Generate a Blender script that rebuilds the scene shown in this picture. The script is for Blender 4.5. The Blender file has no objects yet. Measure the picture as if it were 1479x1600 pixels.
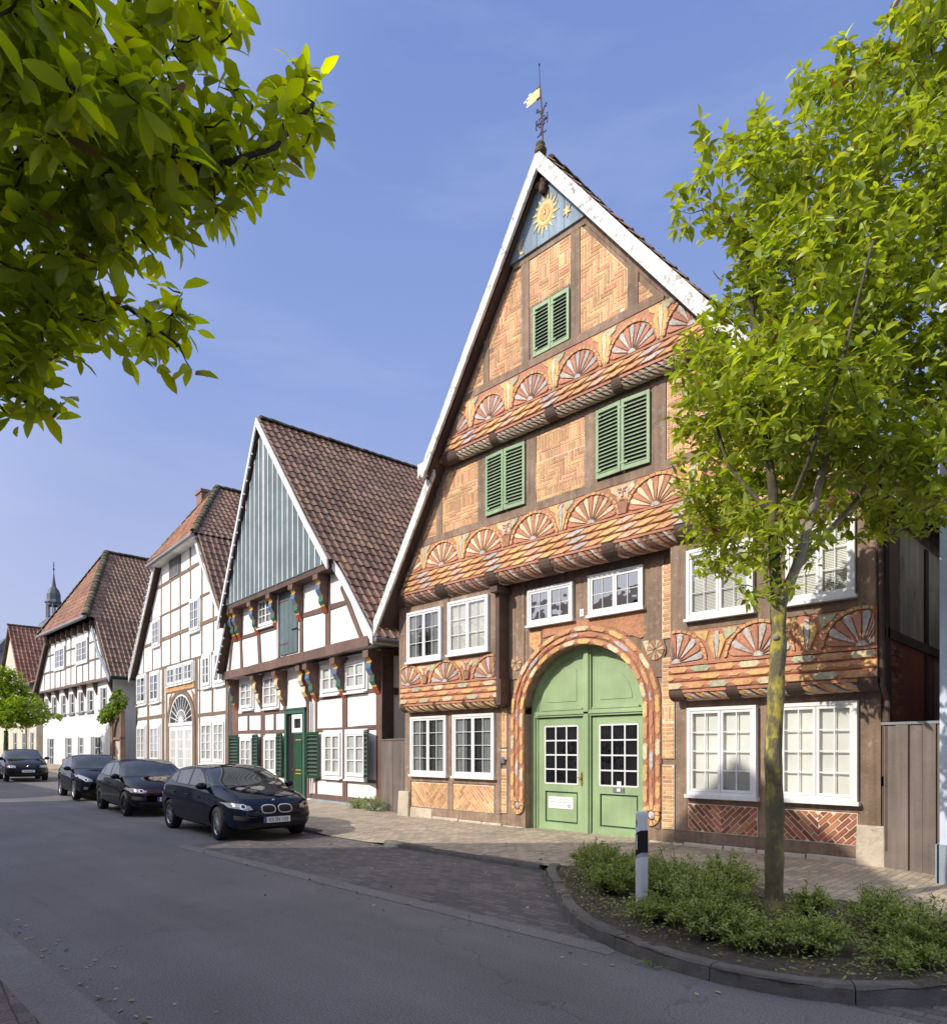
import bpy, bmesh, math, random
import numpy as np
from mathutils import Vector, Matrix
from mathutils.bvhtree import BVHTree
R = math.radians
rnd = random.Random(7)
scene = bpy.context.scene
col = scene.collection
PI = math.pi

# ------------------------------------------------------------------ materials
MATS = {}
def mat(name, c, rough=.75, var=.18, scale=4., bump=.15, bscale=None, island=.0, hue=.0, metal=0., coat=0., spec=.4,
        c2=None, c2scale=3., c2amt=.5, stretch=(1, 1, 1), streak=0., big=.16):
    if name in MATS: return MATS[name]
    m = bpy.data.materials.new(name); m.use_nodes = True
    nt = m.node_tree; N = nt.nodes; K = nt.links; b = N['Principled BSDF']
    b.inputs['Roughness'].default_value = rough; b.inputs['Metallic'].default_value = metal
    b.inputs['Coat Weight'].default_value = coat; b.inputs['Specular IOR Level'].default_value = spec
    tc = N.new('ShaderNodeTexCoord'); mp = N.new('ShaderNodeMapping'); mp.inputs['Scale'].default_value = stretch
    K.new(tc.outputs['Object'], mp.inputs['Vector'])
    n1 = N.new('ShaderNodeTexNoise'); n1.inputs['Scale'].default_value = scale; n1.inputs['Detail'].default_value = 6
    K.new(mp.outputs[0], n1.inputs['Vector'])
    base = N.new('ShaderNodeRGB'); base.outputs[0].default_value = (*c, 1); out = base.outputs[0]
    if c2:
        n2 = N.new('ShaderNodeTexNoise'); n2.inputs['Scale'].default_value = c2scale; n2.inputs['Detail'].default_value = 8
        n2.inputs['Roughness'].default_value = .65
        K.new(mp.outputs[0], n2.inputs['Vector'])
        rp = N.new('ShaderNodeMapRange'); rp.inputs['From Min'].default_value = .62 - .3 * c2amt; rp.inputs['From Max'].default_value = .74 - .3 * c2amt
        K.new(n2.outputs[0], rp.inputs['Value'])
        mx = N.new('ShaderNodeMix'); mx.data_type = 'RGBA'; K.new(rp.outputs[0], mx.inputs['Factor'])
        K.new(out, mx.inputs[6]); mx.inputs[7].default_value = (*c2, 1); out = mx.outputs[2]
    hs = N.new('ShaderNodeHueSaturation'); K.new(out, hs.inputs['Color'])
    mr = N.new('ShaderNodeMapRange'); mr.inputs['From Min'].default_value = .25; mr.inputs['From Max'].default_value = .75
    mr.inputs['To Min'].default_value = 1 - var; mr.inputs['To Max'].default_value = 1 + var
    K.new(n1.outputs[0], mr.inputs['Value']); val = mr.outputs[0]
    if island or hue:
        ge = N.new('ShaderNodeNewGeometry')
        if island:
            r2 = N.new('ShaderNodeMapRange'); r2.inputs['To Min'].default_value = 1 - island; r2.inputs['To Max'].default_value = 1 + island
            K.new(ge.outputs['Random Per Island'], r2.inputs['Value'])
            mu = N.new('ShaderNodeMath'); mu.operation = 'MULTIPLY'; K.new(val, mu.inputs[0]); K.new(r2.outputs[0], mu.inputs[1]); val = mu.outputs[0]
        if hue:
            wn = N.new('ShaderNodeTexWhiteNoise'); wn.noise_dimensions = '1D'; K.new(ge.outputs['Random Per Island'], wn.inputs['W'])
            r3 = N.new('ShaderNodeMapRange'); r3.inputs['To Min'].default_value = .5 - hue; r3.inputs['To Max'].default_value = .5 + hue
            K.new(wn.outputs[0], r3.inputs['Value']); K.new(r3.outputs[0], hs.inputs['Hue'])
    if streak:
        ms = N.new('ShaderNodeMapping'); ms.inputs['Scale'].default_value = (9, 9, .5); K.new(tc.outputs['Object'], ms.inputs['Vector'])
        n3 = N.new('ShaderNodeTexNoise'); n3.inputs['Scale'].default_value = 1.2; n3.inputs['Detail'].default_value = 5; K.new(ms.outputs[0], n3.inputs['Vector'])
        r4 = N.new('ShaderNodeMapRange'); r4.inputs['From Min'].default_value = .3; r4.inputs['From Max'].default_value = .7
        r4.inputs['To Min'].default_value = 1 - streak; r4.inputs['To Max'].default_value = 1
        K.new(n3.outputs[0], r4.inputs['Value'])
        mu = N.new('ShaderNodeMath'); mu.operation = 'MULTIPLY'; K.new(val, mu.inputs[0]); K.new(r4.outputs[0], mu.inputs[1]); val = mu.outputs[0]
    if bump:
        n5 = N.new('ShaderNodeTexNoise'); n5.inputs['Scale'].default_value = 1.1; n5.inputs['Detail'].default_value = 5; K.new(tc.outputs['Object'], n5.inputs['Vector'])
        r5 = N.new('ShaderNodeMapRange'); r5.inputs['From Min'].default_value = .35; r5.inputs['From Max'].default_value = .65; r5.inputs['To Min'].default_value = 1 - big; r5.inputs['To Max'].default_value = 1 + big * .5
        K.new(n5.outputs[0], r5.inputs['Value'])
        m5 = N.new('ShaderNodeMath'); m5.operation = 'MULTIPLY'; K.new(val, m5.inputs[0]); K.new(r5.outputs[0], m5.inputs[1]); val = m5.outputs[0]
    K.new(val, hs.inputs['Value']); K.new(hs.outputs[0], b.inputs['Base Color'])
    if bump:
        nb = N.new('ShaderNodeTexNoise'); nb.inputs['Scale'].default_value = bscale or scale * 6; nb.inputs['Detail'].default_value = 4
        K.new(mp.outputs[0], nb.inputs['Vector'])
        bp = N.new('ShaderNodeBump'); bp.inputs['Strength'].default_value = bump; bp.inputs['Distance'].default_value = .02
        K.new(nb.outputs[0], bp.inputs['Height']); K.new(bp.outputs[0], b.inputs['Normal'])
    MATS[name] = m
    return m

def leafmat(name, c, cb, trans=.45, hue=.03, var=.45, red=None, ramount=.03, sheen=.5):
    m = bpy.data.materials.new(name); m.use_nodes = True; nt = m.node_tree; N = nt.nodes; K = nt.links
    b = N['Principled BSDF']; o = N['Material Output']
    ge = N.new('ShaderNodeNewGeometry'); wn = N.new('ShaderNodeTexWhiteNoise'); wn.noise_dimensions = '1D'
    K.new(ge.outputs['Random Per Island'], wn.inputs['W'])
    mx = N.new('ShaderNodeMix'); mx.data_type = 'RGBA'; mx.inputs[6].default_value = (*c, 1); mx.inputs[7].default_value = (*cb, 1)
    K.new(ge.outputs['Random Per Island'], mx.inputs['Factor'])
    outc = mx.outputs[2]
    if red:
        gt = N.new('ShaderNodeMath'); gt.operation = 'LESS_THAN'; gt.inputs[1].default_value = ramount; K.new(wn.outputs[0], gt.inputs[0])
        m2 = N.new('ShaderNodeMix'); m2.data_type = 'RGBA'; K.new(gt.outputs[0], m2.inputs['Factor']); K.new(outc, m2.inputs[6]); m2.inputs[7].default_value = (*red, 1)
        outc = m2.outputs[2]
    hs = N.new('ShaderNodeHueSaturation'); K.new(outc, hs.inputs['Color'])
    r = N.new('ShaderNodeMapRange'); r.inputs['To Min'].default_value = 1 - var; r.inputs['To Max'].default_value = 1 + var; K.new(wn.outputs[0], r.inputs['Value'])
    K.new(r.outputs[0], hs.inputs['Value'])
    b.inputs['Roughness'].default_value = .36; b.inputs['Specular IOR Level'].default_value = sheen
    K.new(hs.outputs[0], b.inputs['Base Color'])
    tr = N.new('ShaderNodeBsdfTranslucent'); h2 = N.new('ShaderNodeHueSaturation'); h2.inputs['Hue'].default_value = .485; h2.inputs['Saturation'].default_value = 1.15; h2.inputs['Value'].default_value = 2.1
    K.new(hs.outputs[0], h2.inputs['Color']); K.new(h2.outputs[0], tr.inputs['Color'])
    ms = N.new('ShaderNodeMixShader'); ms.inputs[0].default_value = trans; K.new(b.outputs[0], ms.inputs[1]); K.new(tr.outputs[0], ms.inputs[2]); K.new(ms.outputs[0], o.inputs['Surface'])
    MATS[name] = m; return m

def glassmat(name, tint=(.02, .025, .03), mixv=.55, rough=.02, wob=.02):
    """thin window glass: partly see-through, partly reflecting, slightly wavy"""
    m = bpy.data.materials.new(name); m.use_nodes = True; nt = m.node_tree; N = nt.nodes; K = nt.links; o = N['Material Output']
    N.remove(N['Principled BSDF'])
    tr = N.new('ShaderNodeBsdfTransparent'); tr.inputs[0].default_value = (*tint, 1)
    gl = N.new('ShaderNodeBsdfGlossy'); gl.inputs['Roughness'].default_value = rough; gl.inputs['Color'].default_value = (.95, .95, .95, 1)
    fr = N.new('ShaderNodeFresnel'); fr.inputs[0].default_value = 1.5
    mr = N.new('ShaderNodeMapRange'); mr.inputs['To Min'].default_value = mixv; mr.inputs['To Max'].default_value = 1.; K.new(fr.outputs[0], mr.inputs['Value'])
    ms = N.new('ShaderNodeMixShader'); K.new(mr.outputs[0], ms.inputs[0]); K.new(tr.outputs[0], ms.inputs[1]); K.new(gl.outputs[0], ms.inputs[2]); K.new(ms.outputs[0], o.inputs[0])
    tc = N.new('ShaderNodeTexCoord'); n = N.new('ShaderNodeTexNoise'); n.inputs['Scale'].default_value = 2.2; K.new(tc.outputs['Object'], n.inputs['Vector'])
    bp = N.new('ShaderNodeBump'); bp.inputs['Strength'].default_value = wob; bp.inputs['Distance'].default_value = 1.; K.new(n.outputs[0], bp.inputs['Height']); K.new(bp.outputs[0], gl.inputs['Normal'])
    MATS[name] = m; return m

def groundmat(name, c, c2, rough=.85, fine=120, bump=.3, patch=.6, brick=None, bc=None, rot=0., mortar=None, crack=False, contrast=.3):
    m = bpy.data.materials.new(name); m.use_nodes = True; nt = m.node_tree; N = nt.nodes; K = nt.links; b = N['Principled BSDF']
    b.inputs['Roughness'].default_value = rough; b.inputs['Specular IOR Level'].default_value = .3
    tc = N.new('ShaderNodeTexCoord'); mp = N.new('ShaderNodeMapping'); mp.inputs['Rotation'].default_value = (0, 0, rot); K.new(tc.outputs['Object'], mp.inputs['Vector'])
    nf = N.new('ShaderNodeTexNoise'); nf.inputs['Scale'].default_value = fine; nf.inputs['Detail'].default_value = 3; K.new(mp.outputs[0], nf.inputs['Vector'])
    nl = N.new('ShaderNodeTexNoise'); nl.inputs['Scale'].default_value = patch; nl.inputs['Detail'].default_value = 7; nl.inputs['Roughness'].default_value = .6; K.new(mp.outputs[0], nl.inputs['Vector'])
    rl = N.new('ShaderNodeMapRange'); rl.inputs['From Min'].default_value = .3; rl.inputs['From Max'].default_value = .7; K.new(nl.outputs[0], rl.inputs['Value'])
    mx = N.new('ShaderNodeMix'); mx.data_type = 'RGBA'; mx.inputs[6].default_value = (*c, 1); mx.inputs[7].default_value = (*c2, 1); K.new(rl.outputs[0], mx.inputs['Factor'])
    out = mx.outputs[2]; hgt = nf.outputs[0]
    if brick:
        bt = N.new('ShaderNodeTexBrick'); bt.inputs['Scale'].default_value = 1; bt.inputs['Brick Width'].default_value = brick[0]; bt.inputs['Row Height'].default_value = brick[1]
        bt.inputs['Mortar Size'].default_value = .006; bt.inputs['Mortar Smooth'].default_value = .3; bt.inputs['Bias'].default_value = 0
        nw = N.new('ShaderNodeTexNoise'); nw.inputs['Scale'].default_value = 3; K.new(mp.outputs[0], nw.inputs['Vector'])
        va = N.new('ShaderNodeVectorMath'); va.operation = 'MULTIPLY_ADD'; va.inputs[1].default_value = (.03, .03, 0); K.new(nw.outputs['Color'], va.inputs[0]); K.new(mp.outputs[0], va.inputs[2])
        K.new(va.outputs[0], bt.inputs['Vector'])
        bt.inputs['Color1'].default_value = (1.25, 1.2, 1.15, 1); bt.inputs['Color2'].default_value = (.75, .75, .78, 1); bt.inputs['Mortar'].default_value = (*(mortar or (.45, .42, .38)), 1)
        m2 = N.new('ShaderNodeMix'); m2.data_type = 'RGBA'; m2.blend_type = 'MULTIPLY'; m2.inputs['Factor'].default_value = 1; K.new(out, m2.inputs[6]); K.new(bt.outputs[0], m2.inputs[7]); out = m2.outputs[2]
        sb = N.new('ShaderNodeMath'); sb.operation = 'SUBTRACT'; K.new(nf.outputs[0], sb.inputs[0]); K.new(bt.outputs['Fac'], sb.inputs[1]); hgt = sb.outputs[0]
    if crack:
        mt = N.new('ShaderNodeMapping'); mt.inputs['Scale'].default_value = (.10, 1.5, 1); K.new(tc.outputs['Object'], mt.inputs['Vector'])
        nt2 = N.new('ShaderNodeTexNoise'); nt2.inputs['Scale'].default_value = 1.; nt2.inputs['Detail'].default_value = 6; nt2.inputs['Roughness'].default_value = .6; K.new(mt.outputs[0], nt2.inputs['Vector'])
        rt2 = N.new('ShaderNodeMapRange'); rt2.inputs['From Min'].default_value = .3; rt2.inputs['From Max'].default_value = .7; rt2.inputs['To Min'].default_value = .90; rt2.inputs['To Max'].default_value = 1.12; K.new(nt2.outputs[0], rt2.inputs['Value'])
        ns = N.new('ShaderNodeTexNoise'); ns.inputs['Scale'].default_value = 2.3; ns.inputs['Detail'].default_value = 9; ns.inputs['Roughness'].default_value = .7; K.new(tc.outputs['Object'], ns.inputs['Vector'])
        rs = N.new('ShaderNodeMapRange'); rs.inputs['From Min'].default_value = .58; rs.inputs['From Max'].default_value = .72; rs.inputs['To Min'].default_value = 1.; rs.inputs['To Max'].default_value = .82; K.new(ns.outputs[0], rs.inputs['Value'])
        mk = N.new('ShaderNodeMath'); mk.operation = 'MULTIPLY'; K.new(rt2.outputs[0], mk.inputs[0]); K.new(rs.outputs[0], mk.inputs[1])
        mc = N.new('ShaderNodeVectorMath'); mc.operation = 'SCALE'; K.new(out, mc.inputs[0]); K.new(mk.outputs[0], mc.inputs[3]); out = mc.outputs[0]
    hs = N.new('ShaderNodeHueSaturation'); K.new(out, hs.inputs['Color'])
    rf = N.new('ShaderNodeMapRange'); rf.inputs['From Min'].default_value = .3; rf.inputs['From Max'].default_value = .7; rf.inputs['To Min'].default_value = 1 - contrast; rf.inputs['To Max'].default_value = 1 + contrast; K.new(nf.outputs[0], rf.inputs['Value'])
    val = rf.outputs[0]
    if crack:
        vo = N.new('ShaderNodeTexVoronoi'); vo.feature = 'DISTANCE_TO_EDGE'; vo.inputs['Scale'].default_value = .35
        nw2 = N.new('ShaderNodeTexNoise'); nw2.inputs['Scale'].default_value = 1.5; nw2.inputs['Detail'].default_value = 6; K.new(mp.outputs[0], nw2.inputs['Vector'])
        va2 = N.new('ShaderNodeVectorMath'); va2.operation = 'MULTIPLY_ADD'; va2.inputs[1].default_value = (1.6, 1.6, 0); K.new(nw2.outputs['Color'], va2.inputs[0]); K.new(mp.outputs[0], va2.inputs[2])
        K.new(va2.outputs[0], vo.inputs['Vector'])
        rc = N.new('ShaderNodeMapRange'); rc.inputs['From Max'].default_value = .006; rc.inputs['To Min'].default_value = .72; K.new(vo.outputs['Distance'], rc.inputs['Value'])
        mu = N.new('ShaderNodeMath'); mu.operation = 'MULTIPLY'; K.new(val, mu.inputs[0]); K.new(rc.outputs[0], mu.inputs[1]); val = mu.outputs[0]
    K.new(val, hs.inputs['Value']); K.new(hs.outputs[0], b.inputs['Base Color'])
    bp = N.new('ShaderNodeBump'); bp.inputs['Strength'].default_value = bump; bp.inputs['Distance'].default_value = .01; K.new(hgt, bp.inputs['Height']); K.new(bp.outputs[0], b.inputs['Normal'])
    MATS[name] = m; return m

mat('timber', (.315, .215, .150), rough=.85, var=.22, scale=3, bump=.5, bscale=30, island=.14, streak=.35, c2=(.42, .33, .25), c2scale=9, c2amt=.25)
mat('timber_dark', (.10, .062, .048), rough=.8, var=.25, scale=4, bump=.4, island=.2)
mat('timber_b', (.175, .105, .085), rough=.8, var=.15, scale=4, bump=.35, island=.12, streak=.25)
mat('timber_c', (.19, .13, .09), rough=.85, var=.2, scale=4, bump=.3, island=.15)
mat('timber_d', (.16, .12, .10), rough=.85, var=.2, scale=4, bump=.3, island=.15)
mat('plaster_white', (.84, .83, .80), rough=.9, var=.05, scale=1.3, bump=.25, bscale=25, c2=(.66, .63, .58), c2scale=1.6, c2amt=.02, streak=.14, big=.07)
mat('plaster_warm', (.86, .84, .80), rough=.9, var=.05, scale=2, bump=.3, bscale=18, c2=(.70, .66, .60), c2scale=1.8, c2amt=.0, streak=.14, big=.07)
mat('plaster_cream', (.66, .60, .46), rough=.9, var=.06, scale=2, bump=.2, streak=.1)
mat('plaster_grey', (.64, .57, .46), rough=.9, var=.2, scale=2, bump=.4, c2=(.3, .26, .2), c2scale=1.5, c2amt=.2, streak=.3)
mat('plaster_shade_blue', (.62, .68, .78), rough=.9, var=.05, scale=2, bump=.2, streak=.1)  # white plaster; the blue cast of tree shade is put into its colour
mat('frame_white', (.80, .80, .79), rough=.45, var=.04, scale=5, bump=.05, streak=.08, big=.05)
mat('verge_white', (.82, .81, .78), rough=.75, var=.12, scale=5, bump=.5, c2=(.36, .34, .32), c2scale=9, c2amt=.30, streak=.22)
mat('white_paint', (.82, .82, .82), rough=.6, var=.06, scale=4, bump=.1, streak=.12)
mat('brick', (.66, .36, .175), rough=.85, var=.18, scale=14, bump=.5, bscale=60, island=.27, hue=.018)
mat('brick_red', (.36, .135, .075), rough=.85, var=.2, scale=14, bump=.5, bscale=60, island=.42, hue=.02)
mat('mortar', (.84, .74, .56), rough=.95, var=.1, scale=20, bump=.4)
mat('stone', (.56, .48, .37), rough=.9, var=.2, scale=4, bump=.5, c2=(.30, .26, .21), c2scale=4, c2amt=.25)
mat('plinth_blue', (.30, .35, .40), rough=.9, var=.1, scale=5, bump=.3, streak=.2)
WORN = (.40, .27, .18)
mat('carve_red', (.50, .215, .125), rough=.7, var=.22, scale=18, bump=.6, bscale=50, island=.12, c2=WORN, c2scale=22, c2amt=.25)
mat('carve_orange', (.66, .36, .165), rough=.7, var=.22, scale=18, bump=.6, bscale=50, island=.12, c2=WORN, c2scale=22, c2amt=.25)
mat('carve_yellow', (.72, .46, .18), rough=.7, var=.2, scale=18, bump=.6, bscale=50, island=.12, c2=(.56, .30, .14), c2scale=22, c2amt=.3)
mat('carve_cream', (.70, .58, .37), rough=.7, var=.2, scale=18, bump=.6, bscale=50, island=.12, c2=(.56, .38, .22), c2scale=22, c2amt=.25)
mat('carve_grey', (.50, .47, .44), rough=.7, var=.25, scale=18, bump=.6, bscale=50, island=.15, c2=(.44, .28, .20), c2scale=22, c2amt=.3)
mat('carve_green', (.47, .46, .30), rough=.7, var=.22, scale=18, bump=.6, bscale=50, island=.12, c2=WORN, c2scale=22, c2amt=.25)
mat('carve_pink', (.70, .47, .34), rough=.7, var=.2, scale=12, bump=.6, bscale=50, c2=(.36, .17, .10), c2scale=16, c2amt=.25)
mat('carve_brown', (.36, .18, .11), rough=.75, var=.25, scale=16, bump=.7, bscale=60)
mat('carve_dark', (.14, .08, .06), rough=.75, var=.25, scale=16, bump=.5, island=.2)
mat('blue_paint', (.09, .16, .27), rough=.5, var=.15, scale=8, bump=.1)
mat('gold_paint', (.62, .38, .07), rough=.5, var=.15, scale=8, bump=.1)
mat('green_paint', (.045, .13, .085), rough=.5, var=.15, scale=8, bump=.1)
mat('red_paint', (.34, .07, .025), rough=.5, var=.15, scale=8, bump=.1)
mat('door_green', (.33, .45, .235), rough=.55, var=.08, scale=2.5, bump=.12, bscale=18, streak=.1, c2=(.42, .46, .28), c2scale=3.5, c2amt=.05)
mat('shutter_green', (.30, .42, .235), rough=.55, var=.1, scale=5, bump=.15, streak=.15)
mat('dark_green', (.018, .065, .032), rough=.4, var=.12, scale=5, bump=.08)
mat('board_teal', (.125, .17, .18), rough=.65, var=.12, scale=4, bump=.15, streak=.18, island=.08)
mat('sky_board', (.27, .35, .43), rough=.75, var=.12, scale=5, bump=.3, streak=.25, island=.08)
mat('sun_yellow', (.72, .56, .22), rough=.6, var=.15, scale=14, bump=.3, c2=(.75, .65, .42), c2scale=8, c2amt=.3)
mat('plank', (.205, .165, .142), rough=.85, var=.12, scale=4, bump=.3, island=.1, streak=.3)
mat('tile_brown', (.24, .14, .080), rough=.5, var=.22, scale=7, bump=.35, bscale=45, island=.32, hue=.012, spec=.5, c2=(.10, .09, .06), c2scale=2.2, c2amt=.12)
mat('tile_red', (.28, .13, .08), rough=.7, var=.22, scale=7, bump=.35, bscale=45, island=.3, hue=.015, c2=(.16, .08, .06), c2scale=2, c2amt=.2)
mat('tile_orange', (.33, .155, .085), rough=.75, var=.22, scale=7, bump=.35, bscale=45, island=.3, hue=.012, c2=(.18, .12, .08), c2scale=2, c2amt=.1)
mat('ridge_moss', (.10, .085, .055), rough=.95, var=.4, scale=6, bump=.7, island=.3, c2=(.17, .16, .06), c2scale=5, c2amt=.4)
mat('slate', (.10, .11, .125), rough=.55, var=.2, scale=2, bump=.2)
mat('stone_grey', (.26, .26, .27), rough=.9, var=.15, scale=.4, bump=.2)
mat('iron', (.012, .014, .03), rough=.5, var=.1, bump=.1)
mat('rust', (.16, .055, .03), rough=.8, var=.2, bump=.2, scale=20)
mat('metal_grey', (.45, .46, .48), rough=.35, var=.05, bump=.02, metal=.8)
mat('zinc', (.24, .25, .26), rough=.55, var=.12, bump=.05, metal=.3)
mat('brass', (.45, .28, .08), rough=.4, var=.15, bump=.05, metal=.8)
mat('curtain', (.62, .63, .62), rough=.9, var=.10, scale=6, stretch=(6, 1, .3), bump=.4)
mat('curtain_grey', (.34, .36, .36), rough=.9, var=.2, scale=5, stretch=(5, 1, .3), bump=.4)
mat('blind', (.88, .88, .83), rough=.8, var=.05, scale=2, bump=.05)
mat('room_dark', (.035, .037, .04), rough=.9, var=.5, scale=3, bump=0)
mat('black_matte', (.012, .012, .013), rough=.7, var=.2, scale=6, bump=.05)
mat('rubber', (.018, .018, .019), rough=.8, var=.2, scale=8, bump=.1)
mat('plate_white', (.80, .80, .80), rough=.4, var=.03, bump=0)
mat('plate_blue', (.02, .08, .40), rough=.4, var=.03, bump=0)
mat('print_grey', (.30, .30, .32), rough=.6, var=.05, bump=0)
mat('print_blue', (.10, .10, .30), rough=.6, var=.05, bump=0)
mat('letter', (.64, .36, .12), rough=.7, var=.2, scale=20, bump=.2, island=.15)
mat('chrome', (.75, .76, .78), rough=.12, var=.03, bump=0, metal=1.)
mat('alloy', (.52, .53, .55), rough=.3, var=.06, bump=0, metal=.85)
mat('alloy_dark', (.03, .03, .033), rough=.3, var=.06, bump=0, metal=.5)
mat('lamp_lens', (.26, .28, .31), rough=.12, var=.6, scale=22, bump=.1, bscale=40, metal=.35, coat=1)
mat('grille_chrome', (.62, .63, .65), rough=.3, var=.03, bump=0, metal=.25)
mat('lamp_red', (.30, .01, .01), rough=.15, var=.1, bump=0, coat=1)
mat('bark', (.15, .13, .07), rough=.95, var=.35, scale=9, bump=.9, bscale=28, stretch=(1, 1, .45), c2=(.30, .27, .05), c2scale=9, c2amt=.3)
mat('bark_yellow', (.44, .37, .06), rough=.95, var=.3, scale=9, bump=.9, bscale=28, stretch=(1, 1, .45), c2=(.16, .14, .08), c2scale=11, c2amt=.75)
mat('bark_dark', (.085, .075, .045), rough=.95, var=.4, scale=9, bump=.9, bscale=28, stretch=(1, 1, .45), c2=(.20, .19, .04), c2scale=6, c2amt=.3)
mat('bark_light', (.30, .26, .19), rough=.9, var=.25, scale=12, bump=.6, bscale=30, c2=(.20, .19, .08), c2scale=8, c2amt=.3)
mat('twig', (.05, .035, .025), rough=.9, var=.3, scale=20, bump=.3)
mat('soil', (.085, .065, .048), rough=1, var=.4, scale=14, bump=1., bscale=50, c2=(.16, .13, .10), c2scale=30, c2amt=.3)
mat('kerb', (.15, .138, .12), rough=.9, var=.22, scale=7, bump=.5, bscale=70, island=.12, c2=(.11, .10, .08), c2scale=6, c2amt=.3)
for nm, cc in (('paint_navy', (.003, .005, .014)), ('paint_black', (.003, .003, .004)), ('paint_black_blue', (.003, .004, .008))):
    mat(nm, cc, rough=.5, var=.05, scale=2, bump=0, coat=.75, spec=.0)
leafmat('leaf_left', (.22, .29, .034), (.33, .38, .050), trans=.6, var=.38, red=(.26, .17, .05), ramount=.012)
leafmat('leaf_right', (.20, .275, .040), (.335, .385, .065), trans=.42, var=.38, red=(.24, .14, .04), ramount=.02)
leafmat('leaf_far', (.15, .24, .025), (.22, .30, .035), trans=.4, var=.3)
leafmat('leaf_shrub', (.17, .235, .05), (.31, .37, .10), trans=.3, var=.45, red=(.30, .30, .12), ramount=.06)
leafmat('leaf_vine', (.12, .19, .03), (.17, .25, .04), trans=.35, var=.35)
leafmat('leaf_weed', (.14, .22, .06), (.24, .30, .10), trans=.3, var=.4, red=(.5, .5, .32), ramount=.12)
glassmat('glass', tint=(.94, .95, .95), mixv=.06, wob=.015)
glassmat('glass_sky', tint=(.35, .37, .38), mixv=.30, wob=.02)
glassmat('glass_dark', tint=(.5, .5, .5), mixv=.06, wob=.01)
mat('glass_car', (.03, .035, .035), rough=.02, var=.6, scale=2.5, bump=0, spec=.75, coat=0)
groundmat('asphalt', (.145, .136, .128), (.19, .178, .168), fine=75, bump=.9, patch=.55, crack=True, contrast=.42)
groundmat('gutter_strip', (.165, .152, .142), (.215, .198, .185), fine=90, bump=.3, patch=1)
groundmat('parking_setts', (.115, .105, .10), (.17, .155, .145), fine=60, bump=.7, patch=1.1, brick=(.2, .1), mortar=(.6, .58, .5))
groundmat('pavement_setts', (.33, .28, .215), (.47, .40, .31), fine=60, bump=.7, patch=.9, brick=(.2, .1), rot=R(90), mortar=(.62, .6, .42))
groundmat('earth', (.12, .11, .08), (.16, .15, .10), fine=30, bump=.4, patch=.3)

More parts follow.
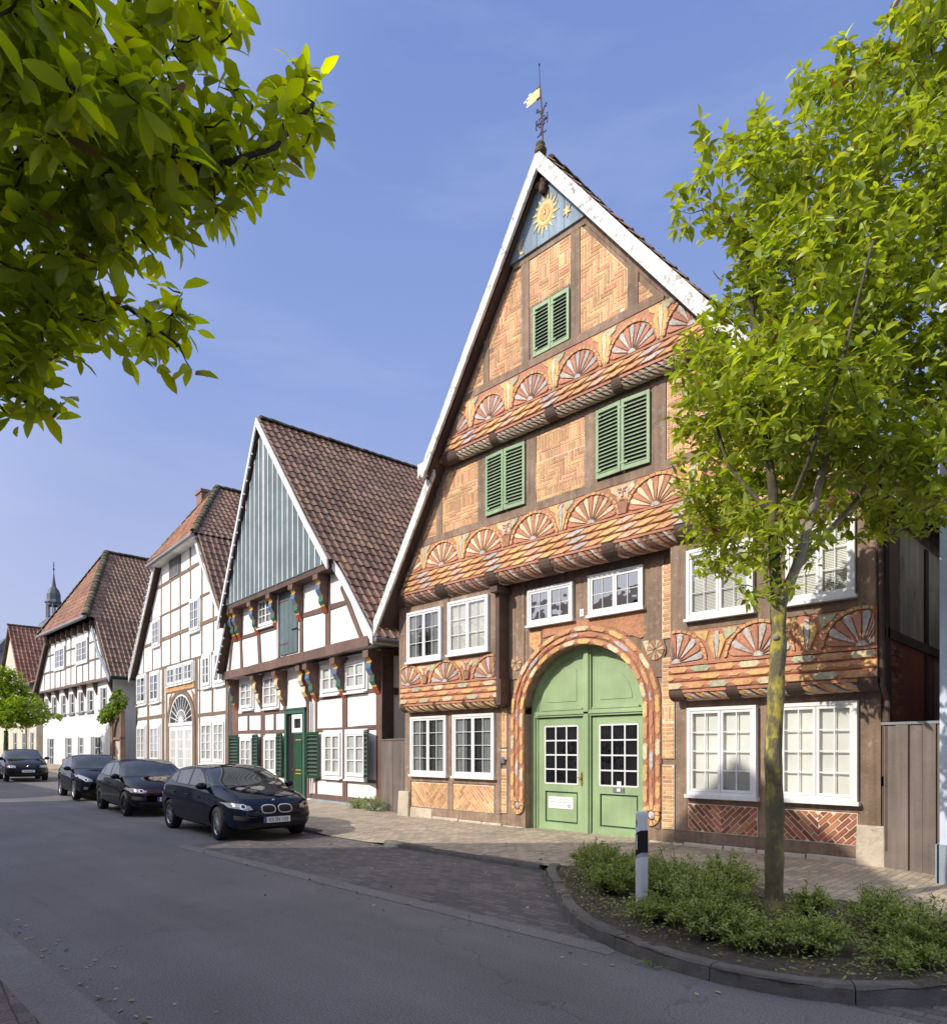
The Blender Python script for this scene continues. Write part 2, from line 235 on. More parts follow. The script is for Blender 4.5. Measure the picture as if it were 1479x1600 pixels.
# ------------------------------------------------------------------ mesh helpers
class MB:
    def __init__(s): s.v = []; s.f = []; s.m = []; s.mats = []
    def mi(s, name):
        if name not in s.mats: s.mats.append(name)
        return s.mats.index(name)
    def face(s, pts, m):
        n = len(s.v); s.v += [tuple(p) for p in pts]; s.f.append(tuple(range(n, n + len(pts)))); s.m.append(s.mi(m))
    def mesh(s, vs, fs, m):
        n = len(s.v); s.v += [tuple(p) for p in vs]; k = s.mi(m)
        for f in fs: s.f.append(tuple(i + n for i in f)); s.m.append(k)
    def box(s, x0, x1, y0, y1, z0, z1, m):
        v = [(x, y, z) for x in (x0, x1) for y in (y0, y1) for z in (z0, z1)]
        s.mesh(v, [(0, 1, 3, 2), (4, 6, 7, 5), (0, 4, 5, 1), (2, 3, 7, 6), (0, 2, 6, 4), (1, 5, 7, 3)], m)
    def prism(s, poly, y0, y1, m, side=None):
        """poly in (x,z), front at y0, back at y1 (y0<y1)"""
        n = len(poly); k = len(s.v)
        a = sum(poly[i][0] * poly[(i + 1) % n][1] - poly[(i + 1) % n][0] * poly[i][1] for i in range(n))
        if a < 0: poly = poly[::-1]
        vs = [(x, y0, z) for x, z in poly] + [(x, y1, z) for x, z in poly]
        s.mesh(vs, [tuple(range(n)), tuple(range(2 * n - 1, n - 1, -1))], m)
        k2 = len(s.v) - 2 * n; mm = s.mi(side or m)
        for i in range(n):
            j = (i + 1) % n
            s.f.append((k2 + i, k2 + n + i, k2 + n + j, k2 + j)); s.m.append(mm)
    def beam(s, x0, z0, x1, z1, w, y, d, m, jit=.004):
        """timber between two points of a facade, width w, proud d of y"""
        dx, dz = x1 - x0, z1 - z0; l = math.hypot(dx, dz); nx, nz = -dz / l * w / 2, dx / l * w / 2
        n = max(1, int(l / .9)); L1 = []; L2 = []
        for i in range(n + 1):
            t = i / n; j1 = rnd.uniform(-jit, jit) * 1.5; j2 = rnd.uniform(-jit, jit) * 1.5
            L1.append((x0 + dx * t + nx * (1 + j1 / w * 2), z0 + dz * t + nz * (1 + j1 / w * 2)))
            L2.append((x0 + dx * t - nx * (1 + j2 / w * 2), z0 + dz * t - nz * (1 + j2 / w * 2)))
        dd = d + rnd.uniform(-.0035, .0035)
        k = len(s.v)
        vs = []; fs = []
        for a, b in zip(L1, L2):
            vs += [(a[0], y - dd, a[1]), (b[0], y - dd, b[1]), (a[0], y, a[1]), (b[0], y, b[1])]
        for i in range(n):
            q = 4 * i; fs += [(q, q + 4, q + 5, q + 1), (q + 2, q + 6, q + 4, q), (q + 1, q + 5, q + 7, q + 3)]
        fs += [(0, 1, 3, 2), (4 * n, 4 * n + 2, 4 * n + 3, 4 * n + 1)]
        # orientation: flip so the front faces -y
        f0 = fs[0]; A, B, C = (Vector(vs[i]) for i in f0[:3])
        if (B - A).cross(C - B).y > 0: fs = [f[::-1] for f in fs]
        s.mesh(vs, fs, m)
    def tube(s, pts, rad, m, n=6, cap=True):
        pts = [Vector(p) for p in pts]; rad = rad if isinstance(rad, (list, tuple)) else [rad] * len(pts)
        vs = []; fs = []; up = Vector((.13, .21, .97))
        for i, p in enumerate(pts):
            t = (pts[min(i + 1, len(pts) - 1)] - pts[max(i - 1, 0)]).normalized()
            a = t.cross(up)
            if a.length < .05: a = t.cross(Vector((1, 0, 0)))
            a.normalize(); b = t.cross(a)
            for k in range(n):
                an = 2 * PI * k / n; vs.append(p + (a * math.cos(an) + b * math.sin(an)) * rad[i])
        for i in range(len(pts) - 1):
            for k in range(n):
                k2 = (k + 1) % n; fs.append((i * n + k, i * n + k2, (i + 1) * n + k2, (i + 1) * n + k))
        if cap: fs += [tuple(range(n))[::-1], tuple(range((len(pts) - 1) * n, len(pts) * n))]
        s.mesh(vs, fs, m)
    def lathe(s, prof, c, m, n=24, axis='z', arc=2 * PI):
        """prof: (r, h) list"""
        vs = []; fs = []
        for r, h in prof:
            for k in range(n):
                a = arc * k / n; x, y = r * math.cos(a), r * math.sin(a)
                p = (x, y, h) if axis == 'z' else ((x, h, y) if axis == 'y' else (h, x, y))
                vs.append((c[0] + p[0], c[1] + p[1], c[2] + p[2]))
        for i in range(len(prof) - 1):
            for k in range(n):
                k2 = (k + 1) % n; fs.append((i * n + k, i * n + k2, (i + 1) * n + k2, (i + 1) * n + k))
        s.mesh(vs, fs, m)
    def ball(s, c, r, m, n=10, k=7, sq=(1, 1, 1)):
        vs = []; fs = []
        for i in range(k + 1):
            th = PI * i / k
            for j in range(n):
                a = 2 * PI * j / n; vs.append((c[0] + r * sq[0] * math.sin(th) * math.cos(a), c[1] + r * sq[1] * math.sin(th) * math.sin(a), c[2] + r * sq[2] * math.cos(th)))
        for i in range(k):
            for j in range(n):
                j2 = (j + 1) % n; fs.append((i * n + j, (i + 1) * n + j, (i + 1) * n + j2, i * n + j2))
        s.mesh(vs, fs, m)
    def build(s, name, parent=None, smooth=False, loc=None):
        me = bpy.data.meshes.new(name); me.from_pydata(s.v, [], s.f)
        for m in s.mats: me.materials.append(MATS[m])
        me.polygons.foreach_set('material_index', s.m)
        if smooth: me.polygons.foreach_set('use_smooth', [True] * len(s.f))
        me.update()
        o = bpy.data.objects.new(name, me); col.objects.link(o)
        if parent: o.parent = parent
        if loc: o.location = loc
        return o

def tag(o, label=None, cat=None, group=None, kind=None):
    if label: o['label'] = label
    if cat: o['category'] = cat
    if group: o['group'] = group
    if kind: o['kind'] = kind
    return o
def empty(name, loc=(0, 0, 0), rz=0., label=None, cat=None, group=None):
    o = bpy.data.objects.new(name, None); col.objects.link(o); o.location = loc; o.rotation_euler = (0, 0, rz); o.empty_display_size = .3
    return tag(o, label, cat, group)
def struct(name, mb, smooth=False):
    return tag(mb.build(name, None, smooth), kind='structure')

def clip(poly, region):
    """Sutherland-Hodgman, region convex CCW"""
    out = poly; n = len(region)
    for i in range(n):
        a, b = region[i], region[(i + 1) % n]; inp = out; out = []
        if not inp: return []
        def side(p): return (b[0] - a[0]) * (p[1] - a[1]) - (b[1] - a[1]) * (p[0] - a[0])
        for k in range(len(inp)):
            p, q = inp[k], inp[(k + 1) % len(inp)]; sp, sq = side(p), side(q)
            if sp >= 0: out.append(p)
            if (sp > 0 and sq < 0) or (sp < 0 and sq > 0):
                t = sp / (sp - sq); out.append((p[0] + (q[0] - p[0]) * t, p[1] + (q[1] - p[1]) * t))
    return out
def area(p): return abs(sum(p[i][0] * p[(i + 1) % len(p)][1] - p[(i + 1) % len(p)][0] * p[i][1] for i in range(len(p)))) / 2
def ccw(p):
    return p if sum(p[i][0] * p[(i + 1) % len(p)][1] - p[(i + 1) % len(p)][0] * p[i][1] for i in range(len(p))) > 0 else p[::-1]

BL, BH, BG = .24, .068, .0155      # brick length, height, joint
def brick_list(poly, pat):
    xs = [p[0] for p in poly]; zs = [p[1] for p in poly]; x0, x1, z0, z1 = min(xs), max(xs), min(zs), max(zs); out = []
    def rot_courses(reg, ang, L=BL, Hh=BH):
        cx, cz = (x0 + x1) / 2, (z0 + z1) / 2; r = math.hypot(x1 - x0, z1 - z0); c, s_ = math.cos(ang), math.sin(ang); k = 0; v = -r
        while v < r:
            u = -r - (k % 2) * L / 2
            while u < r:
                q = [(u, v), (u + L - BG, v), (u + L - BG, v + Hh - BG), (u, v + Hh - BG)]
                q = [(cx + a * c - b * s_, cz + a * s_ + b * c) for a, b in q]
                q = clip(q, reg)
                if len(q) > 2 and area(q) > .0006: out.append(q)
                u += L
            v += Hh; k += 1
    if pat == 'c': rot_courses(poly, 0)
    elif pat == 's': rot_courses(poly, PI / 2)
    elif pat == 'V' or pat == 'W':
        xm = (x0 + x1) / 2; a = 1 if pat == 'V' else -1
        rot_courses(clip(poly, [(x0, z0 - 1), (xm, z0 - 1), (xm, z1 + 1), (x0, z1 + 1)]), -PI / 4 * a, .26, .075)
        rot_courses(clip(poly, [(xm, z0 - 1), (x1, z0 - 1), (x1, z1 + 1), (xm, z1 + 1)]), PI / 4 * a, .26, .075)
    elif pat.startswith('b'):            # bands of courses and soldiers, from the top
        z = z1; i = 0; seq = pat[1:] or 'ccscc'
        while z > z0:
            k = seq[i % len(seq)]; i += 1; h = BH if k == 'c' else BL
            band = clip(poly, [(x0 - 1, z - h), (x1 + 1, z - h), (x1 + 1, z), (x0 - 1, z)])
            if len(band) > 2:
                u = x0 - (BL / 2 if (k == 'c' and i % 2) else 0) - .01 * (i % 3)
                w = BL if k == 'c' else BH
                while u < x1:
                    q = clip([(u, z - h + BG), (u + w - BG, z - h + BG), (u + w - BG, z), (u, z)], band)
                    if len(q) > 2 and area(q) > .0006: out.append(q)
                    u += w
            z -= h
    elif pat == 'h':                      # upright herringbone
        w = BH + .002; n = 4; L = n * w; K_ = int((x1 - x0 + z1 - z0) / w) + 8
        for j in range(-K_ // 2, K_ // 2):
            for k in range(-K_, K_):
                bx, bz = x0 + k * w + j * L, z0 + k * w - j * L
                if bx > x1 + L or bx < x0 - L or bz > z1 + L or bz < z0 - L: continue
                for (a, b_, c_, d) in ((bx, bz, L, w), (bx, bz + w, w, L)):
                    q = clip([(a, b_), (a + c_ - BG, b_), (a + c_ - BG, b_ + d - BG), (a, b_ + d - BG)], poly)
                    if len(q) > 2 and area(q) > .0006: out.append(q)
    elif pat == 'k':                      # basket weave
        s_ = BL; i = 0; z = z1 - s_
        while z > z0 - s_:
            j = 0; u = x0
            while u < x1:
                for t in range(4):
                    w = s_ / 4
                    q = [(u, z + t * w), (u + s_ - BG, z + t * w), (u + s_ - BG, z + (t + 1) * w - BG), (u, z + (t + 1) * w - BG)] if (i + j) % 2 else [(u + t * w, z), (u + (t + 1) * w - BG, z), (u + (t + 1) * w - BG, z + s_ - BG), (u + t * w, z + s_ - BG)]
                    q = clip(q, poly)
                    if len(q) > 2 and area(q) > .0006: out.append(q)
                u += s_; j += 1
            z -= s_; i += 1
    return out
def bricks(parent, poly, y, pat, m='brick', name='brick_infill'):
    poly = ccw(poly); mb = MB(); mb.prism(poly, y - .004, y + .02, 'mortar')
    cx = sum(p[0] for p in poly) / len(poly); cz = sum(p[1] for p in poly) / len(poly)
    inn = [(cx + (p[0] - cx) * (1 - .012 / max(.1, abs(p[0] - cx))), cz + (p[1] - cz) * (1 - .012 / max(.1, abs(p[1] - cz)))) for p in poly]
    for q in brick_list(inn, pat):
        d = .010 + rnd.uniform(0, .004); n = len(q)
        q = ccw([(x + rnd.uniform(-.0015, .0015), z + rnd.uniform(-.0015, .0015)) for x, z in q]); k = len(mb.v)
        mb.mesh([(x, y - d, z) for x, z in q] + [(x, y, z) for x, z in q], [tuple(range(n))] + [(i, n + i, n + (i + 1) % n, (i + 1) % n) for i in range(n)], m)
    return mb.build(name, parent)

def window(parent, x0, x1, z0, z1, y, ncas=2, cols=2, rows=4, back='curtain', fw=.055, bar=.011, proud=.085, glass='glass', sill=.05, trim=0., fanlight=False, drape=True):
    """window box: outer frame, casements, glazing bars; pane, curtain or blind, and sill are sub-parts. y = wall face, street is -y"""
    mb = MB(); yf = y - proud
    if trim: # flat boards round the box
        t = trim
        mb.box(x0 - t, x1 + t, y - .035, y, z1, z1 + t, 'frame_white'); mb.box(x0 - t, x1 + t, y - .035, y, z0 - t, z0, 'frame_white')
        mb.box(x0 - t, x0, y - .035, y, z0, z1, 'frame_white'); mb.box(x1, x1 + t, y - .035, y, z0, z1, 'frame_white')
    def ring(a, b, c, d, w, ya, yb):
        mb.box(a, b, ya, yb, d - w, d, 'frame_white'); mb.box(a, b, ya, yb, c, c + w, 'frame_white')
        mb.box(a, a + w, ya, yb, c + w, d - w, 'frame_white'); mb.box(b - w, b, ya, yb, c + w, d - w, 'frame_white')
    ring(x0, x1, z0, z1, fw, yf, y)
    ix0, ix1, iz0, iz1 = x0 + fw, x1 - fw, z0 + fw, z1 - fw; cw = (ix1 - ix0) / ncas; cf = fw * .75
    pn = MB(); yg = yf + .030
    for i in range(ncas):
        a, b = ix0 + i * cw + .004, ix0 + (i + 1) * cw - .004
        ring(a, b, iz0 + .004, iz1 - .004, cf, yf + .012, yf + .055)
        a += cf; b -= cf; c, d = iz0 + cf, iz1 - cf
        for k in range(1, cols): u = a + (b - a) * k / cols; mb.box(u - bar / 2, u + bar / 2, yg - .012, yg + .010, c, d, 'frame_white')
        for k in range(1, rows): u = c + (d - c) * k / rows; mb.box(a, b, yg - .011, yg + .009, u - bar / 2, u + bar / 2, 'frame_white')
        pn.face([(a - .01, yg, c - .01), (b + .01, yg, c - .01), (b + .01, yg, d + .01), (a - .01, yg, d + .01)], glass)
    w = mb.build('window', parent)
    pn.build('pane', w)
    yb = y - .006
    if back == 'blind':
        q = MB(); q.box(ix0, ix1, yb - .004, yb, iz0, iz1, 'blind'); q.build('blind', w)
    else:
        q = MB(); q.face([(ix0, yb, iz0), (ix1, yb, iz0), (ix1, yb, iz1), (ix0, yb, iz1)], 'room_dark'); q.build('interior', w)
        if back in ('curtain', 'curtain_grey'):
            q = MB(); n = 30
            sides = ((0, .30), (.72, 1)) if back == 'curtain_grey' else ((0, 1),)
            for (s0, s1) in sides:
                vs = []; fs = []
                for k in range(n + 1):
                    u = ix0 + (ix1 - ix0) * (s0 + (s1 - s0) * k / n); yy = yb - .012 + .006 * math.sin(k * 2.1 + x0 * 7)
                    vs += [(u, yy, iz0 + (iz1 - iz0) * .02), (u, yy, iz1)]
                for k in range(n): fs.append((2 * k, 2 * k + 2, 2 * k + 3, 2 * k + 1))
                q.mesh(vs, fs, back)
            q.build('curtain', w)
        elif back == 'venetian':
            q = MB(); k = 0; zz = iz1
            while zz > iz0: q.box(ix0 + .02, ix1 - .02, yb - .012, yb - .004, zz - .017, zz, 'blind'); zz -= .024
            q.build('blind', w)
    if sill:
        q = MB(); q.box(x0 - .03, x1 + .03, yf - .035, y, z0 - sill - trim, z0 - .002 - trim, 'frame_white' if sill < .08 else 'timber'); q.build('sill', w)
    return w

def shutter(parent, x0, x1, z0, z1, y, m, ajar=0., pitch=.07, name='shutter', hinge='l'):
    """louvred leaf, built flat then turned about its hinge edge"""
    w = x1 - x0; mb = MB(); s = .055; t = .035
    mb.box(0, s, -t, 0, 0, z1 - z0, m); mb.box(w - s, w, -t, 0, 0, z1 - z0, m)
    mb.box(s, w - s, -t + .002, -.002, 0, s * 1.3, m); mb.box(s, w - s, -t + .002, -.002, z1 - z0 - s * 1.2, z1 - z0, m)
    z = s * 1.3 + .01
    while z < z1 - z0 - s * 1.2 - .03:
        mb.mesh([(s, -t + .001, z), (w - s, -t + .001, z), (w - s, -.004, z + pitch * .40), (s, -.004, z + pitch * .40),
                 (s, -t + .001, z + .009), (w - s, -t + .001, z + .009), (w - s, -.004, z + pitch * .40 + .009), (s, -.004, z + pitch * .40 + .009)],
                [(0, 3, 2, 1), (4, 5, 6, 7), (0, 1, 5, 4), (3, 7, 6, 2)], m); z += pitch
    mb.face([(s, -.003, 0), (w - s, -.003, 0), (w - s, -.003, z1 - z0), (s, -.003, z1 - z0)], 'black_matte')
    for zz in (.12, z1 - z0 - .15):
        mb.box(-.02, .12, -t - .008, -t, zz, zz + .03, m)
    if hinge == 'r':
        mb.v = [(x - w, yy, zz) for x, yy, zz in mb.v]
    o = mb.build(name, parent)
    o.location = (x0 if hinge == 'l' else x1, y, z0); o.rotation_euler = (0, 0, -ajar if hinge == 'l' else ajar)
    return o

def tiles(name, parent, P, U, V, poly, m, tw=.235, th=.33, roll=.035, smooth=True):
    """pantiles laid on plane P + u*U (along eave) + v*V (up the slope), each tile its own little S-shaped sheet; poly = convex outline in (u,v)"""
    P, U, V = Vector(P), Vector(U).normalized(), Vector(V).normalized(); Nn = U.cross(V)
    if Nn.z < 0: Nn = -Nn
    mb = MB(); poly = ccw(poly)
    us = [p[0] for p in poly]; vs_ = [p[1] for p in poly]
    prof = [(0., .25), (.12, .85), (.25, 1.), (.4, .62), (.58, .12), (.78, 0.), (1.03, .28)]
    v = min(vs_) - .02; r = 0
    while v < max(vs_):
        u = min(us) - (tw / 2 if r % 2 and False else 0)
        while u < max(us):
            c = (u + tw / 2, v + th / 2)
            if all((poly[(i + 1) % len(poly)][0] - poly[i][0]) * (c[1] - poly[i][1]) - (poly[(i + 1) % len(poly)][1] - poly[i][1]) * (c[0] - poly[i][0]) > -.02 for i in range(len(poly))):
                j = rnd.uniform(-.008, .008); jv = rnd.uniform(-.012, .012); tl = rnd.uniform(-.006, .008)
                vs = []
                for (a, h) in prof:
                    hh = h * roll
                    vs.append(P + U * (u + a * tw + j) + V * (v + jv) + Nn * (hh + .040 + tl - .018))
                    vs.append(P + U * (u + a * tw + j) + V * (v + jv + .004) + Nn * (hh + .040 + tl))
                    vs.append(P + U * (u + a * tw) + V * (v + th + .05) + Nn * (hh * .9 + .012 + tl * .5))
                fs = []
                for i in range(len(prof) - 1):
                    q = 3 * i; fs += [(q, q + 3, q + 4, q + 1), (q + 1, q + 4, q + 5, q + 2)]
                mb.mesh(vs, fs, m)
            u += tw
        v += th; r += 1
    return mb.build(name, parent)

def ridge_caps(name, parent, a, b, r=.11, m='ridge_moss', step=.36):
    a, b = Vector(a), Vector(b); L = (b - a).length; n = max(1, int(L / step)); t = (b - a) / n; mb = MB()
    s = t.normalized().cross(Vector((0, 0, 1))).normalized(); up = s.cross(t.normalized())
    if up.z < 0: up = -up
    for i in range(n):
        p = a + t * i; q = p + t * 1.08; vs = []; fs = []; j = rnd.uniform(-.012, .012)
        for (c, rr) in ((p, r * 1.08), (q, r * .92)):
            for k in range(7):
                an = PI * k / 6; vs.append(c + s * (math.cos(an) * rr) + up * (math.sin(an) * rr * .85 + j - .02))
        for k in range(6): fs.append((k, k + 1, 8 + k, 7 + k))
        fs.append(tuple(range(7)))
        mb.mesh(vs, fs, m)
    return mb.build(name, parent, True)

def marks(parent_mb, x0, x1, z, h, y, m, w=.012, seed=1):
    """rows of small worn carved letter strokes, too weathered to be read"""
    r = random.Random(seed); x = x0
    while x < x1:
        for k in range(r.choice((1, 2, 2, 3, 3))):
            hh = h * r.choice((.62, .62, .66, 1.)); tilt = r.uniform(-.15, .15) * h; zz = z + r.choice((0, 0, 0, -.2)) * h * .5
            parent_mb.mesh([(x, y, zz), (x + w, y, zz + .3 * w), (x + w + tilt * .3, y, zz + hh), (x + tilt * .3, y, zz + hh - .3 * w)], [(0, 1, 2, 3)], m)
            if r.random() < .55: parent_mb.mesh([(x, y, zz + hh * .9), (x + w * 2.4, y, zz + hh * .72), (x + w * 2.4, y, zz + hh * .86), (x, y, zz + hh)], [(0, 1, 2, 3)], m)
            x += w * 2.
            if x > x1: break
        x += w * 1.4 if r.random() < .8 else w * 3.2
def text(s, size, m, parent, name, loc, rot=(PI / 2, 0, 0), ext=.001, align='CENTER', sx=1.):
    c = bpy.data.curves.new(name, 'FONT'); c.body = s; c.size = size; c.align_x = align; c.align_y = 'CENTER'; c.extrude = ext
    o = bpy.data.objects.new(name, c); col.objects.link(o); dg = bpy.context.evaluated_depsgraph_get()
    me = bpy.data.meshes.new_from_object(o.evaluated_get(dg)); bpy.data.objects.remove(o); bpy.data.curves.remove(c)
    me.materials.clear(); me.materials.append(MATS[m]); o = bpy.data.objects.new(name, me); col.objects.link(o)
    o.parent = parent; o.location = loc; o.rotation_euler = rot; o.scale = (sx, 1, 1); return o

def zg(x): return 0. if x > -20 else min(.9, (-20 - x) * .018)
def yb(x): return 0. if x > -12 else (-12 - x) * .083

# ------------------------------------------------------------------ carved ornament
LIM = None
def relief(mb, pts, y, h, m, c=None):
    """closed outline rising to a ridge point: a carved, slightly domed facet"""
    if LIM: pts = clip(ccw(list(pts)), LIM)
    if len(pts) < 3 or area(pts) < 1e-5: return
    if c is None: c = (sum(p[0] for p in pts) / len(pts), sum(p[1] for p in pts) / len(pts))
    n = len(pts); pts = ccw(list(pts)); vs = [(x, y, z) for x, z in pts] + [(c[0] + (x - c[0]) * .84, y - h, c[1] + (z - c[1]) * .84) for x, z in pts]
    mb.mesh(vs, [tuple(range(n, 2 * n))] + [(i, (i + 1) % n, n + (i + 1) % n, n + i) for i in range(n)], m)
def fan(mb, cx, cz, rx, rz, y, cols, n=11, a0=4, a1=176, rim='carve_orange', hub='carve_grey', lo=-9, hi=9):
    a0, a1 = R(a0), R(a1); st = (a1 - a0) / n
    def pt(a, r): return (min(max(cx + math.cos(a) * rx * r, lo), hi), cz + math.sin(a) * rz * r)
    ring = [pt(a0 - .05 + (a1 - a0 + .1) * k / 16, 1.10) for k in range(17)]
    for k in range(16):
        q = [pt(a0 + (a1 - a0) * k / 16, 1.0), ring[k], ring[k + 1], pt(a0 + (a1 - a0) * (k + 1) / 16, 1.0)]
        if area(q) > 1e-5: relief(mb, q, y - .012, .02, rim)
    for i in range(n):
        a = a0 + st * (i + .5); w = st * .47
        q = [pt(a - w * .25, .14), pt(a + w * .25, .14), pt(a + w, .84), pt(a + w * .75, .95), pt(a, 1.0), pt(a - w * .75, .95), pt(a - w, .84)]
        if area(q) > 2e-4: relief(mb, q, y - .004, .022, cols[i % len(cols)])
    relief(mb, [pt(R(k * 30), .17) for k in range(7)], y - .01, .03, hub)
def tongue(mb, cx, z0, z1, w, y, cols=('carve_yellow', 'carve_green', 'carve_yellow')):
    n = 3
    for i in range(n):
        a = (i - 1.5) / 1.5; b = (i - .5) / 1.5; zt = z1 - .06 * (1 if i != 1 else 0)
        q = [(cx + a * w * .12, z0), (cx + b * w * .12, z0), (cx + b * w * .5, z0 + (zt - z0) * .72), (cx + b * w * .36, zt), (cx + a * w * .36, zt), (cx + a * w * .5, z0 + (zt - z0) * .72)]
        relief(mb, q, y - .004, .026, cols[i])
def mask(mb, cx, z0, z1, y):
    """carved bearded head"""
    h = z1 - z0; w = h * .36; Y = y - .015
    relief(mb, [(cx - w * .45, z0), (cx + w * .45, z0), (cx + w * .62, z0 + h * .38), (cx + w * .3, z0 + h * .52), (cx - w * .3, z0 + h * .52), (cx - w * .62, z0 + h * .38)], Y + .01, .05, 'carve_brown')
    relief(mb, [(cx - w * .55, z0 + h * .40), (cx + w * .55, z0 + h * .40), (cx + w * .75, z0 + h * .8), (cx + w * .5, z1 - .02), (cx - w * .5, z1 - .02), (cx - w * .75, z0 + h * .8)], Y, .035, 'carve_pink')
    for s in (-1, 1):
        relief(mb, [(cx + s * w * .6, z0 + h * .62), (cx + s * w * 1.25, z0 + h * .8), (cx + s * w * 1.1, z1), (cx + s * w * .55, z0 + h * .86)], Y + .006, .03, 'carve_cream')
        mb.ball((cx + s * w * .28, Y - .036, z0 + h * .72), w * .13, 'carve_dark', 6, 4, (1, .4, .6))
        relief(mb, [(cx + s * w * .06, z0 + h * .76), (cx + s * w * .5, z0 + h * .82), (cx + s * w * .5, z0 + h * .87), (cx + s * w * .06, z0 + h * .82)], Y - .034, .012, 'carve_brown')
        relief(mb, [(cx + s * w * .02, z0 + h * .50), (cx + s * w * .42, z0 + h * .44), (cx + s * w * .35, z0 + h * .54), (cx, z0 + h * .56)], Y - .034, .014, 'carve_orange')
    relief(mb, [(cx - w * .14, z0 + h * .56), (cx + w * .14, z0 + h * .56), (cx + w * .06, z0 + h * .76), (cx - w * .06, z0 + h * .76)], Y - .033, .03, 'carve_pink')
    relief(mb, [(cx - w * .2, z0 + h * .43), (cx + w * .2, z0 + h * .43), (cx + w * .2, z0 + h * .48), (cx - w * .2, z0 + h * .48)], Y - .034, .008, 'carve_dark')
def straight(x0, z):
    return lambda s, o: (x0 + s, z + o)
def rope(mb, f, L, o, w, y, mode, seg=.26, cols=('carve_yellow', 'carve_cream', 'carve_orange', 'carve_grey'), base='carve_red', ph=0., step=.3):
    """one carved cord of a beam: a rounded base strip with painted facets"""
    n = max(1, int(L / step)); vs = []; fs = []
    pr = [(-.5, 0), (-.34, .022), (0, .032), (.34, .022), (.5, 0)]
    for i in range(n + 1):
        s = L * i / n
        for a, h in pr: x, z = f(s, o + a * w); vs.append((x, y - h, z))
    k = len(pr)
    for i in range(n):
        for j in range(k - 1): fs.append((i * k + j, i * k + j + 1, (i + 1) * k + j + 1, (i + 1) * k + j))
    a, b, c = (Vector(vs[q]) for q in fs[0][:3])
    if (b - a).cross(c - b).y > 0: fs = [q[::-1] for q in fs]
    mb.mesh(vs, fs, base)
    s = ph * seg - seg; i = 0
    while s < L:
        e = seg * .94; h = w * .42
        if mode == 'loz': q = [(s, 0), (s + e * .16, -h * .95), (s + e * .84, -h * .95), (s + e, 0), (s + e * .84, h * .95), (s + e * .16, h * .95)]
        elif mode == 'alt':
            if i % 2: q = [(s + e * .3, -h * .5), (s + e * .7, -h * .5), (s + e * .8, 0), (s + e * .7, h * .5), (s + e * .3, h * .5), (s + e * .2, 0)]
            else: q = [(s - e * .15, 0), (s + e * .18, -h * .8), (s + e * .82, -h * .8), (s + e * 1.1, 0), (s + e * .82, h * .8), (s + e * .18, h * .8)]
        else:   # twist
            q = [(s, -h), (s + e * .62, -h * 1.05), (s + e * 1.4, h * .3), (s + e * 1.5, h), (s + e * .9, h * 1.05), (s + e * .12, -h * .2)]
        q = [(min(max(a_, 0), L), b_) for a_, b_ in q]
        if max(a_ for a_, _ in q) - min(a_ for a_, _ in q) > .03:
            pts = [f(a_, o + b_) for a_, b_ in q]
            if area(pts) > 3e-4: relief(mb, pts, y - .022, .02, cols[i % len(cols)])
        s += seg; i += 1
def roll_beam(mb, x0, x1, zt, zb, y, segs, cols, depth=.5):
    """rounded sill beam: dark beam heads between twisted, painted lengths"""
    h = zt - zb; K_ = 7
    def prof(v, r=1.): # v 0..1 from the top front to the bottom back
        a = v * R(105) - R(8); return (y - .01 - h * .12 * 0 + (1 - math.cos(a)) * depth * .55 * r - .02, zb + h * (.08 + .86 * (1 - math.sin(max(a, 0)) * .92)) if v > 0 else zt)
    def strip(a, b, push, paint):
        n = 1 if not paint else int((b - a) / .045); sh = .16 if paint else 0
        vs = []; fs = []; mm = []
        for i in range(n + 1):
            for k in range(K_ + 1):
                v = k / K_; yy, zz = prof(v); x = a + (b - a) * i / n
                if paint:
                    x = min(max(a - sh + (b - a + 2 * sh) * i / n + sh * (v - .5) * 2.2, a), b)
                bulge = push + (.012 * math.sin(i * PI) if paint else 0) + (.02 if (paint and 0 < i < n and i % 2) else 0)
                vs.append((x, yy - bulge * (1 - v * .4), zz - bulge * v * .6))
        for i in range(n):
            for k in range(K_): fs.append((i * (K_ + 1) + k, i * (K_ + 1) + k + 1, (i + 1) * (K_ + 1) + k + 1, (i + 1) * (K_ + 1) + k)); mm.append(cols[i % len(cols)] if paint else 'timber_dark')
        a_, b_, c_ = (Vector(vs[q]) for q in fs[0][:3])
        fl = (b_ - a_).cross(c_ - b_).y > 0
        k0 = len(mb.v); mb.v += vs
        for f_, m_ in zip(fs, mm): mb.f.append(tuple(q + k0 for q in (f_[::-1] if fl else f_))); mb.m.append(mb.mi(m_))
        if not paint:
            for e in (0, n):
                q = [vs[e * (K_ + 1) + k] for k in range(K_ + 1)] + [(vs[e * (K_ + 1)][0], y + depth * .6, zt)]
                mb.face(q, 'timber_dark')
    strip(x0, x1, -.05, False)
    prev = x0
    for (a, b) in segs:
        strip(max(prev, x0), a, .0, False); strip(a, b, -.022, True); prev = b
        mb.box(a - .012, b + .012, y - .035, y + .1, zt - .045, zt - .004, 'carve_red')
    strip(prev, x1, .0, False)

# ------------------------------------------------------------------ HOUSE A: carved brick and timber gable with the green gate
A = empty('gable_house', (-8.15, 10.93, 0), 0, 'tall brick and brown timber gabled house with painted carved fans and an arched green gate', 'house')
AP = 12.83; SL, SR = 1.50, 1.30
def roofA(x): return AP - (SL * (-.1 - x) if x < -.1 else SR * (x + .1))
mb = MB()
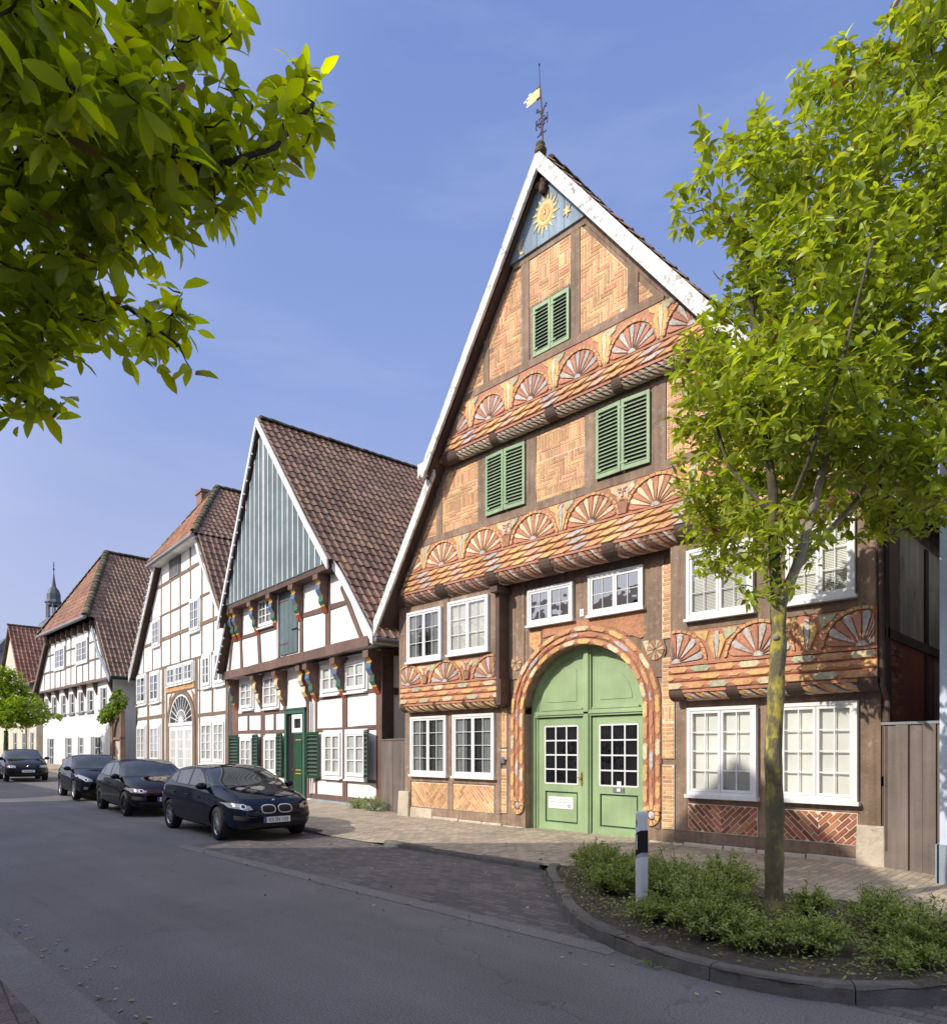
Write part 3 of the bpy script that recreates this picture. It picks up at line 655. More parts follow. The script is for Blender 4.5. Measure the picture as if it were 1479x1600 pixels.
# rear body and the front wall with its arched opening
CXA, AW, AH, SP = .10, 1.40, 1.31, 2.45
mb.box(-5.2, 5.3, .32, 13., 0, 5.25, 'timber')
mb.box(-5.2, -1.72, 0, .32, 0, 5.25, 'timber'); mb.box(1.84, 5.3, 0, .32, 0, 5.25, 'timber')
arch = [(CXA + AW * math.cos(a), SP + AH * math.sin(a)) for a in [PI * k / 24 for k in range(25)]]
mb.box(-1.72, CXA - AW, 0, .32, 0, SP, 'timber'); mb.box(CXA + AW, 1.84, 0, .32, 0, SP, 'timber')
for i in range(24):
    (a, b), (c, d) = arch[i], arch[i + 1]
    xa = 1.84 if i == 0 else a; xc = -1.72 if i == 23 else c
    mb.prism([(xa, b), (xc, d), (xc, 5.25), (xa, 5.25)], 0, .32, 'timber')
# gable storeys, each stepping out over the one below
g1 = [(-5.0, 5.3), (5.35, 5.3), (5.35, roofA(5.35) - .28), (-.1, AP - .30), (-5.0, roofA(-5.0) - .02)]
mb.prism([(-5.0, 5.3), (5.35, 5.3), (5.35, roofA(5.35) - .24), (-.1, AP - .32), (-5.0, 5.36)], -.5, 13., 'timber')
mb.prism([(-3.15, 8.02), (3.4, 8.02), (-.1, AP - .33)], -.75, -.5, 'timber')
# bays of the upper floor
mb.box(-5.1, -1.85, -.3, 0, 2.72, 5.28, 'timber'); mb.box(2.2, 5.33, -.3, 0, 2.66, 5.28, 'timber')
mb.build('wall', A)
# posts and rails standing slightly proud
tb = MB()
def bm(*a, y=0, d=.022, w=.2): tb.beam(*a, w, y, d, 'timber')
for x, w in ((-5.11, .22), (-3.56, .17), (-2.05, .14), (1.78, .1), (2.24, .2), (3.74, .24), (5.17, .26)): bm(x, .32, x, 2.6, w=w)
for z, w in ((1.01, .13), (2.6, .12)): bm(-5.1, z, -1.98, z, w=w, d=.016)
bm(-5.02, .22, -2.0, .22, w=.18, d=.012)
for z, w in ((.88, .14), (2.52, .14)): bm(2.15, z, 5.2, z, w=w, d=.016)
bm(2.1, .24, 5.03, .24, w=.17, d=.012)
for x, w in ((-4.9, .3), (-3.39, .17), (-1.93, .14)): bm(x, 3.72, x, 5.2, w=w, y=-.3)
for x, w in ((2.37, .3), (3.9, .4), (5.2, .24)): bm(x, 3.68, x, 5.2, w=w, y=-.3)
bm(-4.75, 3.76, -1.9, 3.76, w=.08, y=-.3, d=.012); bm(2.5, 3.75, 5.3, 3.75, w=.12, y=-.3, d=.012)
bm(-1.52, 3.2, -1.52, 5.15, w=.42, d=.03); bm(1.72, 3.0, 1.72, 5.15, w=.4, d=.03); bm(.16, 4.2, .16, 5.1, w=.3, d=.02)
bm(-1.7, 5.12, 2.15, 5.12, w=.14, d=.02); bm(2.3, .32, 2.3, 5.2, w=.12, d=.02)
# gable storey 1
for x, w in ((-3.40, .18), (-2.04, .26), (-.70, .25), (.73, .27), (2.11, .27), (3.35, .2)): bm(x, 6.5, x, min(7.95, roofA(x) - .3), w=w, y=-.5)
bm(-4.15, 6.47, 4.6, 6.47, w=.15, y=-.5, d=.03); bm(-3.2, 7.95, 3.3, 7.95, w=.18, y=-.5, d=.026)
bm(-4.25, 6.5, -3.25, 7.95, w=.09, y=-.5, d=.012)
# gable storey 2
for x, w in ((-1.69, .15), (-.64, .2), (.565, .2), (1.765, .2)): bm(x, 9.15, x, min(11.2, roofA(x) - .35), w=w, y=-.75)
bm(-2.0, 9.14, 2.35, 9.14, w=.15, y=-.75, d=.03); bm(-.95, 11.2, .85, 11.2, w=.1, y=-.75, d=.03)
bm(.75, 11.35, 2.6, 8.97, w=.2, y=-.75, d=.035); bm(-.62, 11.15, -2.1, 9.05, w=.12, y=-.75, d=.016)
bm(-.32, 12.35, .22, 12.35, w=.08, y=-.78, d=.06)
tb.build('timber_frame', A)

# brick infill panels
for a, b, p in ((-4.98, -3.68, 'V'), (-3.5, -2.2, 'W')): bricks(A, [(a, .33), (b, .33), (b, .92), (a, .92)], -.002, p, 'brick')
for a, b, p in ((2.36, 3.56, 'V'), (3.93, 5.0, 'V')): bricks(A, [(a, .33), (b, .33), (b, .80), (a, .80)], -.002, p, 'brick_red')
for z0, z1, p in ((.33, 1.45, 'c'), (1.56, 2.2, 'c'), (2.2, 2.48, 's'), (2.48, 3.32, 'c'), (3.66, 4.95, 'c')): bricks(A, [(1.89, z0), (2.12, z0), (2.12, z1), (1.89, z1)], -.024, p, 'brick')
for z0, z1, p in ((.36, 1.3, 'c'), (1.5, 1.72, 'c'), (1.76, 2.6, 's')): bricks(A, [(-1.96, z0), (-1.8, z0), (-1.8, z1), (-1.96, z1)], -.024, p, 'brick')
bricks(A, [(-1.83, 2.75), (-1.745, 2.75), (-1.745, 4.95), (-1.83, 4.95)], -.024, 'c', 'brick')
def gp(x0, x1, z0, z1, y, pat, dz=.34):
    reg = [(x0, z0), (x1, z0), (x1, z1), (x0, z1)]
    tri = ccw([(-9, AP - SL * 8.9 - dz), (-.1, AP - dz - .1), (9, AP - SR * 9.1 - dz)])
    q = clip(reg, tri)
    if len(q) > 2 and area(q) > .02: bricks(A, q, y, pat)
for a, b, p in ((-4.2, -3.49, 'c'), (-3.31, -2.17, 'bccscc'), (-.575, .59, 'bcsch'), (2.25, 3.25, 'bcscc'), (3.45, 4.4, 'c')): gp(a, b, 6.545, 7.86, -.502, p if 'h' not in p else 'bcs', .38)
bricks(A, [(-.575, 6.75), (.59, 6.75), (.59, 7.32), (-.575, 7.32)], -.512, 'h')
gp(-2.3, -1.77, 9.215, 11.1, -.752, 'c'); gp(-1.61, -.74, 9.215, 11.1, -.752, 'h', .42); gp(-.54, .465, 10.24, 11.15, -.752, 'k')
gp(.665, 1.665, 9.215, 11.2, -.752, 'h', .56); gp(1.865, 2.5, 9.215, 10.5, -.752, 'c', .60)

# windows
for a, b in ((-4.95, -3.66), (-3.44, -2.13)): window(A, a, b, 1.11, 2.51, 0, 2, 2, 4, 'curtain_grey')
for a, b, zz in ((-4.72, -3.5, 3.80), (-3.28, -2.02, 3.84)): window(A, a, b, zz, zz + 1.18, -.3, 2, 2, 3, 'venetian' if a > -4 else 'curtain_grey')
window(A, -1.18, -.03, 4.27, 5.0, 0, 2, 2, 2, 'dark', glass='glass_sky'); window(A, .34, 1.53, 4.27, 5.03, 0, 2, 2, 2, 'dark', glass='glass_sky')
window(A, 2.39, 3.57, .96, 2.42, 0, 2, 2, 4, 'blind', sill=.06, bar=.018, proud=.10); window(A, 3.9, 5.02, .97, 2.42, 0, 2, 2, 4, 'blind', sill=.06, bar=.018, proud=.10)
window(A, 2.53, 3.64, 3.87, 5.0, -.3, 2, 2, 3, 'venetian'); window(A, 4.13, 5.07, 3.89, 5.0, -.3, 2, 2, 3, 'venetian')

# shutters
for (a, b, c) in ((-1.91, -1.385, -.84), (.865, 1.395, 1.955)):
    shutter(A, a, b, 6.59, 7.83, -.53, 'shutter_green', .05, .068); shutter(A, b + .015, c, 6.59, 7.83, -.53, 'shutter_green', .05, .068, hinge='r')
shutter(A, -.42, .005, 9.22, 10.17, -.765, 'shutter_green', 0, .066); shutter(A, .015, .435, 9.22, 10.17, -.765, 'shutter_green', 0, .066, hinge='r')

# carved friezes
TW = ('carve_yellow', 'carve_orange', 'carve_grey', 'carve_orange', 'carve_yellow', 'carve_pink')
def frieze(x0, x1, zf0, zf1, y, fans, mids, rz, rx, cols, ropes, mode, lo=-9., hi=9., cut=None, nn=11, nm=('carve_yellow', 'carve_grey', 'carve_yellow')):
    global LIM
    LIM = cut
    f = MB()
    reg = [(x0, zf0), (x1, zf0), (x1, zf1), (x0, zf1)]
    if cut: reg = clip(reg, cut)
    f.prism(reg, y - .018, y + .01, 'carve_red')
    o = f.build('carved_frieze', A)
    for cx in fans:
        r_ = MB(); fan(r_, cx, zf0 + .02, rx, rz, y - .018, cols, nn, 5, 175, lo=lo, hi=hi)
        if r_.v: r_.build('fan_rosette', o)
    for kind, cx in mids:
        r_ = MB()
        if kind == 'm': mask(r_, cx, zf0 + .02, zf1 - .02, y - .012)
        else: tongue(r_, cx, zf0 + .03, zf1 - .05, .30, y - .018, nm)
        r_.build('carved_mask' if kind == 'm' else 'carved_tongue', o)
    r_ = MB()
    for cx in fans:      # little leaves filling the spandrels
        for s in (-1, 1):
            px = cx + s * rx * .95
            if lo < px < hi and lo < px - s * .13 < hi: relief(r_, [(px - s * .12, zf1 - .10), (px + s * .05, zf1 - .22), (px + s * .11, zf1 - .03), (px - s * .16, zf1 - .02)], y - .018, .02, 'carve_yellow' if s > 0 else 'carve_green')
    if r_.v: r_.build('carved_leaves', o)
    r_ = MB()
    for i, (z, w, xa, xb) in enumerate(ropes): rope(r_, straight(xa, z), xb - xa, 0, w, y - .01 + .0 * i, mode[i % len(mode)], .40 if mode[0] != 'tw' else .36, TW if mode[0] == 'tw' else (('carve_cream', 'carve_orange', 'carve_green', 'carve_orange') if i % 2 == 0 else ('carve_yellow', 'carve_orange')), ph=.37 * i)
    for (z, w, xa, xb) in ropes[:1]: r_.box(xa, xb, y - .05, y, z + w / 2, z + w / 2 + .035, 'carve_red')
    r_.build('carved_cords', o); LIM = None
    return o
cutA = ccw([(-9, AP - SL * 8.9 - .36), (-.1, AP - .45), (9, AP - SR * 9.1 - .34)])
def xl(z): return -.1 - (AP - .38 - z) / SL
def xr(z): return min(5.35, -.1 + (AP - .36 - z) / SR)
RC = ('carve_red', 'carve_cream')
frieze(-4.85, 5.35, 5.80, 6.40, -.5, (-4.5, -3.3, -2.02, -.63, .74, 2.06, 3.4, 4.7), (('t', -3.9), ('t', -2.68), ('m', -1.33), ('t', .05), ('m', 1.42), ('t', 2.75)), .52, .56, RC,
       [(z, .125, xl(z) + .02, xr(z)) for z in (5.735, 5.605, 5.475)], ('tw',), cut=cutA, nn=13, lo=-4.75)
frieze(-2.8, 3.3, 8.40, 9.06, -.75, (-2.65, -1.60, -.49, .63, 1.76, 2.85), (('t', -2.14), ('t', -1.06), ('t', .07), ('t', 1.2), ('t', 2.3)), .50, .47, ('carve_red', 'carve_grey'),
       [(z, .115, xl(z) + .02, xr(z)) for z in (8.33, 8.21)], ('tw',), cut=cutA, nn=11, lo=-2.55, nm=('carve_yellow', 'carve_cream', 'carve_yellow'))
frieze(-5.0, -1.85, 3.22, 3.71, -.3, (-4.72, -3.41, -2.0), (('m', -4.10), ('m', -2.70)), .46, .50, ('carve_red', 'carve_grey', 'carve_red', 'carve_cream'),
       [(z, .13, -5.02, -1.8) for z in (3.135, 3.0, 2.865)], ('loz', 'alt', 'loz'), lo=-4.98, hi=-1.87, nn=10)
frieze(2.22, 5.33, 3.13, 3.68, -.3, (2.33, 3.71, 5.15), (('t', 3.04), ('t', 4.42)), .52, .50, ('carve_grey', 'carve_red'),
       [(z, .13, 2.18, 5.34) for z in (3.045, 2.91, 2.775)], ('loz', 'alt', 'loz'), lo=2.24, hi=5.31, nn=10)
# rolled sill beams below the friezes
def rb(*a, **k): q = MB(); roll_beam(q, *a, **k); q.build('carved_sill_beam', A)
rb(-5.05, 5.35, 5.42, 5.10, -.5, [(-4.75, -3.56), (-3.23, -1.98), (-1.68, -.52), (-.22, .95), (1.23, 2.38), (2.7, 3.8), (4.1, 5.1)], cols=('carve_dark', 'carve_grey', 'carve_red', 'carve_dark', 'carve_brown'), depth=.5)
rb(-3.05, 3.55, 8.14, 7.90, -.75, [(-2.58, -1.62), (-1.41, -.15), (.09, 1.32), (1.52, 2.7)], cols=('carve_dark', 'carve_grey', 'carve_red', 'carve_green'), depth=.28)
rb(-5.05, -1.72, 2.80, 2.58, -.3, [(-4.86, -3.84), (-3.72, -2.86), (-2.74, -1.9)], cols=('carve_yellow', 'carve_cream', 'carve_dark'), depth=.34)
rb(2.18, 5.34, 2.71, 2.50, -.3, [(2.45, 3.18), (3.39, 4.11), (4.35, 5.08)], cols=('carve_yellow', 'carve_grey', 'carve_carve' if False else 'carve_dark', 'carve_orange'), depth=.34)
# brackets at the edges of the bays
q = MB()
for x in (-1.78,):
    q.prism([(x - .06, 2.72), (x + .05, 2.72), (x + .05, 5.1), (x - .06, 5.1)], -.34, 0, 'timber_dark')
    q.box(x - .09, x + .12, -.48, 0, 5.0, 5.12, 'timber_dark'); q.box(x - .05, x + .08, -.33, .0, 2.66, 3.2, 'timber_dark')
q.build('bracket_post', A)

# carved arch around the gate
def archpath(s, o):
    a, b = AW + .18, AH + .16; zs = .62; Ls = SP - zs; N_ = 60
    if not hasattr(archpath, 'L'):
        archpath.c = [0]; p = (CXA + a, SP)
        for k in range(1, N_ + 1):
            t = PI * k / N_; q_ = (CXA + a * math.cos(t), SP + b * math.sin(t)); archpath.c.append(archpath.c[-1] + math.hypot(q_[0] - p[0], q_[1] - p[1])); p = q_
        archpath.L = archpath.c[-1]
    La = archpath.L
    if s < Ls: return (CXA - a - o, zs + s)
    if s > Ls + La: return (CXA + a + o, SP - (s - Ls - La))
    u = s - Ls; k = max(i for i in range(N_ + 1) if archpath.c[i] <= u + 1e-9); k = min(k, N_ - 1)
    t = PI * (k + (u - archpath.c[k]) / (archpath.c[k + 1] - archpath.c[k])) / N_
    nx, nz = -math.cos(t) / a, math.sin(t) / b; l = math.hypot(nx, nz)
    return (CXA - a * math.cos(t) + nx / l * o, SP + b * math.sin(t) + nz / l * o)
archpath(0, 0); LT = 2 * (SP - .62) + archpath.L
q = MB()
n = 90
for i in range(n):
    s0, s1 = LT * i / n, LT * (i + 1) / n
    q.prism([archpath(s0, -.175), archpath(s1, -.175), archpath(s1, .19), archpath(s0, .19)], -.028, .0, 'carve_brown')
for i, (o, w, c) in enumerate(((-.115, .12, ('carve_yellow', 'carve_orange', 'carve_cream')), (.01, .12, ('carve_red', 'carve_orange', 'carve_grey')), (.135, .12, ('carve_orange', 'carve_yellow', 'carve_orange', 'carve_cream')))):
    rope(q, archpath, LT, o, w, -.026, 'loz' if i != 1 else 'alt', .38, c, ph=.4 * i, step=.07)
for cx, s in ((CXA - AW - .18, 1), (CXA + AW + .18, -1)):
    for k in range(10):
        a = 2 * PI * k / 10; b = a + 2 * PI / 10 * .94
        relief(q, [(cx + .08 * math.cos(a), .55 + .1 * math.sin(a)), (cx + .17 * math.cos(a), .55 + .2 * math.sin(a)), (cx + .17 * math.cos(b), .55 + .2 * math.sin(b)), (cx + .08 * math.cos(b), .55 + .1 * math.sin(b))], -.03, .025, 'carve_yellow' if k % 2 else 'carve_orange')
    q.ball((cx, -.03, .55), .07, 'carve_grey', 10, 6, (1, .5, 1.1))
q.build('carved_arch', A)
for cx, cz, r in ((-1.52, 3.52, .17), (1.76, 3.47, .20)):
    q = MB(); q.lathe([(0, -.03), (r, -.03), (r, -.022)], (cx, 0, cz), 'carve_brown', 24, 'y'); q.v = [(x, yy, z) for x, yy, z in q.v]
    for k in range(12):
        a = 2 * PI * k / 12; b = 2 * PI * (k + .92) / 12
        relief(q, [(cx + .03 * math.cos(a), cz + .03 * math.sin(a)), (cx + r * .92 * math.cos(a), cz + r * .92 * math.sin(a)), (cx + r * .92 * math.cos(b), cz + r * .92 * math.sin(b)), (cx + .03 * math.cos(b), cz + .03 * math.sin(b))], -.032, .02, 'carve_red' if k % 2 else 'carve_green')
    q.build('wheel_rosette', A)
q = MB()
q.prism([(1.5, 3.66), (1.62, 3.66), (1.62, 3.36)], -.036, -.02, 'carve_cream'); q.build('carved_wedge', A)
q = MB(); q.prism([(-1.36, 3.44), (-1.22, 3.5), (-1.36, 3.2)], -.036, -.02, 'carve_cream')
q.build('carved_wedge', A)
# inscription board above the arch, letters too worn to read
q = MB(); y = -.024
q.prism([(-.82, 3.98), (.1, 4.11), (.85, 4.0), (1.45, 3.72), (1.62, 3.8), (1.55, 4.22), (.3, 4.2), (-.02, 4.24), (-.8, 4.19)], y, 0, 'carve_red')
q.prism([(-1.16, 4.12), (-1.16, 3.86), (-1.02, 3.74), (-.86, 3.88), (-.86, 4.12)], y - .002, 0, 'carve_orange')
q.prism([(.3, 4.0), (1.6, 3.72), (1.6, 4.0), (.3, 4.12)], y + .001, 0, 'carve_brown')
marks(q, -.72, 1.5, 4.12, .07, y - .004, 'letter', .011, 1); marks(q, .5, 1.56, 4.0, .075, y - .004, 'letter', .011, 2)
marks(q, .75, 1.58, 3.89, .075, y - .004, 'letter', .011, 3); marks(q, 1.05, 1.58, 3.79, .065, y - .004, 'letter', .011, 4); marks(q, -1.12, -.9, 3.98, .07, y - .006, 'letter', .01, 5); marks(q, -1.12, -.9, 3.88, .07, y - .006, 'letter', .01, 6)
q.build('inscription_board', A)

# the green gate
q = MB(); yd = .22; G_ = 'door_green'
def arc_ring(a0, b0, a1, b1, ya, yb_, k0=0, k1=24, zs=SP, cx=CXA):
    for k in range(k0, k1):
        t0, t1 = PI * k / 24, PI * (k + 1) / 24
        q.prism([(cx + a0 * math.cos(t0), zs + b0 * math.sin(t0)), (cx + a1 * math.cos(t0), zs + b1 * math.sin(t0)), (cx + a1 * math.cos(t1), zs + b1 * math.sin(t1)), (cx + a0 * math.cos(t1), zs + b0 * math.sin(t1))], ya, yb_, G_)
for i, (w0, w1, yy) in enumerate(((0, .09, yd - .02), (.09, .125, yd + .02), (.125, .15, yd + .04))):
    arc_ring(AW - w1, AH - w1, AW - w0, AH - w0, yy, yd + .12)
    for s in (-1, 1):
        a, b = CXA + s * (AW - w0), CXA + s * (AW - w1); q.box(min(a, b), max(a, b), yy, yd + .12, .02, SP, G_)
q.box(CXA - AW, CXA + AW, yd - .01, yd + .12, 2.38, 2.50, G_); q.box(CXA - 1.27, CXA + 1.27, yd - .035, yd, 2.42, 2.46, G_)
for a, b, yy in ((-.055, .055, yd - .035), (-.09, -.055, yd), (.055, .09, yd)): q.box(CXA + a, CXA + b, yy, yd + .12, .02, SP + AH - .08, G_)
q.box(CXA - AW, CXA + AW, yd + .14, yd + .17, 0, SP, 'timber_dark')
arc_ring(0, 0, AW, AH, yd + .14, yd + .17)
door = q.build('gate', A)
for s in (-1, 1):     # tympanum panels
    q = MB(); y = yd + .05; c = CXA + s * .09; a_, b_ = AW - .24, AH - .15
    def quart(sc, ya, yb_, off=0):
        pts = [(c + s * off, SP + .05 + off)] + [(c + s * (off + (a_ - off * 1.6) * sc * math.cos(t)), SP + .05 + off + (b_ - .05 - off * 1.6) * sc * math.sin(t)) for t in [PI / 2 * k / 14 for k in range(15)]]
        q.prism(pts, ya, yb_, G_)
    quart(1., y, y + .03)
    # raised border and inner panel
    pts_o = [(c + s * (.16 + (a_ - .36) * math.cos(t)), SP + .2 + (b_ - .42) * math.sin(t)) for t in [PI / 2 * k / 14 for k in range(15)]]
    q.prism([(c + s * .16, SP + .2)] + pts_o, y + .001, y + .04, 'green_paint')
    q.v = q.v; k0 = .86
    q.prism([(c + s * .19, SP + .235)] + [(c + s * (.19 + (a_ - .44) * math.cos(t)), SP + .235 + (b_ - .52) * math.sin(t)) for t in [PI / 2 * k / 14 for k in range(15)]], y - .012, y + .02, G_)
    q.box(min(c + s * .03, c + s * 1.08), max(c + s * .03, c + s * 1.08), y - .05, y, SP + .06, SP + .10, G_)
    q.build('arched_panel', door)
for s, x0, x1 in ((-1, -1.16, .0), (1, .2, 1.36)):
    q = MB(); y = yd + .05; w = .175
    gx0, gx1 = x0 + w, x1 - .14 if s > 0 else x1 - w + .02
    q.box(x0, gx0, y, y + .06, .04, 2.36, G_); q.box(gx1, x1, y, y + .06, .04, 2.36, G_)
    q.box(gx0, gx1, y, y + .06, 2.19, 2.36, G_); q.box(gx0, gx1, y, y + .06, .86, 1.02, G_); q.box(gx0, gx1, y, y + .06, .04, .22, G_)
    q.box(gx0 + .004, gx1 - .004, y + .036, y + .05, .22, .86, 'green_paint'); q.box(gx0 + .035, gx1 - .035, y + .012, y + .04, .255, .825, G_)
    q.box(x0, x1, y - .014, y, .05, .11, G_)
    if s < 0: q.box(x1 - .012, x1 + .02, y - .016, y, .04, 2.36, G_)
    for k in range(4):
        u = gx0 + (gx1 - gx0) * k / 3; q.box(u - .014, u + .014, y - .006, y + .02, 1.02, 2.19, 'frame_white')
    for k in range(5):
        u = 1.02 + 1.17 * k / 4; q.box(gx0, gx1, y - .005, y + .019, u - .014, u + .014, 'frame_white')
    q.build('door_leaf', door)
    q = MB(); q.face([(gx0, y + .012, 1.02), (gx1, y + .012, 1.02), (gx1, y + .012, 2.19), (gx0, y + .012, 2.19)], 'glass_dark'); q.face([(gx0, y + .045, 1.02), (gx1, y + .045, 1.02), (gx1, y + .045, 2.19), (gx0, y + .045, 2.19)], 'room_dark'); q.build('pane', door)
q = MB(); y = yd + .05
q.box(-.075, -.035, y - .012, y, 1.0, 1.26, 'brass'); q.tube([(-.055, y - .01, 1.16), (-.055, y - .06, 1.16), (-.14, y - .06, 1.155)], .011, 'brass', 8); q.build('handle', door)
q = MB(); q.box(.68, .93, y - .016, y, .90, .99, 'metal_grey'); q.box(.70, .91, y - .022, y - .016, .945, .975, 'metal_grey'); q.build('letter_slot', door)
q = MB(); q.box(-.045, .045, -.012, -.004, -.06, .02, 'plate_white'); tag(q.build('paper_note', None, loc=(-8.15 + .815, 10.93 + y, 1.09)), 'small white paper note behind the lowest pane of the right green door leaf', 'note')
q = MB(); q.box(-.04, .04, -.028, -.0225, -.03, .025, 'plate_white'); tag(q.build('paper_note', None, loc=(-8.15 + .815, 10.93 + y, .95)), 'small white paper note stuck on the metal letter slot of the green gate', 'note')
# sign on the left leaf
sg = MB(); sg.box(0, .63, -.010, 0, 0, .24, 'plate_white')
marks(sg, .05, .58, .175, .028, -.012, 'print_grey', .0075, 11); marks(sg, .06, .50, .115, .036, -.012, 'print_grey', .0085, 12); marks(sg, .05, .44, .05, .026, -.012, 'print_grey', .006, 13)
for a in range(10):
    t0, t1 = 2 * PI * a / 10, 2 * PI * (a + 1) / 10
    sg.prism([(.53 + .035 * math.cos(t0), .062 + .035 * math.sin(t0)), (.53 + .035 * math.cos(t1), .062 + .035 * math.sin(t1)), (.53 + .02 * math.cos(t1), .062 + .02 * math.sin(t1)), (.53 + .02 * math.cos(t0), .062 + .02 * math.sin(t0))], -.0125, -.0105, 'print_blue')
tag(sg.build('door_sign', None, loc=(-8.15 - .90, 10.93 + yd + .061, .51)), 'white printed nameplate on the lower panel of the left green door leaf', 'sign')
hn = MB(); hn.box(-.045, .045, -.008, 0, -.07, .07, 'plate_white')
hs_ = hn.build('house_number', None, loc=(-7.99, 10.93 - .022, 4.36)); tag(hs_, 'small white house number plate between the two windows over the arch', 'sign')
text('4', .1, 'print_grey', hs_, 'digit', (0, -.009, 0))
q = MB(); q.box(-1.98, -1.85, -.055, -.02, 1.42, 1.56, 'metal_grey'); q.box(-1.96, -1.87, -.06, -.055, 1.50, 1.54, 'zinc'); q.tube([(-1.915, -.055, 1.455), (-1.915, -.066, 1.455)], .012, 'chrome'); q.build('doorbell', A)

# stone base
q = MB()
def rough_block(x0, x1, z1, y0, taper=.03):
    q.mesh([(x0, y0, -.2), (x1, y0, -.2), (x1 - .01, y0 + taper, z1), (x0 + .01, y0 + taper, z1), (x0, .1, -.2), (x1, .1, -.2), (x1 - .01, .1, z1), (x0 + .01, .1, z1)],
           [(0, 1, 2, 3), (3, 2, 6, 7), (0, 3, 7, 4), (1, 5, 6, 2)], 'stone')
rough_block(-5.44, -5.02, .68, -.10); xs = [-5.02, -4.2, -3.3, -2.55, -1.95]
for i in range(4): rough_block(xs[i], xs[i + 1], (.30, .13, .12, .12)[i], -.06 - .01 * (i % 2))
rough_block(-1.95, -1.35, .09, -.05)
xs = [1.62, 2.3, 3.0, 3.55, 4.3, 5.0]
for i in range(5): rough_block(xs[i], xs[i + 1], (.10, .13, .14, .13, .15)[i], -.07 - .012 * (i % 2))
rough_block(4.99, 5.37, .64, -.10)
q.box(-1.35, 1.62, -.10, .3, -.1, .02, 'stone')
bs = q.build('stone_base', A)
bv = bs.modifiers.new('bevel', 'BEVEL'); bv.width = .02; bv.segments = 2

# sun, moon and star board at the top
q = MB(); y = -.80
pl = ccw([(-1.0, 11.26), (.80, 11.26), (.20, 12.30), (-.36, 12.30)]); xs = [-1.1, -.62, -.30, .0, .35, .9]
for i in range(5):
    c = clip([(xs[i] + .004, 11), (xs[i + 1] - .004, 11), (xs[i + 1] - .004, 12.5), (xs[i] + .004, 12.5)], pl)
    if len(c) > 2: q.prism(c, y - .02 - .003 * (i % 2), y + .05, 'sky_board')
bd = q.build('sky_panel', A)
def disc(mb_, cx, cz, rx, rz, y0, m, n=24): mb_.prism([(cx + rx * math.cos(2 * PI * k / n), cz + rz * math.sin(2 * PI * k / n)) for k in range(n)], y0, y0 + .01, m)
q = MB(); cx, cz = -.09, 11.78
for k in range(16):
    a = 2 * PI * k / 16 + .1; w = .13; r1 = .36 if k % 2 else .31
    relief(q, [(cx + .2 * math.cos(a - w), cz + .24 * math.sin(a - w)), (cx + .29 * math.cos(a - w * .3 + .06), cz + .34 * math.sin(a - w * .3 + .06)), (cx + r1 * math.cos(a + .1), cz + r1 * 1.2 * math.sin(a + .1)), (cx + .2 * math.cos(a + w), cz + .24 * math.sin(a + w))], y - .024, .012, 'sun_yellow')
relief(q, [(cx + .21 * math.cos(2 * PI * k / 20), cz + .25 * math.sin(2 * PI * k / 20)) for k in range(20)], y - .026, .02, 'sun_yellow'); relief(q, [(cx + .13 * math.cos(2 * PI * k / 20) + .01, cz + .16 * math.sin(2 * PI * k / 20)) for k in range(20)], y - .046, .012, 'carve_yellow')
relief(q, [(cx - .01, cz - .04), (cx + .03, cz - .04), (cx + .02, cz + .06), (cx, cz + .06)], y - .058, .02, 'sun_yellow')
q.build('carved_sun', bd)
q = MB(); mo = [(-.66 + .1 * math.cos(t), 11.44 + .14 * math.sin(t)) for t in [R(60 + 240 * k / 12) for k in range(13)]] + [(-.635 + .07 * math.cos(t), 11.44 + .12 * math.sin(t)) for t in [R(285 - 210 * k / 10) for k in range(11)]]
q.prism(mo, y - .035, y - .015, 'sun_yellow'); q.build('carved_moon', bd)
q = MB(); relief(q, [((.42 + (.11 if k % 2 else .05) * math.cos(PI * k / 6)), 11.55 + (.14 if k % 2 else .06) * math.sin(PI * k / 6)) for k in range(12)], y - .024, .015, 'sun_yellow'); q.build('carved_star', bd)
q = MB(); q.lathe([(.02, 0), (.07, .03), (.09, .12), (.05, .2), (.07, .26), (.02, .3)], (-.1, -.88, 12.12), 'timber_dark', 10); q.box(-.3, .14, -.9, -.75, 12.33, 12.40, 'timber'); q.build('gable_pendant', A)

# roof
def slope_pts(x0, x1, off): return [(x0, roofA(x0) + off), (x1, roofA(x1) + off)]
q = MB()
q.prism([(-.1, AP - .02), (-3.4, roofA(-3.4) - .02), (-3.4, roofA(-3.4) - .20), (-.1, AP - .2)], -.92, 13.1, 'timber_dark')
q.prism([(-3.4, roofA(-3.4) - .02), (-5.45, roofA(-5.45) - .02), (-5.36, roofA(-5.45) - .12), (-3.4, roofA(-3.4) - .2)], -.76, 13.1, 'timber_dark')
q.prism([(-.1, AP - .02), (5.75, roofA(5.75) - .02), (5.68, roofA(5.75) - .13), (-.1, AP - .2)], -.92, 13.1, 'timber_dark')
roof = q.build('roof', A)
LL = math.hypot(5.9, 5.9 * SR)
tiles('roof_tiles', roof, (5.8, -.95, roofA(5.8)), (0, 1, 0), (-1, 0, SR), [(0, 0), (14, 0), (14, LL), (0, LL)], 'tile_brown')
L2 = math.hypot(5.4, 5.4 * SL)
tiles('roof_tiles', roof, (-5.5, 12.9, roofA(-5.5)), (0, -1, 0), (1, 0, SL), [(0, 0), (13.64, 0), (13.64, 3.7), (0, 3.7)], 'tile_brown')
tiles('roof_tiles', roof, (-5.5, 12.9, roofA(-5.5)), (0, -1, 0), (1, 0, SL), [(0, 3.72), (13.8, 3.72), (13.8, L2), (0, L2)], 'tile_brown')
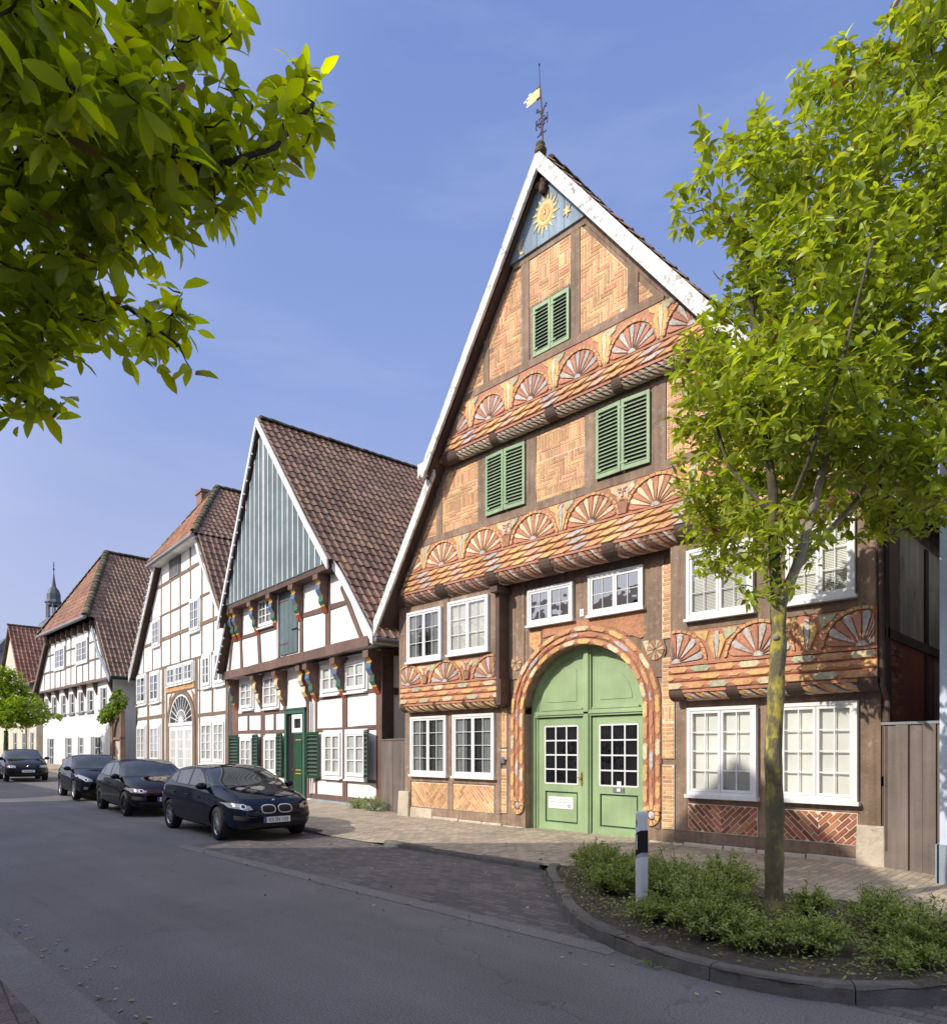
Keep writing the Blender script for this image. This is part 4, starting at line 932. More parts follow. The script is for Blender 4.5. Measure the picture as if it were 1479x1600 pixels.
ridge_caps('ridge_caps', roof, (-.1, -.7, AP + .06), (-.1, 13, AP + .06))
q = MB()
def barge(x0, x1, y0, w=.30, t=.06, lift=.02):
    n = 6
    for i in range(n):
        a, b = x0 + (x1 - x0) * i / n, x0 + (x1 - x0) * (i + 1) / n
        sl = SL if a < -.1 or b < -.1 else SR; dv = w * math.sqrt(1 + sl * sl)
        j = .012 * math.sin(i * 2.3)
        q.prism([(a, roofA(a) + lift + j), (b, roofA(b) + lift + .012 * math.sin((i + 1) * 2.3)), (b, roofA(b) + lift - dv), (a, roofA(a) + lift - dv)], y0, y0 + t, 'verge_white')
barge(-.1, -3.36, -1.06, .175); barge(-3.26, -5.45, -.82, .20); barge(-.1, 5.8, -1.06, .235)
# soffit boards under the oversailing tiles
for x0, x1, sl, y0 in ((-.1, -3.34, SL, -1.04), (-.1, 5.75, SR, -1.04), (-3.3, -5.42, SL, -.80)):
    q.mesh([(x0, y0, roofA(x0) - .02), (x1, y0, roofA(x1) - .02), (x1, -.3, roofA(x1) - .02), (x0, -.3, roofA(x0) - .02)], [(0, 1, 2, 3)], 'timber')
# ragged edge of boards where the upper verge ends
for k in range(5): q.box(-3.52 + k * .035, -3.49 + k * .035, -1.05, -.9, 7.70 + .03 * (k % 3), 8.0, 'verge_white')
q.build('bargeboard', A)
q = MB(); q.lathe([(.03, -.05), (.11, .0), (.12, .06), (.07, .12), (.09, .17), (.03, .24), (0, .26)], (-.08, -.98, 12.80), 'ridge_moss', 10); q.build('ridge_finial', A)
# weather vane (stands on the gable: its own thing)
wv = empty('weather_vane', (-8.20, 9.95, 13.0), 0, 'rusty iron weather vane with a small tattered flag on the peak of the brick gable', 'weather vane')
q = MB(); q.tube([(0.03, 0, -.1), (0, 0, .6), (-.04, 0, 1.05)], .014, 'rust', 6); q.tube([(-.04, 0, 1.05), (-.06, 0, 1.48)], .006, 'iron', 5); q.ball((-.06, 0, 1.48), .02, 'iron', 6, 4); q.build('rod', wv)
q = MB()
for s in (-1, 1):
    for zc, d in ((.30, 1), (.46, -1)):
        for (r0, cx_, cz_, a0, a1) in ((.085, .075, zc - .07 * d, 90, 300), (.06, .09, zc + .04 * d, -60, 170)):
            pts = [(s * (cx_ + r0 * math.cos(R(a0 + (a1 - a0) * k / 8)) * .8), 0, cz_ + d * r0 * math.sin(R(a0 + (a1 - a0) * k / 8))) for k in range(9)]
            q.tube(pts, [.011] * 9, 'iron', 5)
    q.tube([(0, 0, .12), (s * .03, 0, .3), (0, 0, .42), (s * .03, 0, .55), (s * .1, 0, .68), (s * .13, 0, .62)], .01, 'iron', 5)
q.build('scrollwork', wv)
q = MB(); q.prism([(-.05, .86), (-.05, 1.06), (-.30, 1.04), (-.34, 1.0), (-.30, .95), (-.36, .92), (-.30, .90), (-.32, .86)], -.004, .004, 'sun_yellow')
for (x, z) in ((-.33, 1.02), (-.40, 1.0), (-.34, .95), (-.34, .88), (-.28, 1.06)): q.prism([(x - .03, z - .015), (x + .03, z - .02), (x + .025, z + .02), (x - .02, z + .018)], -.008, .006, 'plate_white')
q.box(-.12, -.04, -.012, .012, 1.05, 1.07, 'rust'); q.box(-.12, -.04, -.012, .012, .85, .87, 'rust'); marks(q, -.22, -.12, .95, .03, -.006, 'print_grey', .006, 5)
q.build('flag', wv)

# flank wall seen through the alley
q = MB(); X = 5.302
q.box(X, X + .03, .35, 3.0, 0, 3.3, 'brick_red')
for z in (1.2, 3.3): q.box(X, X + .06, .0, 9, z, z + .14, 'timber_dark')
for y in (.0, 2.3, 4.4): q.box(X, X + .055, y, y + .18, 0, 5.0, 'timber_dark')
q.box(X, X + .02, .9, 9., 1.3, 5.05, 'plaster_grey')
q.mesh([(X + .06, .3, 0), (X + .06, .42, 0), (X + .06, .12, 5), (X + .06, 0, 5)], [(0, 1, 2, 3)], 'timber_dark')
q.build('side_wall', A)
q = MB(); k = 0
for z in np.arange(0.2, 3.2, .078):
    y0 = .36 - (k % 2) * .12; k += 1
    while y0 < .95:
        q.box(X + .03, X + .042, max(y0, .36), min(y0 + .225, .95), z, z + .064, 'brick_red'); y0 += .24
q.build('side_brickwork', A)
q = MB(); q.tube([(5.36, -.28, 5.15), (5.39, -.28, 2.6), (5.39, -.05, 2.4), (5.39, -.05, .3)], .035, 'timber_dark', 8); q.build('downpipe', A)

# ------------------------------------------------------------------ HOUSE B: white panels, teal boarded gable
AB = math.atan2(-.08313, .99654)
B = empty('timber_framed_house', (-15.36, 11.7, 0), AB, 'white and brown timber framed house with a steep teal boarded gable and painted brackets', 'house')
RB = (-6.0, 12.75)             # ridge
def roofB(x): return RB[1] + (x + 6.0) * 1.76 if x < -6.0 else RB[1] - (x + 6.0) * (1.19 if x < -1.2 else 1.17)
q = MB()
q.box(-10.57, 0, 0, 15, -.1, 4.5, 'plaster_warm')
q.prism([(-10.3, 4.6), (.35, 4.6), (.3, 5.0), (-1.3, 6.95), (-6.0, 12.4), (-9.3, 6.9)], -.5, 15, 'plaster_warm')
q.build('wall', B)
# teal board gable
q = MB(); reg = ccw([(-9.22, 7.02), (-1.30, 7.02), (-5.98, 12.35)])
x = -9.4; i = 0
while x < -1.2:
    c = clip([(x, 7.0), (x + .362, 7.0), (x + .362, 12.6), (x, 12.6)], reg)
    if len(c) > 2 and area(c) > .003: q.prism(c, -.92 - .004 * (i % 2), -.86, 'board_teal')
    x += .365; i += 1
q.prism([(-9.2, 6.86), (-1.35, 6.86), (-1.3, 7.02), (-9.22, 7.02)], -.90, -.5, 'timber_dark')
bg_ = q.build('boarded_gable', B)
q = MB(); x = -9.4; i = 0
while x < -1.3:
    for xx, ww in ([(x, .045)] if abs(x + 5.75) > .2 else [(x - .05, .04), (x + .05, .04)]):
        c = clip([(xx - ww / 2, 7.03), (xx + ww / 2, 7.03), (xx + ww / 2, 12.6), (xx - ww / 2, 12.6)], reg)
        if len(c) > 2 and area(c) > .004: q.prism(c, -.945, -.915, 'white_paint')
    x += .365; i += 1
q.build('cover_battens', bg_)
tb = MB()
def bb(*a, y=0, d=.03, w=.2): tb.beam(*a, w, y, d, 'timber_b', .010)
for x, w in ((-.09, .30), (-2.0, .27), (-3.82, .13), (-10.72 + .12, .55)): bb(x, .12, x, 4.45, w=w)
for x in (-4.34,): bb(x, .15, x, 4.45, w=.36)
bb(-7.96, .8, -7.96, 4.45, w=.32); bb(-9.29, 2.36, -9.29, 3.06, w=.15); bb(-6.93, 2.4, -6.93, 3.06, w=.14); bb(-6.1, 3.1, -6.1, 4.4, w=.2)
bb(-10.5, 3.06, -6.0, 3.04, w=.11); bb(-10.5, 2.40, -6.0, 2.34, w=.12); bb(-3.85, 2.34, 0, 2.34, w=.11); bb(-3.85, 3.34, -.1, 3.38, w=.14); bb(-3.85, .79, 0, .80, w=.1)
bb(-4.1, .22, .05, .24, w=.15); bb(-10.5, .8, -6.0, .8, w=.1); bb(-10.5, .22, -6.0, .22, w=.15)
bb(-10.62, 4.55, .18, 4.66, w=.30, y=-.5, d=.05); bb(-9.9, 5.83, -5.6, 5.82, w=.12, y=-.5); bb(-3.9, 5.91, -1.0, 5.89, w=.14, y=-.5)
for x0, x1, z1, w in ((-8.66, -8.86, 6.95, .2), (-7.02, -7.3, 6.95, .24), (-5.52, -5.55, 6.95, .22), (-3.82, -3.85, 6.95, .22), (-2.12, -2.12, 6.95, .28), (-5.0, -5.12, 4.8, .2)): bb(x0, 4.7, x1, z1, w=w, y=-.5)
bb(-.18, 4.75, -1.3, 6.4, w=.18, y=-.5); bb(-9.9, 4.7, -9.35, 6.8, w=.16, y=-.5)
for x in (-9.2, -7.5, -5.75, -4.0, -2.3): pass
tb.build('timber_frame', B)
q = MB(); q.mesh([(-4.2, -.08, -.1), (.1, -.08, -.1), (.1, -.05, .14), (-4.2, -.05, .14), (-4.2, .1, .14), (.1, .1, .14), (.1, .1, -.1)], [(0, 1, 2, 3), (3, 2, 5, 4), (1, 6, 5, 2)], 'plinth_blue'); q.box(-10.57, -5.95, -.07, .1, -.1, .13, 'plinth_blue'); q.build('plinth', B)
def corbel(parent, x, z, y, h=.98, dep=.42, w=.25, cols=('gold_paint', 'blue_paint', 'gold_paint', 'green_paint', 'gold_paint', 'red_paint'), z0=None):
    q = MB(); q.box(x - w / 2 - .02, x + w / 2 + .02, y - dep - .03, y + .0, z - .20, z, 'timber_b')
    prof = [(1.0, 0), (.80, .10), (.88, .14), (.92, .30), (.74, .44), (.60, .48), (.62, .66), (.44, .76), (.40, .80), (.12, 1.0)]
    cc = [0, 0, 1, 1, 2, 3, 3, 4, 5]
    zt = z - .20
    for i in range(len(prof) - 1):
        (a, b), (c, d) = prof[i], prof[i + 1]
        ya, yc = y - dep * a * .95, y - dep * c * .95; za, zc = zt - h * b, zt - h * d
        q.mesh([(x - w / 2, ya, za), (x + w / 2, ya, za), (x + w / 2, yc, zc), (x - w / 2, yc, zc)], [(0, 3, 2, 1)], cols[cc[i] % len(cols)])
        for s in (-1, 1): q.mesh([(x + s * w / 2, ya, za), (x + s * w / 2, yc, zc), (x + s * w / 2, y, zc), (x + s * w / 2, y, za)], [(0, 1, 2, 3) if s < 0 else (3, 2, 1, 0)], 'timber_b')
    return q.build('corbel', parent)
for x in (-10.4, -.12, -2.0, -3.78): corbel(B, x, 4.44, 0)
for x in (-7.97, -6.1, -4.28): corbel(B, x, 4.42, 0, 1.0, .42, .26, ('gold_paint', 'carve_cream', 'timber_dark', 'carve_cream', 'gold_paint', 'timber_b'))
for x in (-8.75, -7.15, -5.55, -3.86, -2.2, -9.15): corbel(B, x, 6.9, -.5, .95, .36, .26)
for (a, b, c, d) in ((-3.2, -2.17, .93, 2.22), (-1.86, -.74, .93, 2.22)): window(B, a, b, c, d, -.015, 2, 1, 3, 'curtain', trim=.09, bar=.03, fw=.06)
for (a, b, c, d) in ((-9.95, -8.86, .9, 2.15), (-7.72, -6.70, .9, 2.15)): window(B, a, b, c, d, -.015, 2, 1, 3, 'curtain', trim=.07, bar=.03, fw=.06)
for (a, b, c, d) in ((-3.35, -2.25, 3.48, 4.32), (-1.88, -.75, 3.47, 4.28), (-9.95, -8.8, 3.3, 4.30), (-7.8, -6.6, 3.25, 4.33)): window(B, a, b, c, d, -.015, 2, 1, 3 if a < -5 else 2, 'curtain', trim=.08, bar=.03, fw=.06)
window(B, -7.05, -5.75, 5.98, 7.0 - .1, -.515, 2, 2, 3, 'curtain_grey', trim=.05, bar=.025)
for (a, b, h, j) in ((-4.10, -3.52, 'r', .25), (-.76, -.16, 'l', .38), (-10.72, -10.1, 'r', .2), (-8.72, -8.05, 'l', .12), (-6.62, -6.02, 'l', .12)):
    shutter(B, a, b, .80, 2.27, -.075, 'dark_green', j, .125, hinge=h)
# door, loft hatch
q = MB(); q.box(-6.0, -5.85, -.09, .02, .1, 3.05, 'green_paint'); q.box(-4.62, -4.48, -.09, .02, .1, 3.05, 'green_paint'); q.box(-5.85, -4.62, -.09, .02, 2.92, 3.05, 'green_paint'); q.box(-6.04, -4.44, -.12, .02, 3.05, 3.10, 'green_paint')
q.box(-5.85, -4.62, -.012, .02, .1, 2.92, 'black_matte'); q.box(-5.4, -4.62, -.05, .0, 2.22, 2.28, 'green_paint')  # flat black sheet on the wall stands in for the doorway's deep shade
dr = q.build('front_door', B)
q = MB(); q.box(-5.38, -4.62, -.04, -.013, .12, 2.2, 'dark_green'); q.box(-5.25, -4.75, -.055, -.04, 1.1, 2.0, 'dark_green'); q.box(-5.25, -4.75, -.055, -.04, .25, .85, 'dark_green')
for z in (2.02, 1.02, .9): q.box(-5.2, -4.8, -.062, -.04, z, z + .025, 'gold_paint')
q.box(-5.36, -5.3, -.09, -.04, 1.05, 1.08, 'brass'); q.build('door_leaf', dr)
window(B, -5.42, -4.66, 2.28, 2.88, 0, 1, 1, 1, 'dark', fw=.08, sill=0)
q = MB(); q.box(-5.35, -4.08, -.545, -.50, 4.82, 7.0 - .12, 'board_teal')
for x in (-5.0, -4.7, -4.4): q.box(x, x + .012, -.549, -.544, 4.84, 6.86, 'green_paint')
for z in (5.15, 6.55): q.box(-5.4, -4.75, -.556, -.545, z, z + .035, 'rust')
q.box(-4.45, -4.0, -.58, -.556, 5.55, 5.58, 'iron'); q.build('loft_hatch', B)
q = MB(); q.tube([(-5.42, -.58, 6.9), (-5.42, -.58, 4.85), (-5.42, -.58, 4.75)], .03, 'white_paint', 6); q.build('rain_pipe', B)
q = MB(); q.tube([(-4.08, -.08, 3.25), (-4.08, -.08, .3)], .035, 'white_paint', 6); q.build('rain_pipe', B)
hb = MB(); hb.box(-.01, .0, -.002, 0, -.01, .01, 'brass'); hb = hb.build('house_number', None, loc=(-15.36 - 4.36 * .9965 - .035 * .083, 11.7 + 4.36 * .0831 - .035, 2.05)); hb.rotation_euler = (0, 0, AB); tag(hb, 'gold house number beside the narrow green front door', 'sign')
text('17', .24, 'gold_paint', hb, 'digits', (0, -.006, 0), ext=.004)
# side wall in the alley
q = MB()
q.box(.0, .035, -.02, .38, 0, 4.5, 'timber_dark'); q.box(.0, .03, .38, 15, 3.25, 3.45, 'timber_dark'); q.box(.0, .03, .38, 15, 1.75, 1.9, 'timber_dark'); q.box(.0, .03, 1.6, 1.75, 0, 4.5, 'timber_dark'); q.box(.0, .03, .38, 15, 4.35, 4.6, 'timber_dark')
q.build('side_frame', B)
# roof
q = MB()
def slabB(x0, x1, y0): q.prism([(x0, roofB(x0) - .02), (x1, roofB(x1) - .02), (x1, roofB(x1) - .16), (x0, roofB(x0) - .16)], y0, 16, 'timber_dark')
slabB(-9.6, -6.0, -1.0); slabB(-6.0, -1.2, -1.0); slabB(-10.5, -9.6, -.75); slabB(-1.2, .85, -.75)
roof = q.build('roof', B)
xe = .92; ze = roofB(xe) - .02; Lb = math.hypot(6.0 + xe, RB[1] - ze)
tiles('roof_tiles', roof, (xe, -1.05, ze), (0, 1, 0), (-(6.0 + xe), 0, RB[1] - ze), [(.28, 0), (17, 0), (17, 3.10), (.28, 3.10)], 'tile_brown', .255, .345, .042)
tiles('roof_tiles', roof, (xe, -1.05, ze), (0, 1, 0), (-(6.0 + xe), 0, RB[1] - ze), [(.0, 3.12), (17, 3.12), (17, Lb), (.0, Lb)], 'tile_brown', .255, .345, .042)
xe = -10.6; ze = roofB(xe); Lb2 = math.hypot(xe + 6, RB[1] - ze)
tiles('roof_tiles', roof, (xe, 16, ze), (0, -1, 0), (-6 - xe, 0, RB[1] - ze), [(0, 0), (16.8, 0), (16.8, Lb2), (0, Lb2)], 'tile_brown')
ridge_caps('ridge_caps', roof, (-6.0, -.95, RB[1] + .05), (-6.0, 16, RB[1] + .02), .13)
q = MB()
def bargeB(x0, x1, y0, w):
    n = 4
    for i in range(n):
        a, b = x0 + (x1 - x0) * i / n, x0 + (x1 - x0) * (i + 1) / n; sl = 1.76 if (a + b) / 2 < -6 else 1.19; dv = w * math.sqrt(1 + sl * sl)
        q.prism([(a, roofB(a) + .03), (b, roofB(b) + .03), (b, roofB(b) + .03 - dv), (a, roofB(a) + .03 - dv)], y0, y0 + .05, 'verge_white' if False else 'white_paint')
bargeB(-6.0, -9.6, -1.1, .13); bargeB(-6.0, -1.1, -1.1, .19); bargeB(-9.5, -10.6, -.85, .13); bargeB(-1.25, .88, -.85, .19)
for x0, x1, y0, yb_ in ((-6.0, -9.55, -1.08, -.5), (-9.5, -10.55, -.83, -.3)): q.mesh([(x0, y0, roofB(x0) - .06), (x1, y0, roofB(x1) - .06), (x1, yb_, roofB(x1) - .06), (x0, yb_, roofB(x0) - .06)], [(0, 1, 2, 3)], 'timber_dark')
q.build('bargeboard', B)
q = MB(); q.tube([(.95, -.8, 4.58), (.95, 16, 4.55)], .065, 'zinc', 8); q.build('gutter', B)
# string of lamps under the left verge
q = MB(); pts = []
for i in range(15):
    x = -6.35 - 3.1 * i / 14; pts.append((x, -1.06, roofB(x) - .42))
for i in range(6):
    x = -9.65 - .8 * i / 5; pts.append((x, -.8, roofB(x) - .40))
q.tube(pts, .008, 'black_matte', 4)
for p in pts: q.ball((p[0], p[1] - .02, p[2] - .03), .035, 'plate_white', 6, 4)
o = q.build('string_lights', None, loc=(-15.36, 11.7, 0)); o.rotation_euler = (0, 0, AB); tag(o, 'string of small white bulbs under the left verge of the teal gable', 'string lights')

# ------------------------------------------------------------------ HOUSE C: white half-hipped front with the fanlight door
C = empty('timber_framed_house', (-26.62, 12.64, 0), AB, 'white timber framed house with half-hipped orange roof front and tall arched fanlight door', 'house')
def roofC(x): return 6.05 + (x + 13.75) * 1.145 if x < -6.6 else min(14.25, 6.0 + (.75 - x) * 1.24)
q = MB()
q.prism([(-13.68, 0), (0, 0), (0, 5.9), (.25, 5.9), (-.1, 7.0), (-3.35, 11.0), (-8.9, 11.0), (-13.3, 6.05), (-13.68, 5.75)], 0, 14, 'plaster_white')
q.build('wall', C)
tb = MB()
def bc(x0, z0, x1, z1, w=.15): tb.beam(x0, z0, x1, z1, w, 0, .025, 'timber_c', .012)
for z, x0, x1, w in ((9.92, -9.8, -2.4, .17), (8.41, -11.1, -1.2, .10), (7.2, -12.2, -.3, .17), (5.79, -13.6, -.1, .10), (3.38, -13.6, -8.5, .18), (3.22, -3.75, 0, .14), (4.08, -13.6, -8.5, .07), (4.32, -3.6, 0, .06), (1.05, -13.6, -8.5, .1), (1.0, -3.75, 0, .1), (.2, -13.6, -8.4, .2), (.2, -3.8, 0, .2)): bc(x0, z, x1, z, w)
for x, z0, z1, w in ((-13.6, .2, 5.8, .16), (-11.36, .2, 5.8, .34), (-10.6, 5.8, 8.4, .12), (-9.05, 5.8, 10.5, .13), (-7.55, 5.8, 10.9, .14), (-6.08, 5.8, 10.9, .15), (-4.65, 5.8, 10.9, .13), (-3.13, 5.8, 10.4, .14), (-1.72, 5.8, 8.4, .12), (-12.2, 5.8, 7.2, .12), (-8.75, .2, 5.8, .4), (-8.2, .2, 5.8, .22), (-3.86, .2, 5.8, .36), (-3.42, .2, 5.8, .12), (-1.83, 3.2, 4.35, .18), (-.16, .2, 5.8, .3), (-10.7, 8.4, 9.9, .12), (-1.75, 7.2, 8.4, .1)): bc(x, z0, x, z1, w)
bc(-8.2, 4.6, -4.1, 4.62, .34)
tb.build('timber_frame', C)
q = MB(); q.box(-8.1, -4.1, -.045, -.0255, 4.50, 4.72, 'carve_orange'); marks(q, -7.9, -4.3, 4.57, .1, -.048, 'letter', .02, 21); q.build('inscription_board', C)
for (a, b, c, d) in ((-13.45, -11.7, 4.2, 5.68), (-10.98, -9.3, 4.2, 5.65), (-13.45, -11.7, 1.15, 2.95), (-10.9, -9.2, 1.15, 2.92), (-3.05, -1.95, 4.45, 5.75), (-1.6, -.3, 4.45, 5.75)): window(C, a + .08, b - .08, c, d, -.01, 2, 1, 4 if c < 2 else 3, 'curtain_grey' if c > 2 else 'curtain', trim=.1, bar=.03, fw=.08)
for (a, b) in ((-3.15, -1.75), (-1.65, -.35)): window(C, a + .05, b - .05, 1.2, 2.85, -.01, 2, 1, 4, 'curtain', trim=.1, bar=.03, fw=.07)
for (a, b, c, d) in ((-10.5, -9.25, 7.05, 8.3), (-4.65, -3.35, 7.05, 8.4)): window(C, a + .06, b - .06, c, d, -.01, 2, 2, 3, 'curtain_grey', trim=.1, bar=.025, fw=.06)
for k in range(3): a = -8.0 + 1.28 * k; window(C, a + .07, a + 1.18, 4.85, 5.66, -.01, 2, 1, 2, 'curtain_grey', trim=.08, bar=.025, fw=.06)
q = MB(); q.box(-7.68, -6.2, -.06, 0, 9.98, 11.0, 'stone_grey')
for s in (-7.6, -6.9):
    for k in range(11): q.box(s, s + .6, -.065, -.055, 10.05 + .08 * k, 10.09 + .08 * k, 'black_matte')
q.build('louvred_opening', C)
# arched doorway
q = MB(); cx, a_, b_, zs = -5.95, 1.72, 1.35, 2.95
def ringC(a0, b0, a1, b1, ya, yb_, m):
    for k in range(20):
        t0, t1 = PI * k / 20, PI * (k + 1) / 20
        q.prism([(cx + a0 * math.cos(t0), zs + b0 * math.sin(t0)), (cx + a1 * math.cos(t0), zs + b1 * math.sin(t0)), (cx + a1 * math.cos(t1), zs + b1 * math.sin(t1)), (cx + a0 * math.cos(t1), zs + b0 * math.sin(t1))], ya, yb_, m)
ringC(a_, b_, a_ + .32, b_ + .22, -.06, 0, 'timber_c'); q.box(cx - a_ - .32, cx - a_, -.06, 0, 0, zs, 'timber_c'); q.box(cx + a_, cx + a_ + .32, -.06, 0, 0, zs, 'timber_c')
ringC(a_ - .1, b_ - .09, a_, b_, -.04, 0, 'frame_white'); ringC(.0, .0, a_ - .1, b_ - .09, -.008, -.004, 'room_dark'); ringC(.0, .0, .32, .3, -.045, -.01, 'frame_white'); ringC(.72, .58, .78, .63, -.03, -.01, 'frame_white')
for k in range(1, 12):
    t = PI * k / 12; c, s_ = math.cos(t), math.sin(t); l0, l1 = .3, 1.; nx, nz = -s_ * .018, c * .018
    q.prism([(cx + .3 * c + nx, zs + .3 * s_ + nz), (cx + .3 * c - nx, zs + .3 * s_ - nz), (cx + (a_ - .08) * c - nx, zs + (b_ - .07) * s_ - nz), (cx + (a_ - .08) * c + nx, zs + (b_ - .07) * s_ + nz)], -.035, -.01, 'frame_white')
q.box(cx - a_, cx + a_, -.07, 0, 2.82, 2.98, 'frame_white')
fd = q.build('arched_doorway', C)
for k in range(3):
    x0 = cx - 1.68 + 1.12 * k; window(C, x0 + .02, x0 + 1.10, .25, 2.78, -.004, 1, 3, 5, 'curtain', fw=.10, bar=.035, proud=.05, sill=0)
tb = MB()
for k, s in ((1, -1), (1, 1)):
    for j in range(4): tb.beam(cx + s * (1.4 + .1 * j), 4.42 - .05 * j, cx + s * (1.95 - .03 * j), 3.5 + .2 * j, .05, 0, .02, 'carve_brown')
tb.build('carved_spandrel', C)
q = MB(); q.prism([(-13.9, 5.85), (-9.2, 11.2), (-6.6, 14.25), (-3.0, 10.95), (.9, 5.85), (.9, 5.7), (-3.0, 10.75), (-9.1, 11.0), (-13.8, 5.7)][:2] + [(-9.2, 11.0), (-13.8, 5.7)], -.3, 14, 'timber_dark'); q.prism([(-2.9, 10.95), (.9, roofC(.9)), (.85, roofC(.9) - .18), (-2.9, 10.75)], -.3, 14, 'timber_dark')
hp = (-6.6, 1.9, 14.6)
q.mesh([(-9.35, -.45, 11.1), (-2.75, -.45, 11.0), hp, (-9.35, 14, 11.1), (-2.75, 14, 11.0), (hp[0], 14, hp[2])], [(0, 1, 2), (0, 2, 5, 3), (1, 4, 5, 2)], 'timber_dark')
roof = q.build('roof', C)
def face_tiles(parent, a, b, apex_pts, m, **k):
    """tile the convex face whose eave runs a->b"""
    a, b = Vector(a), Vector(b); U = (b - a).normalized(); p = Vector(apex_pts[0]); Vv = (p - a) - U * (p - a).dot(U); Vv.normalize()
    if U.cross(Vv).z < 0: pass
    poly = [(0, 0), ((b - a).length, 0)] + [((Vector(x) - a).dot(U), (Vector(x) - a).dot(Vv)) for x in apex_pts]
    return tiles('roof_tiles', parent, a, U, Vv, poly, m, **k)
face_tiles(roof, (-9.4, -.55, 11.05), (-2.7, -.55, 10.95), [hp], 'tile_orange', tw=.24, th=.34, roll=.05)
face_tiles(roof, (-2.72, -.5, 10.98), (-2.72, 14, 10.98), [(hp[0], 14, hp[2]), hp], 'tile_brown', tw=.25, th=.35, roll=.045)
face_tiles(roof, (.95, -.35, roofC(.95)), (.95, 14, roofC(.95)), [(-2.75, 14, 11.0), (-2.75, -.35, 11.0)], 'tile_brown', tw=.25, th=.35, roll=.045)
ridge_caps('ridge_caps', roof, (-2.72, -.5, 11.05), (hp[0], hp[1], hp[2] + .06), .15); ridge_caps('ridge_caps', roof, (-9.4, -.5, 11.1), (hp[0], hp[1], hp[2] + .06), .13); ridge_caps('ridge_caps', roof, (hp[0], hp[1], hp[2] + .06), (hp[0], 14, hp[2] + .06), .14)
q = MB(); q.box(-9.5, -2.62, -.66, -.5, 10.84, 10.95, 'zinc'); q.box(-9.3, -2.8, -.5, 0, 10.86, 10.9, 'white_paint'); q.build('gutter', C)
q = MB()
def bd(x0, z0, x1, z1, w, y0, m='verge_white'):
    dv = w * math.hypot(x1 - x0, z1 - z0) / abs(x1 - x0); q.prism([(x0, z0), (x1, z1), (x1, z1 - dv), (x0, z0 - dv)], y0, y0 + .05, m)
bd(-13.95, 5.85, -9.1, 11.15, .30, -.36); q.mesh([(-13.9, -.34, 5.8), (-9.1, -.34, 11.0), (-9.1, 0, 11.0), (-13.9, 0, 5.8)], [(0, 1, 2, 3)], 'timber_dark'); q.build('bargeboard', C)
q = MB(); bd(-3.1, 11.0, -2.3, 9.75, .22, -.33); bd(-2.3, 9.75, .95, roofC(.95) + .03, .16, -.33); q.build('bargeboard', C)
q = MB(); q.box(-.4, .4, -.4, .4, 0, 1.6, 'tile_brown'); q.box(-.46, .46, -.46, .46, 1.6, 1.75, 'tile_brown'); q.build('chimney', roof, loc=(-8.35, 2.0, 13.15))
q = MB(); pts = [(-9.3 - 4.3 * i / 17, -.4, 10.7 - 4.85 * i / 17) for i in range(18)]
q.tube(pts, .01, 'black_matte', 4)
for p in pts: q.ball((p[0], p[1] - .02, p[2] - .03), .045, 'plate_white', 6, 4)
o = q.build('string_lights', None, loc=(-26.62, 12.64, 0)); o.rotation_euler = (0, 0, AB); tag(o, 'string of small white bulbs along the left verge of the half-hipped white house', 'string lights')

# ------------------------------------------------------------------ HOUSE D: white house with overhanging framed gable and red hip
D = empty('timber_framed_house', (-43.2, 13.47, 0), .0043, 'white house with plain ground floor, jettied timber framed upper floor and steep red hipped roof', 'house')
q = MB()
q.box(-15.0, 0, 0, 12, .2, 5.9, 'plaster_white')
q.prism([(-15.0, 5.9), (.2, 5.9), (-1.9, 9.35), (-11.9, 9.35)], -.3, 12, 'plaster_white')
q.build('wall', D)
tb = MB()
def bdm(x0, z0, x1, z1, w=.14, m='timber_d'): tb.beam(x0, z0, x1, z1, w, -.3, .03, m, .012)
bdm(-15.0, 5.84, .2, 5.84, .16); bdm(-14.0, 7.1, -.9, 7.12, .13); bdm(-12.6, 8.25, -10.6, 8.25, .1); bdm(-8.0, 8.2, -5.8, 8.2, .1); bdm(-3.3, 8.2, -1.8, 8.25, .1); bdm(-12.2, 9.3, -1.8, 9.3, .18)
for x, z1 in ((-13.2, 7.1), (-11.83, 9.2), (-10.62, 7.0), (-9.35, 7.0), (-8.08, 9.2), (-6.96, 9.2), (-5.76, 7.0), (-4.5, 7.0), (-3.3, 9.2), (-2.1, 9.2), (-1.0, 7.1), (-10.62, 9.2)): bdm(x, 5.9, x, z1, .12)
tb.build('timber_frame', D)
for x in (-11.8, -10.6, -9.3, -8.1, -6.96, -5.8, -4.5, -3.3, -2.1): 
    q = MB(); q.prism([(x - .07, 8.95), (x + .07, 8.95), (x + .12, 9.4), (x - .12, 9.4)], -.62, -.33, 'timber_dark'); q.build('corbel', D)
for x in (-14.8, -13.0, -11.0, -8.8, -6.9, -5.0, -2.8, -.1):
    q = MB(); q.mesh([(x - .1, 0, 5.0), (x + .1, 0, 5.0), (x + .1, -.34, 5.78), (x - .1, -.34, 5.78), (x - .1, 0, 5.78), (x + .1, 0, 5.78)], [(0, 1, 2, 3), (1, 5, 2), (0, 3, 4)], 'timber_dark'); q.build('corbel', D)
for (a, b) in ((-10.5, -8.2), (-5.7, -3.35)): window(D, a, b, 7.08, 8.58, -.31, 2, 2, 3, 'curtain_grey', fw=.1, bar=.03)
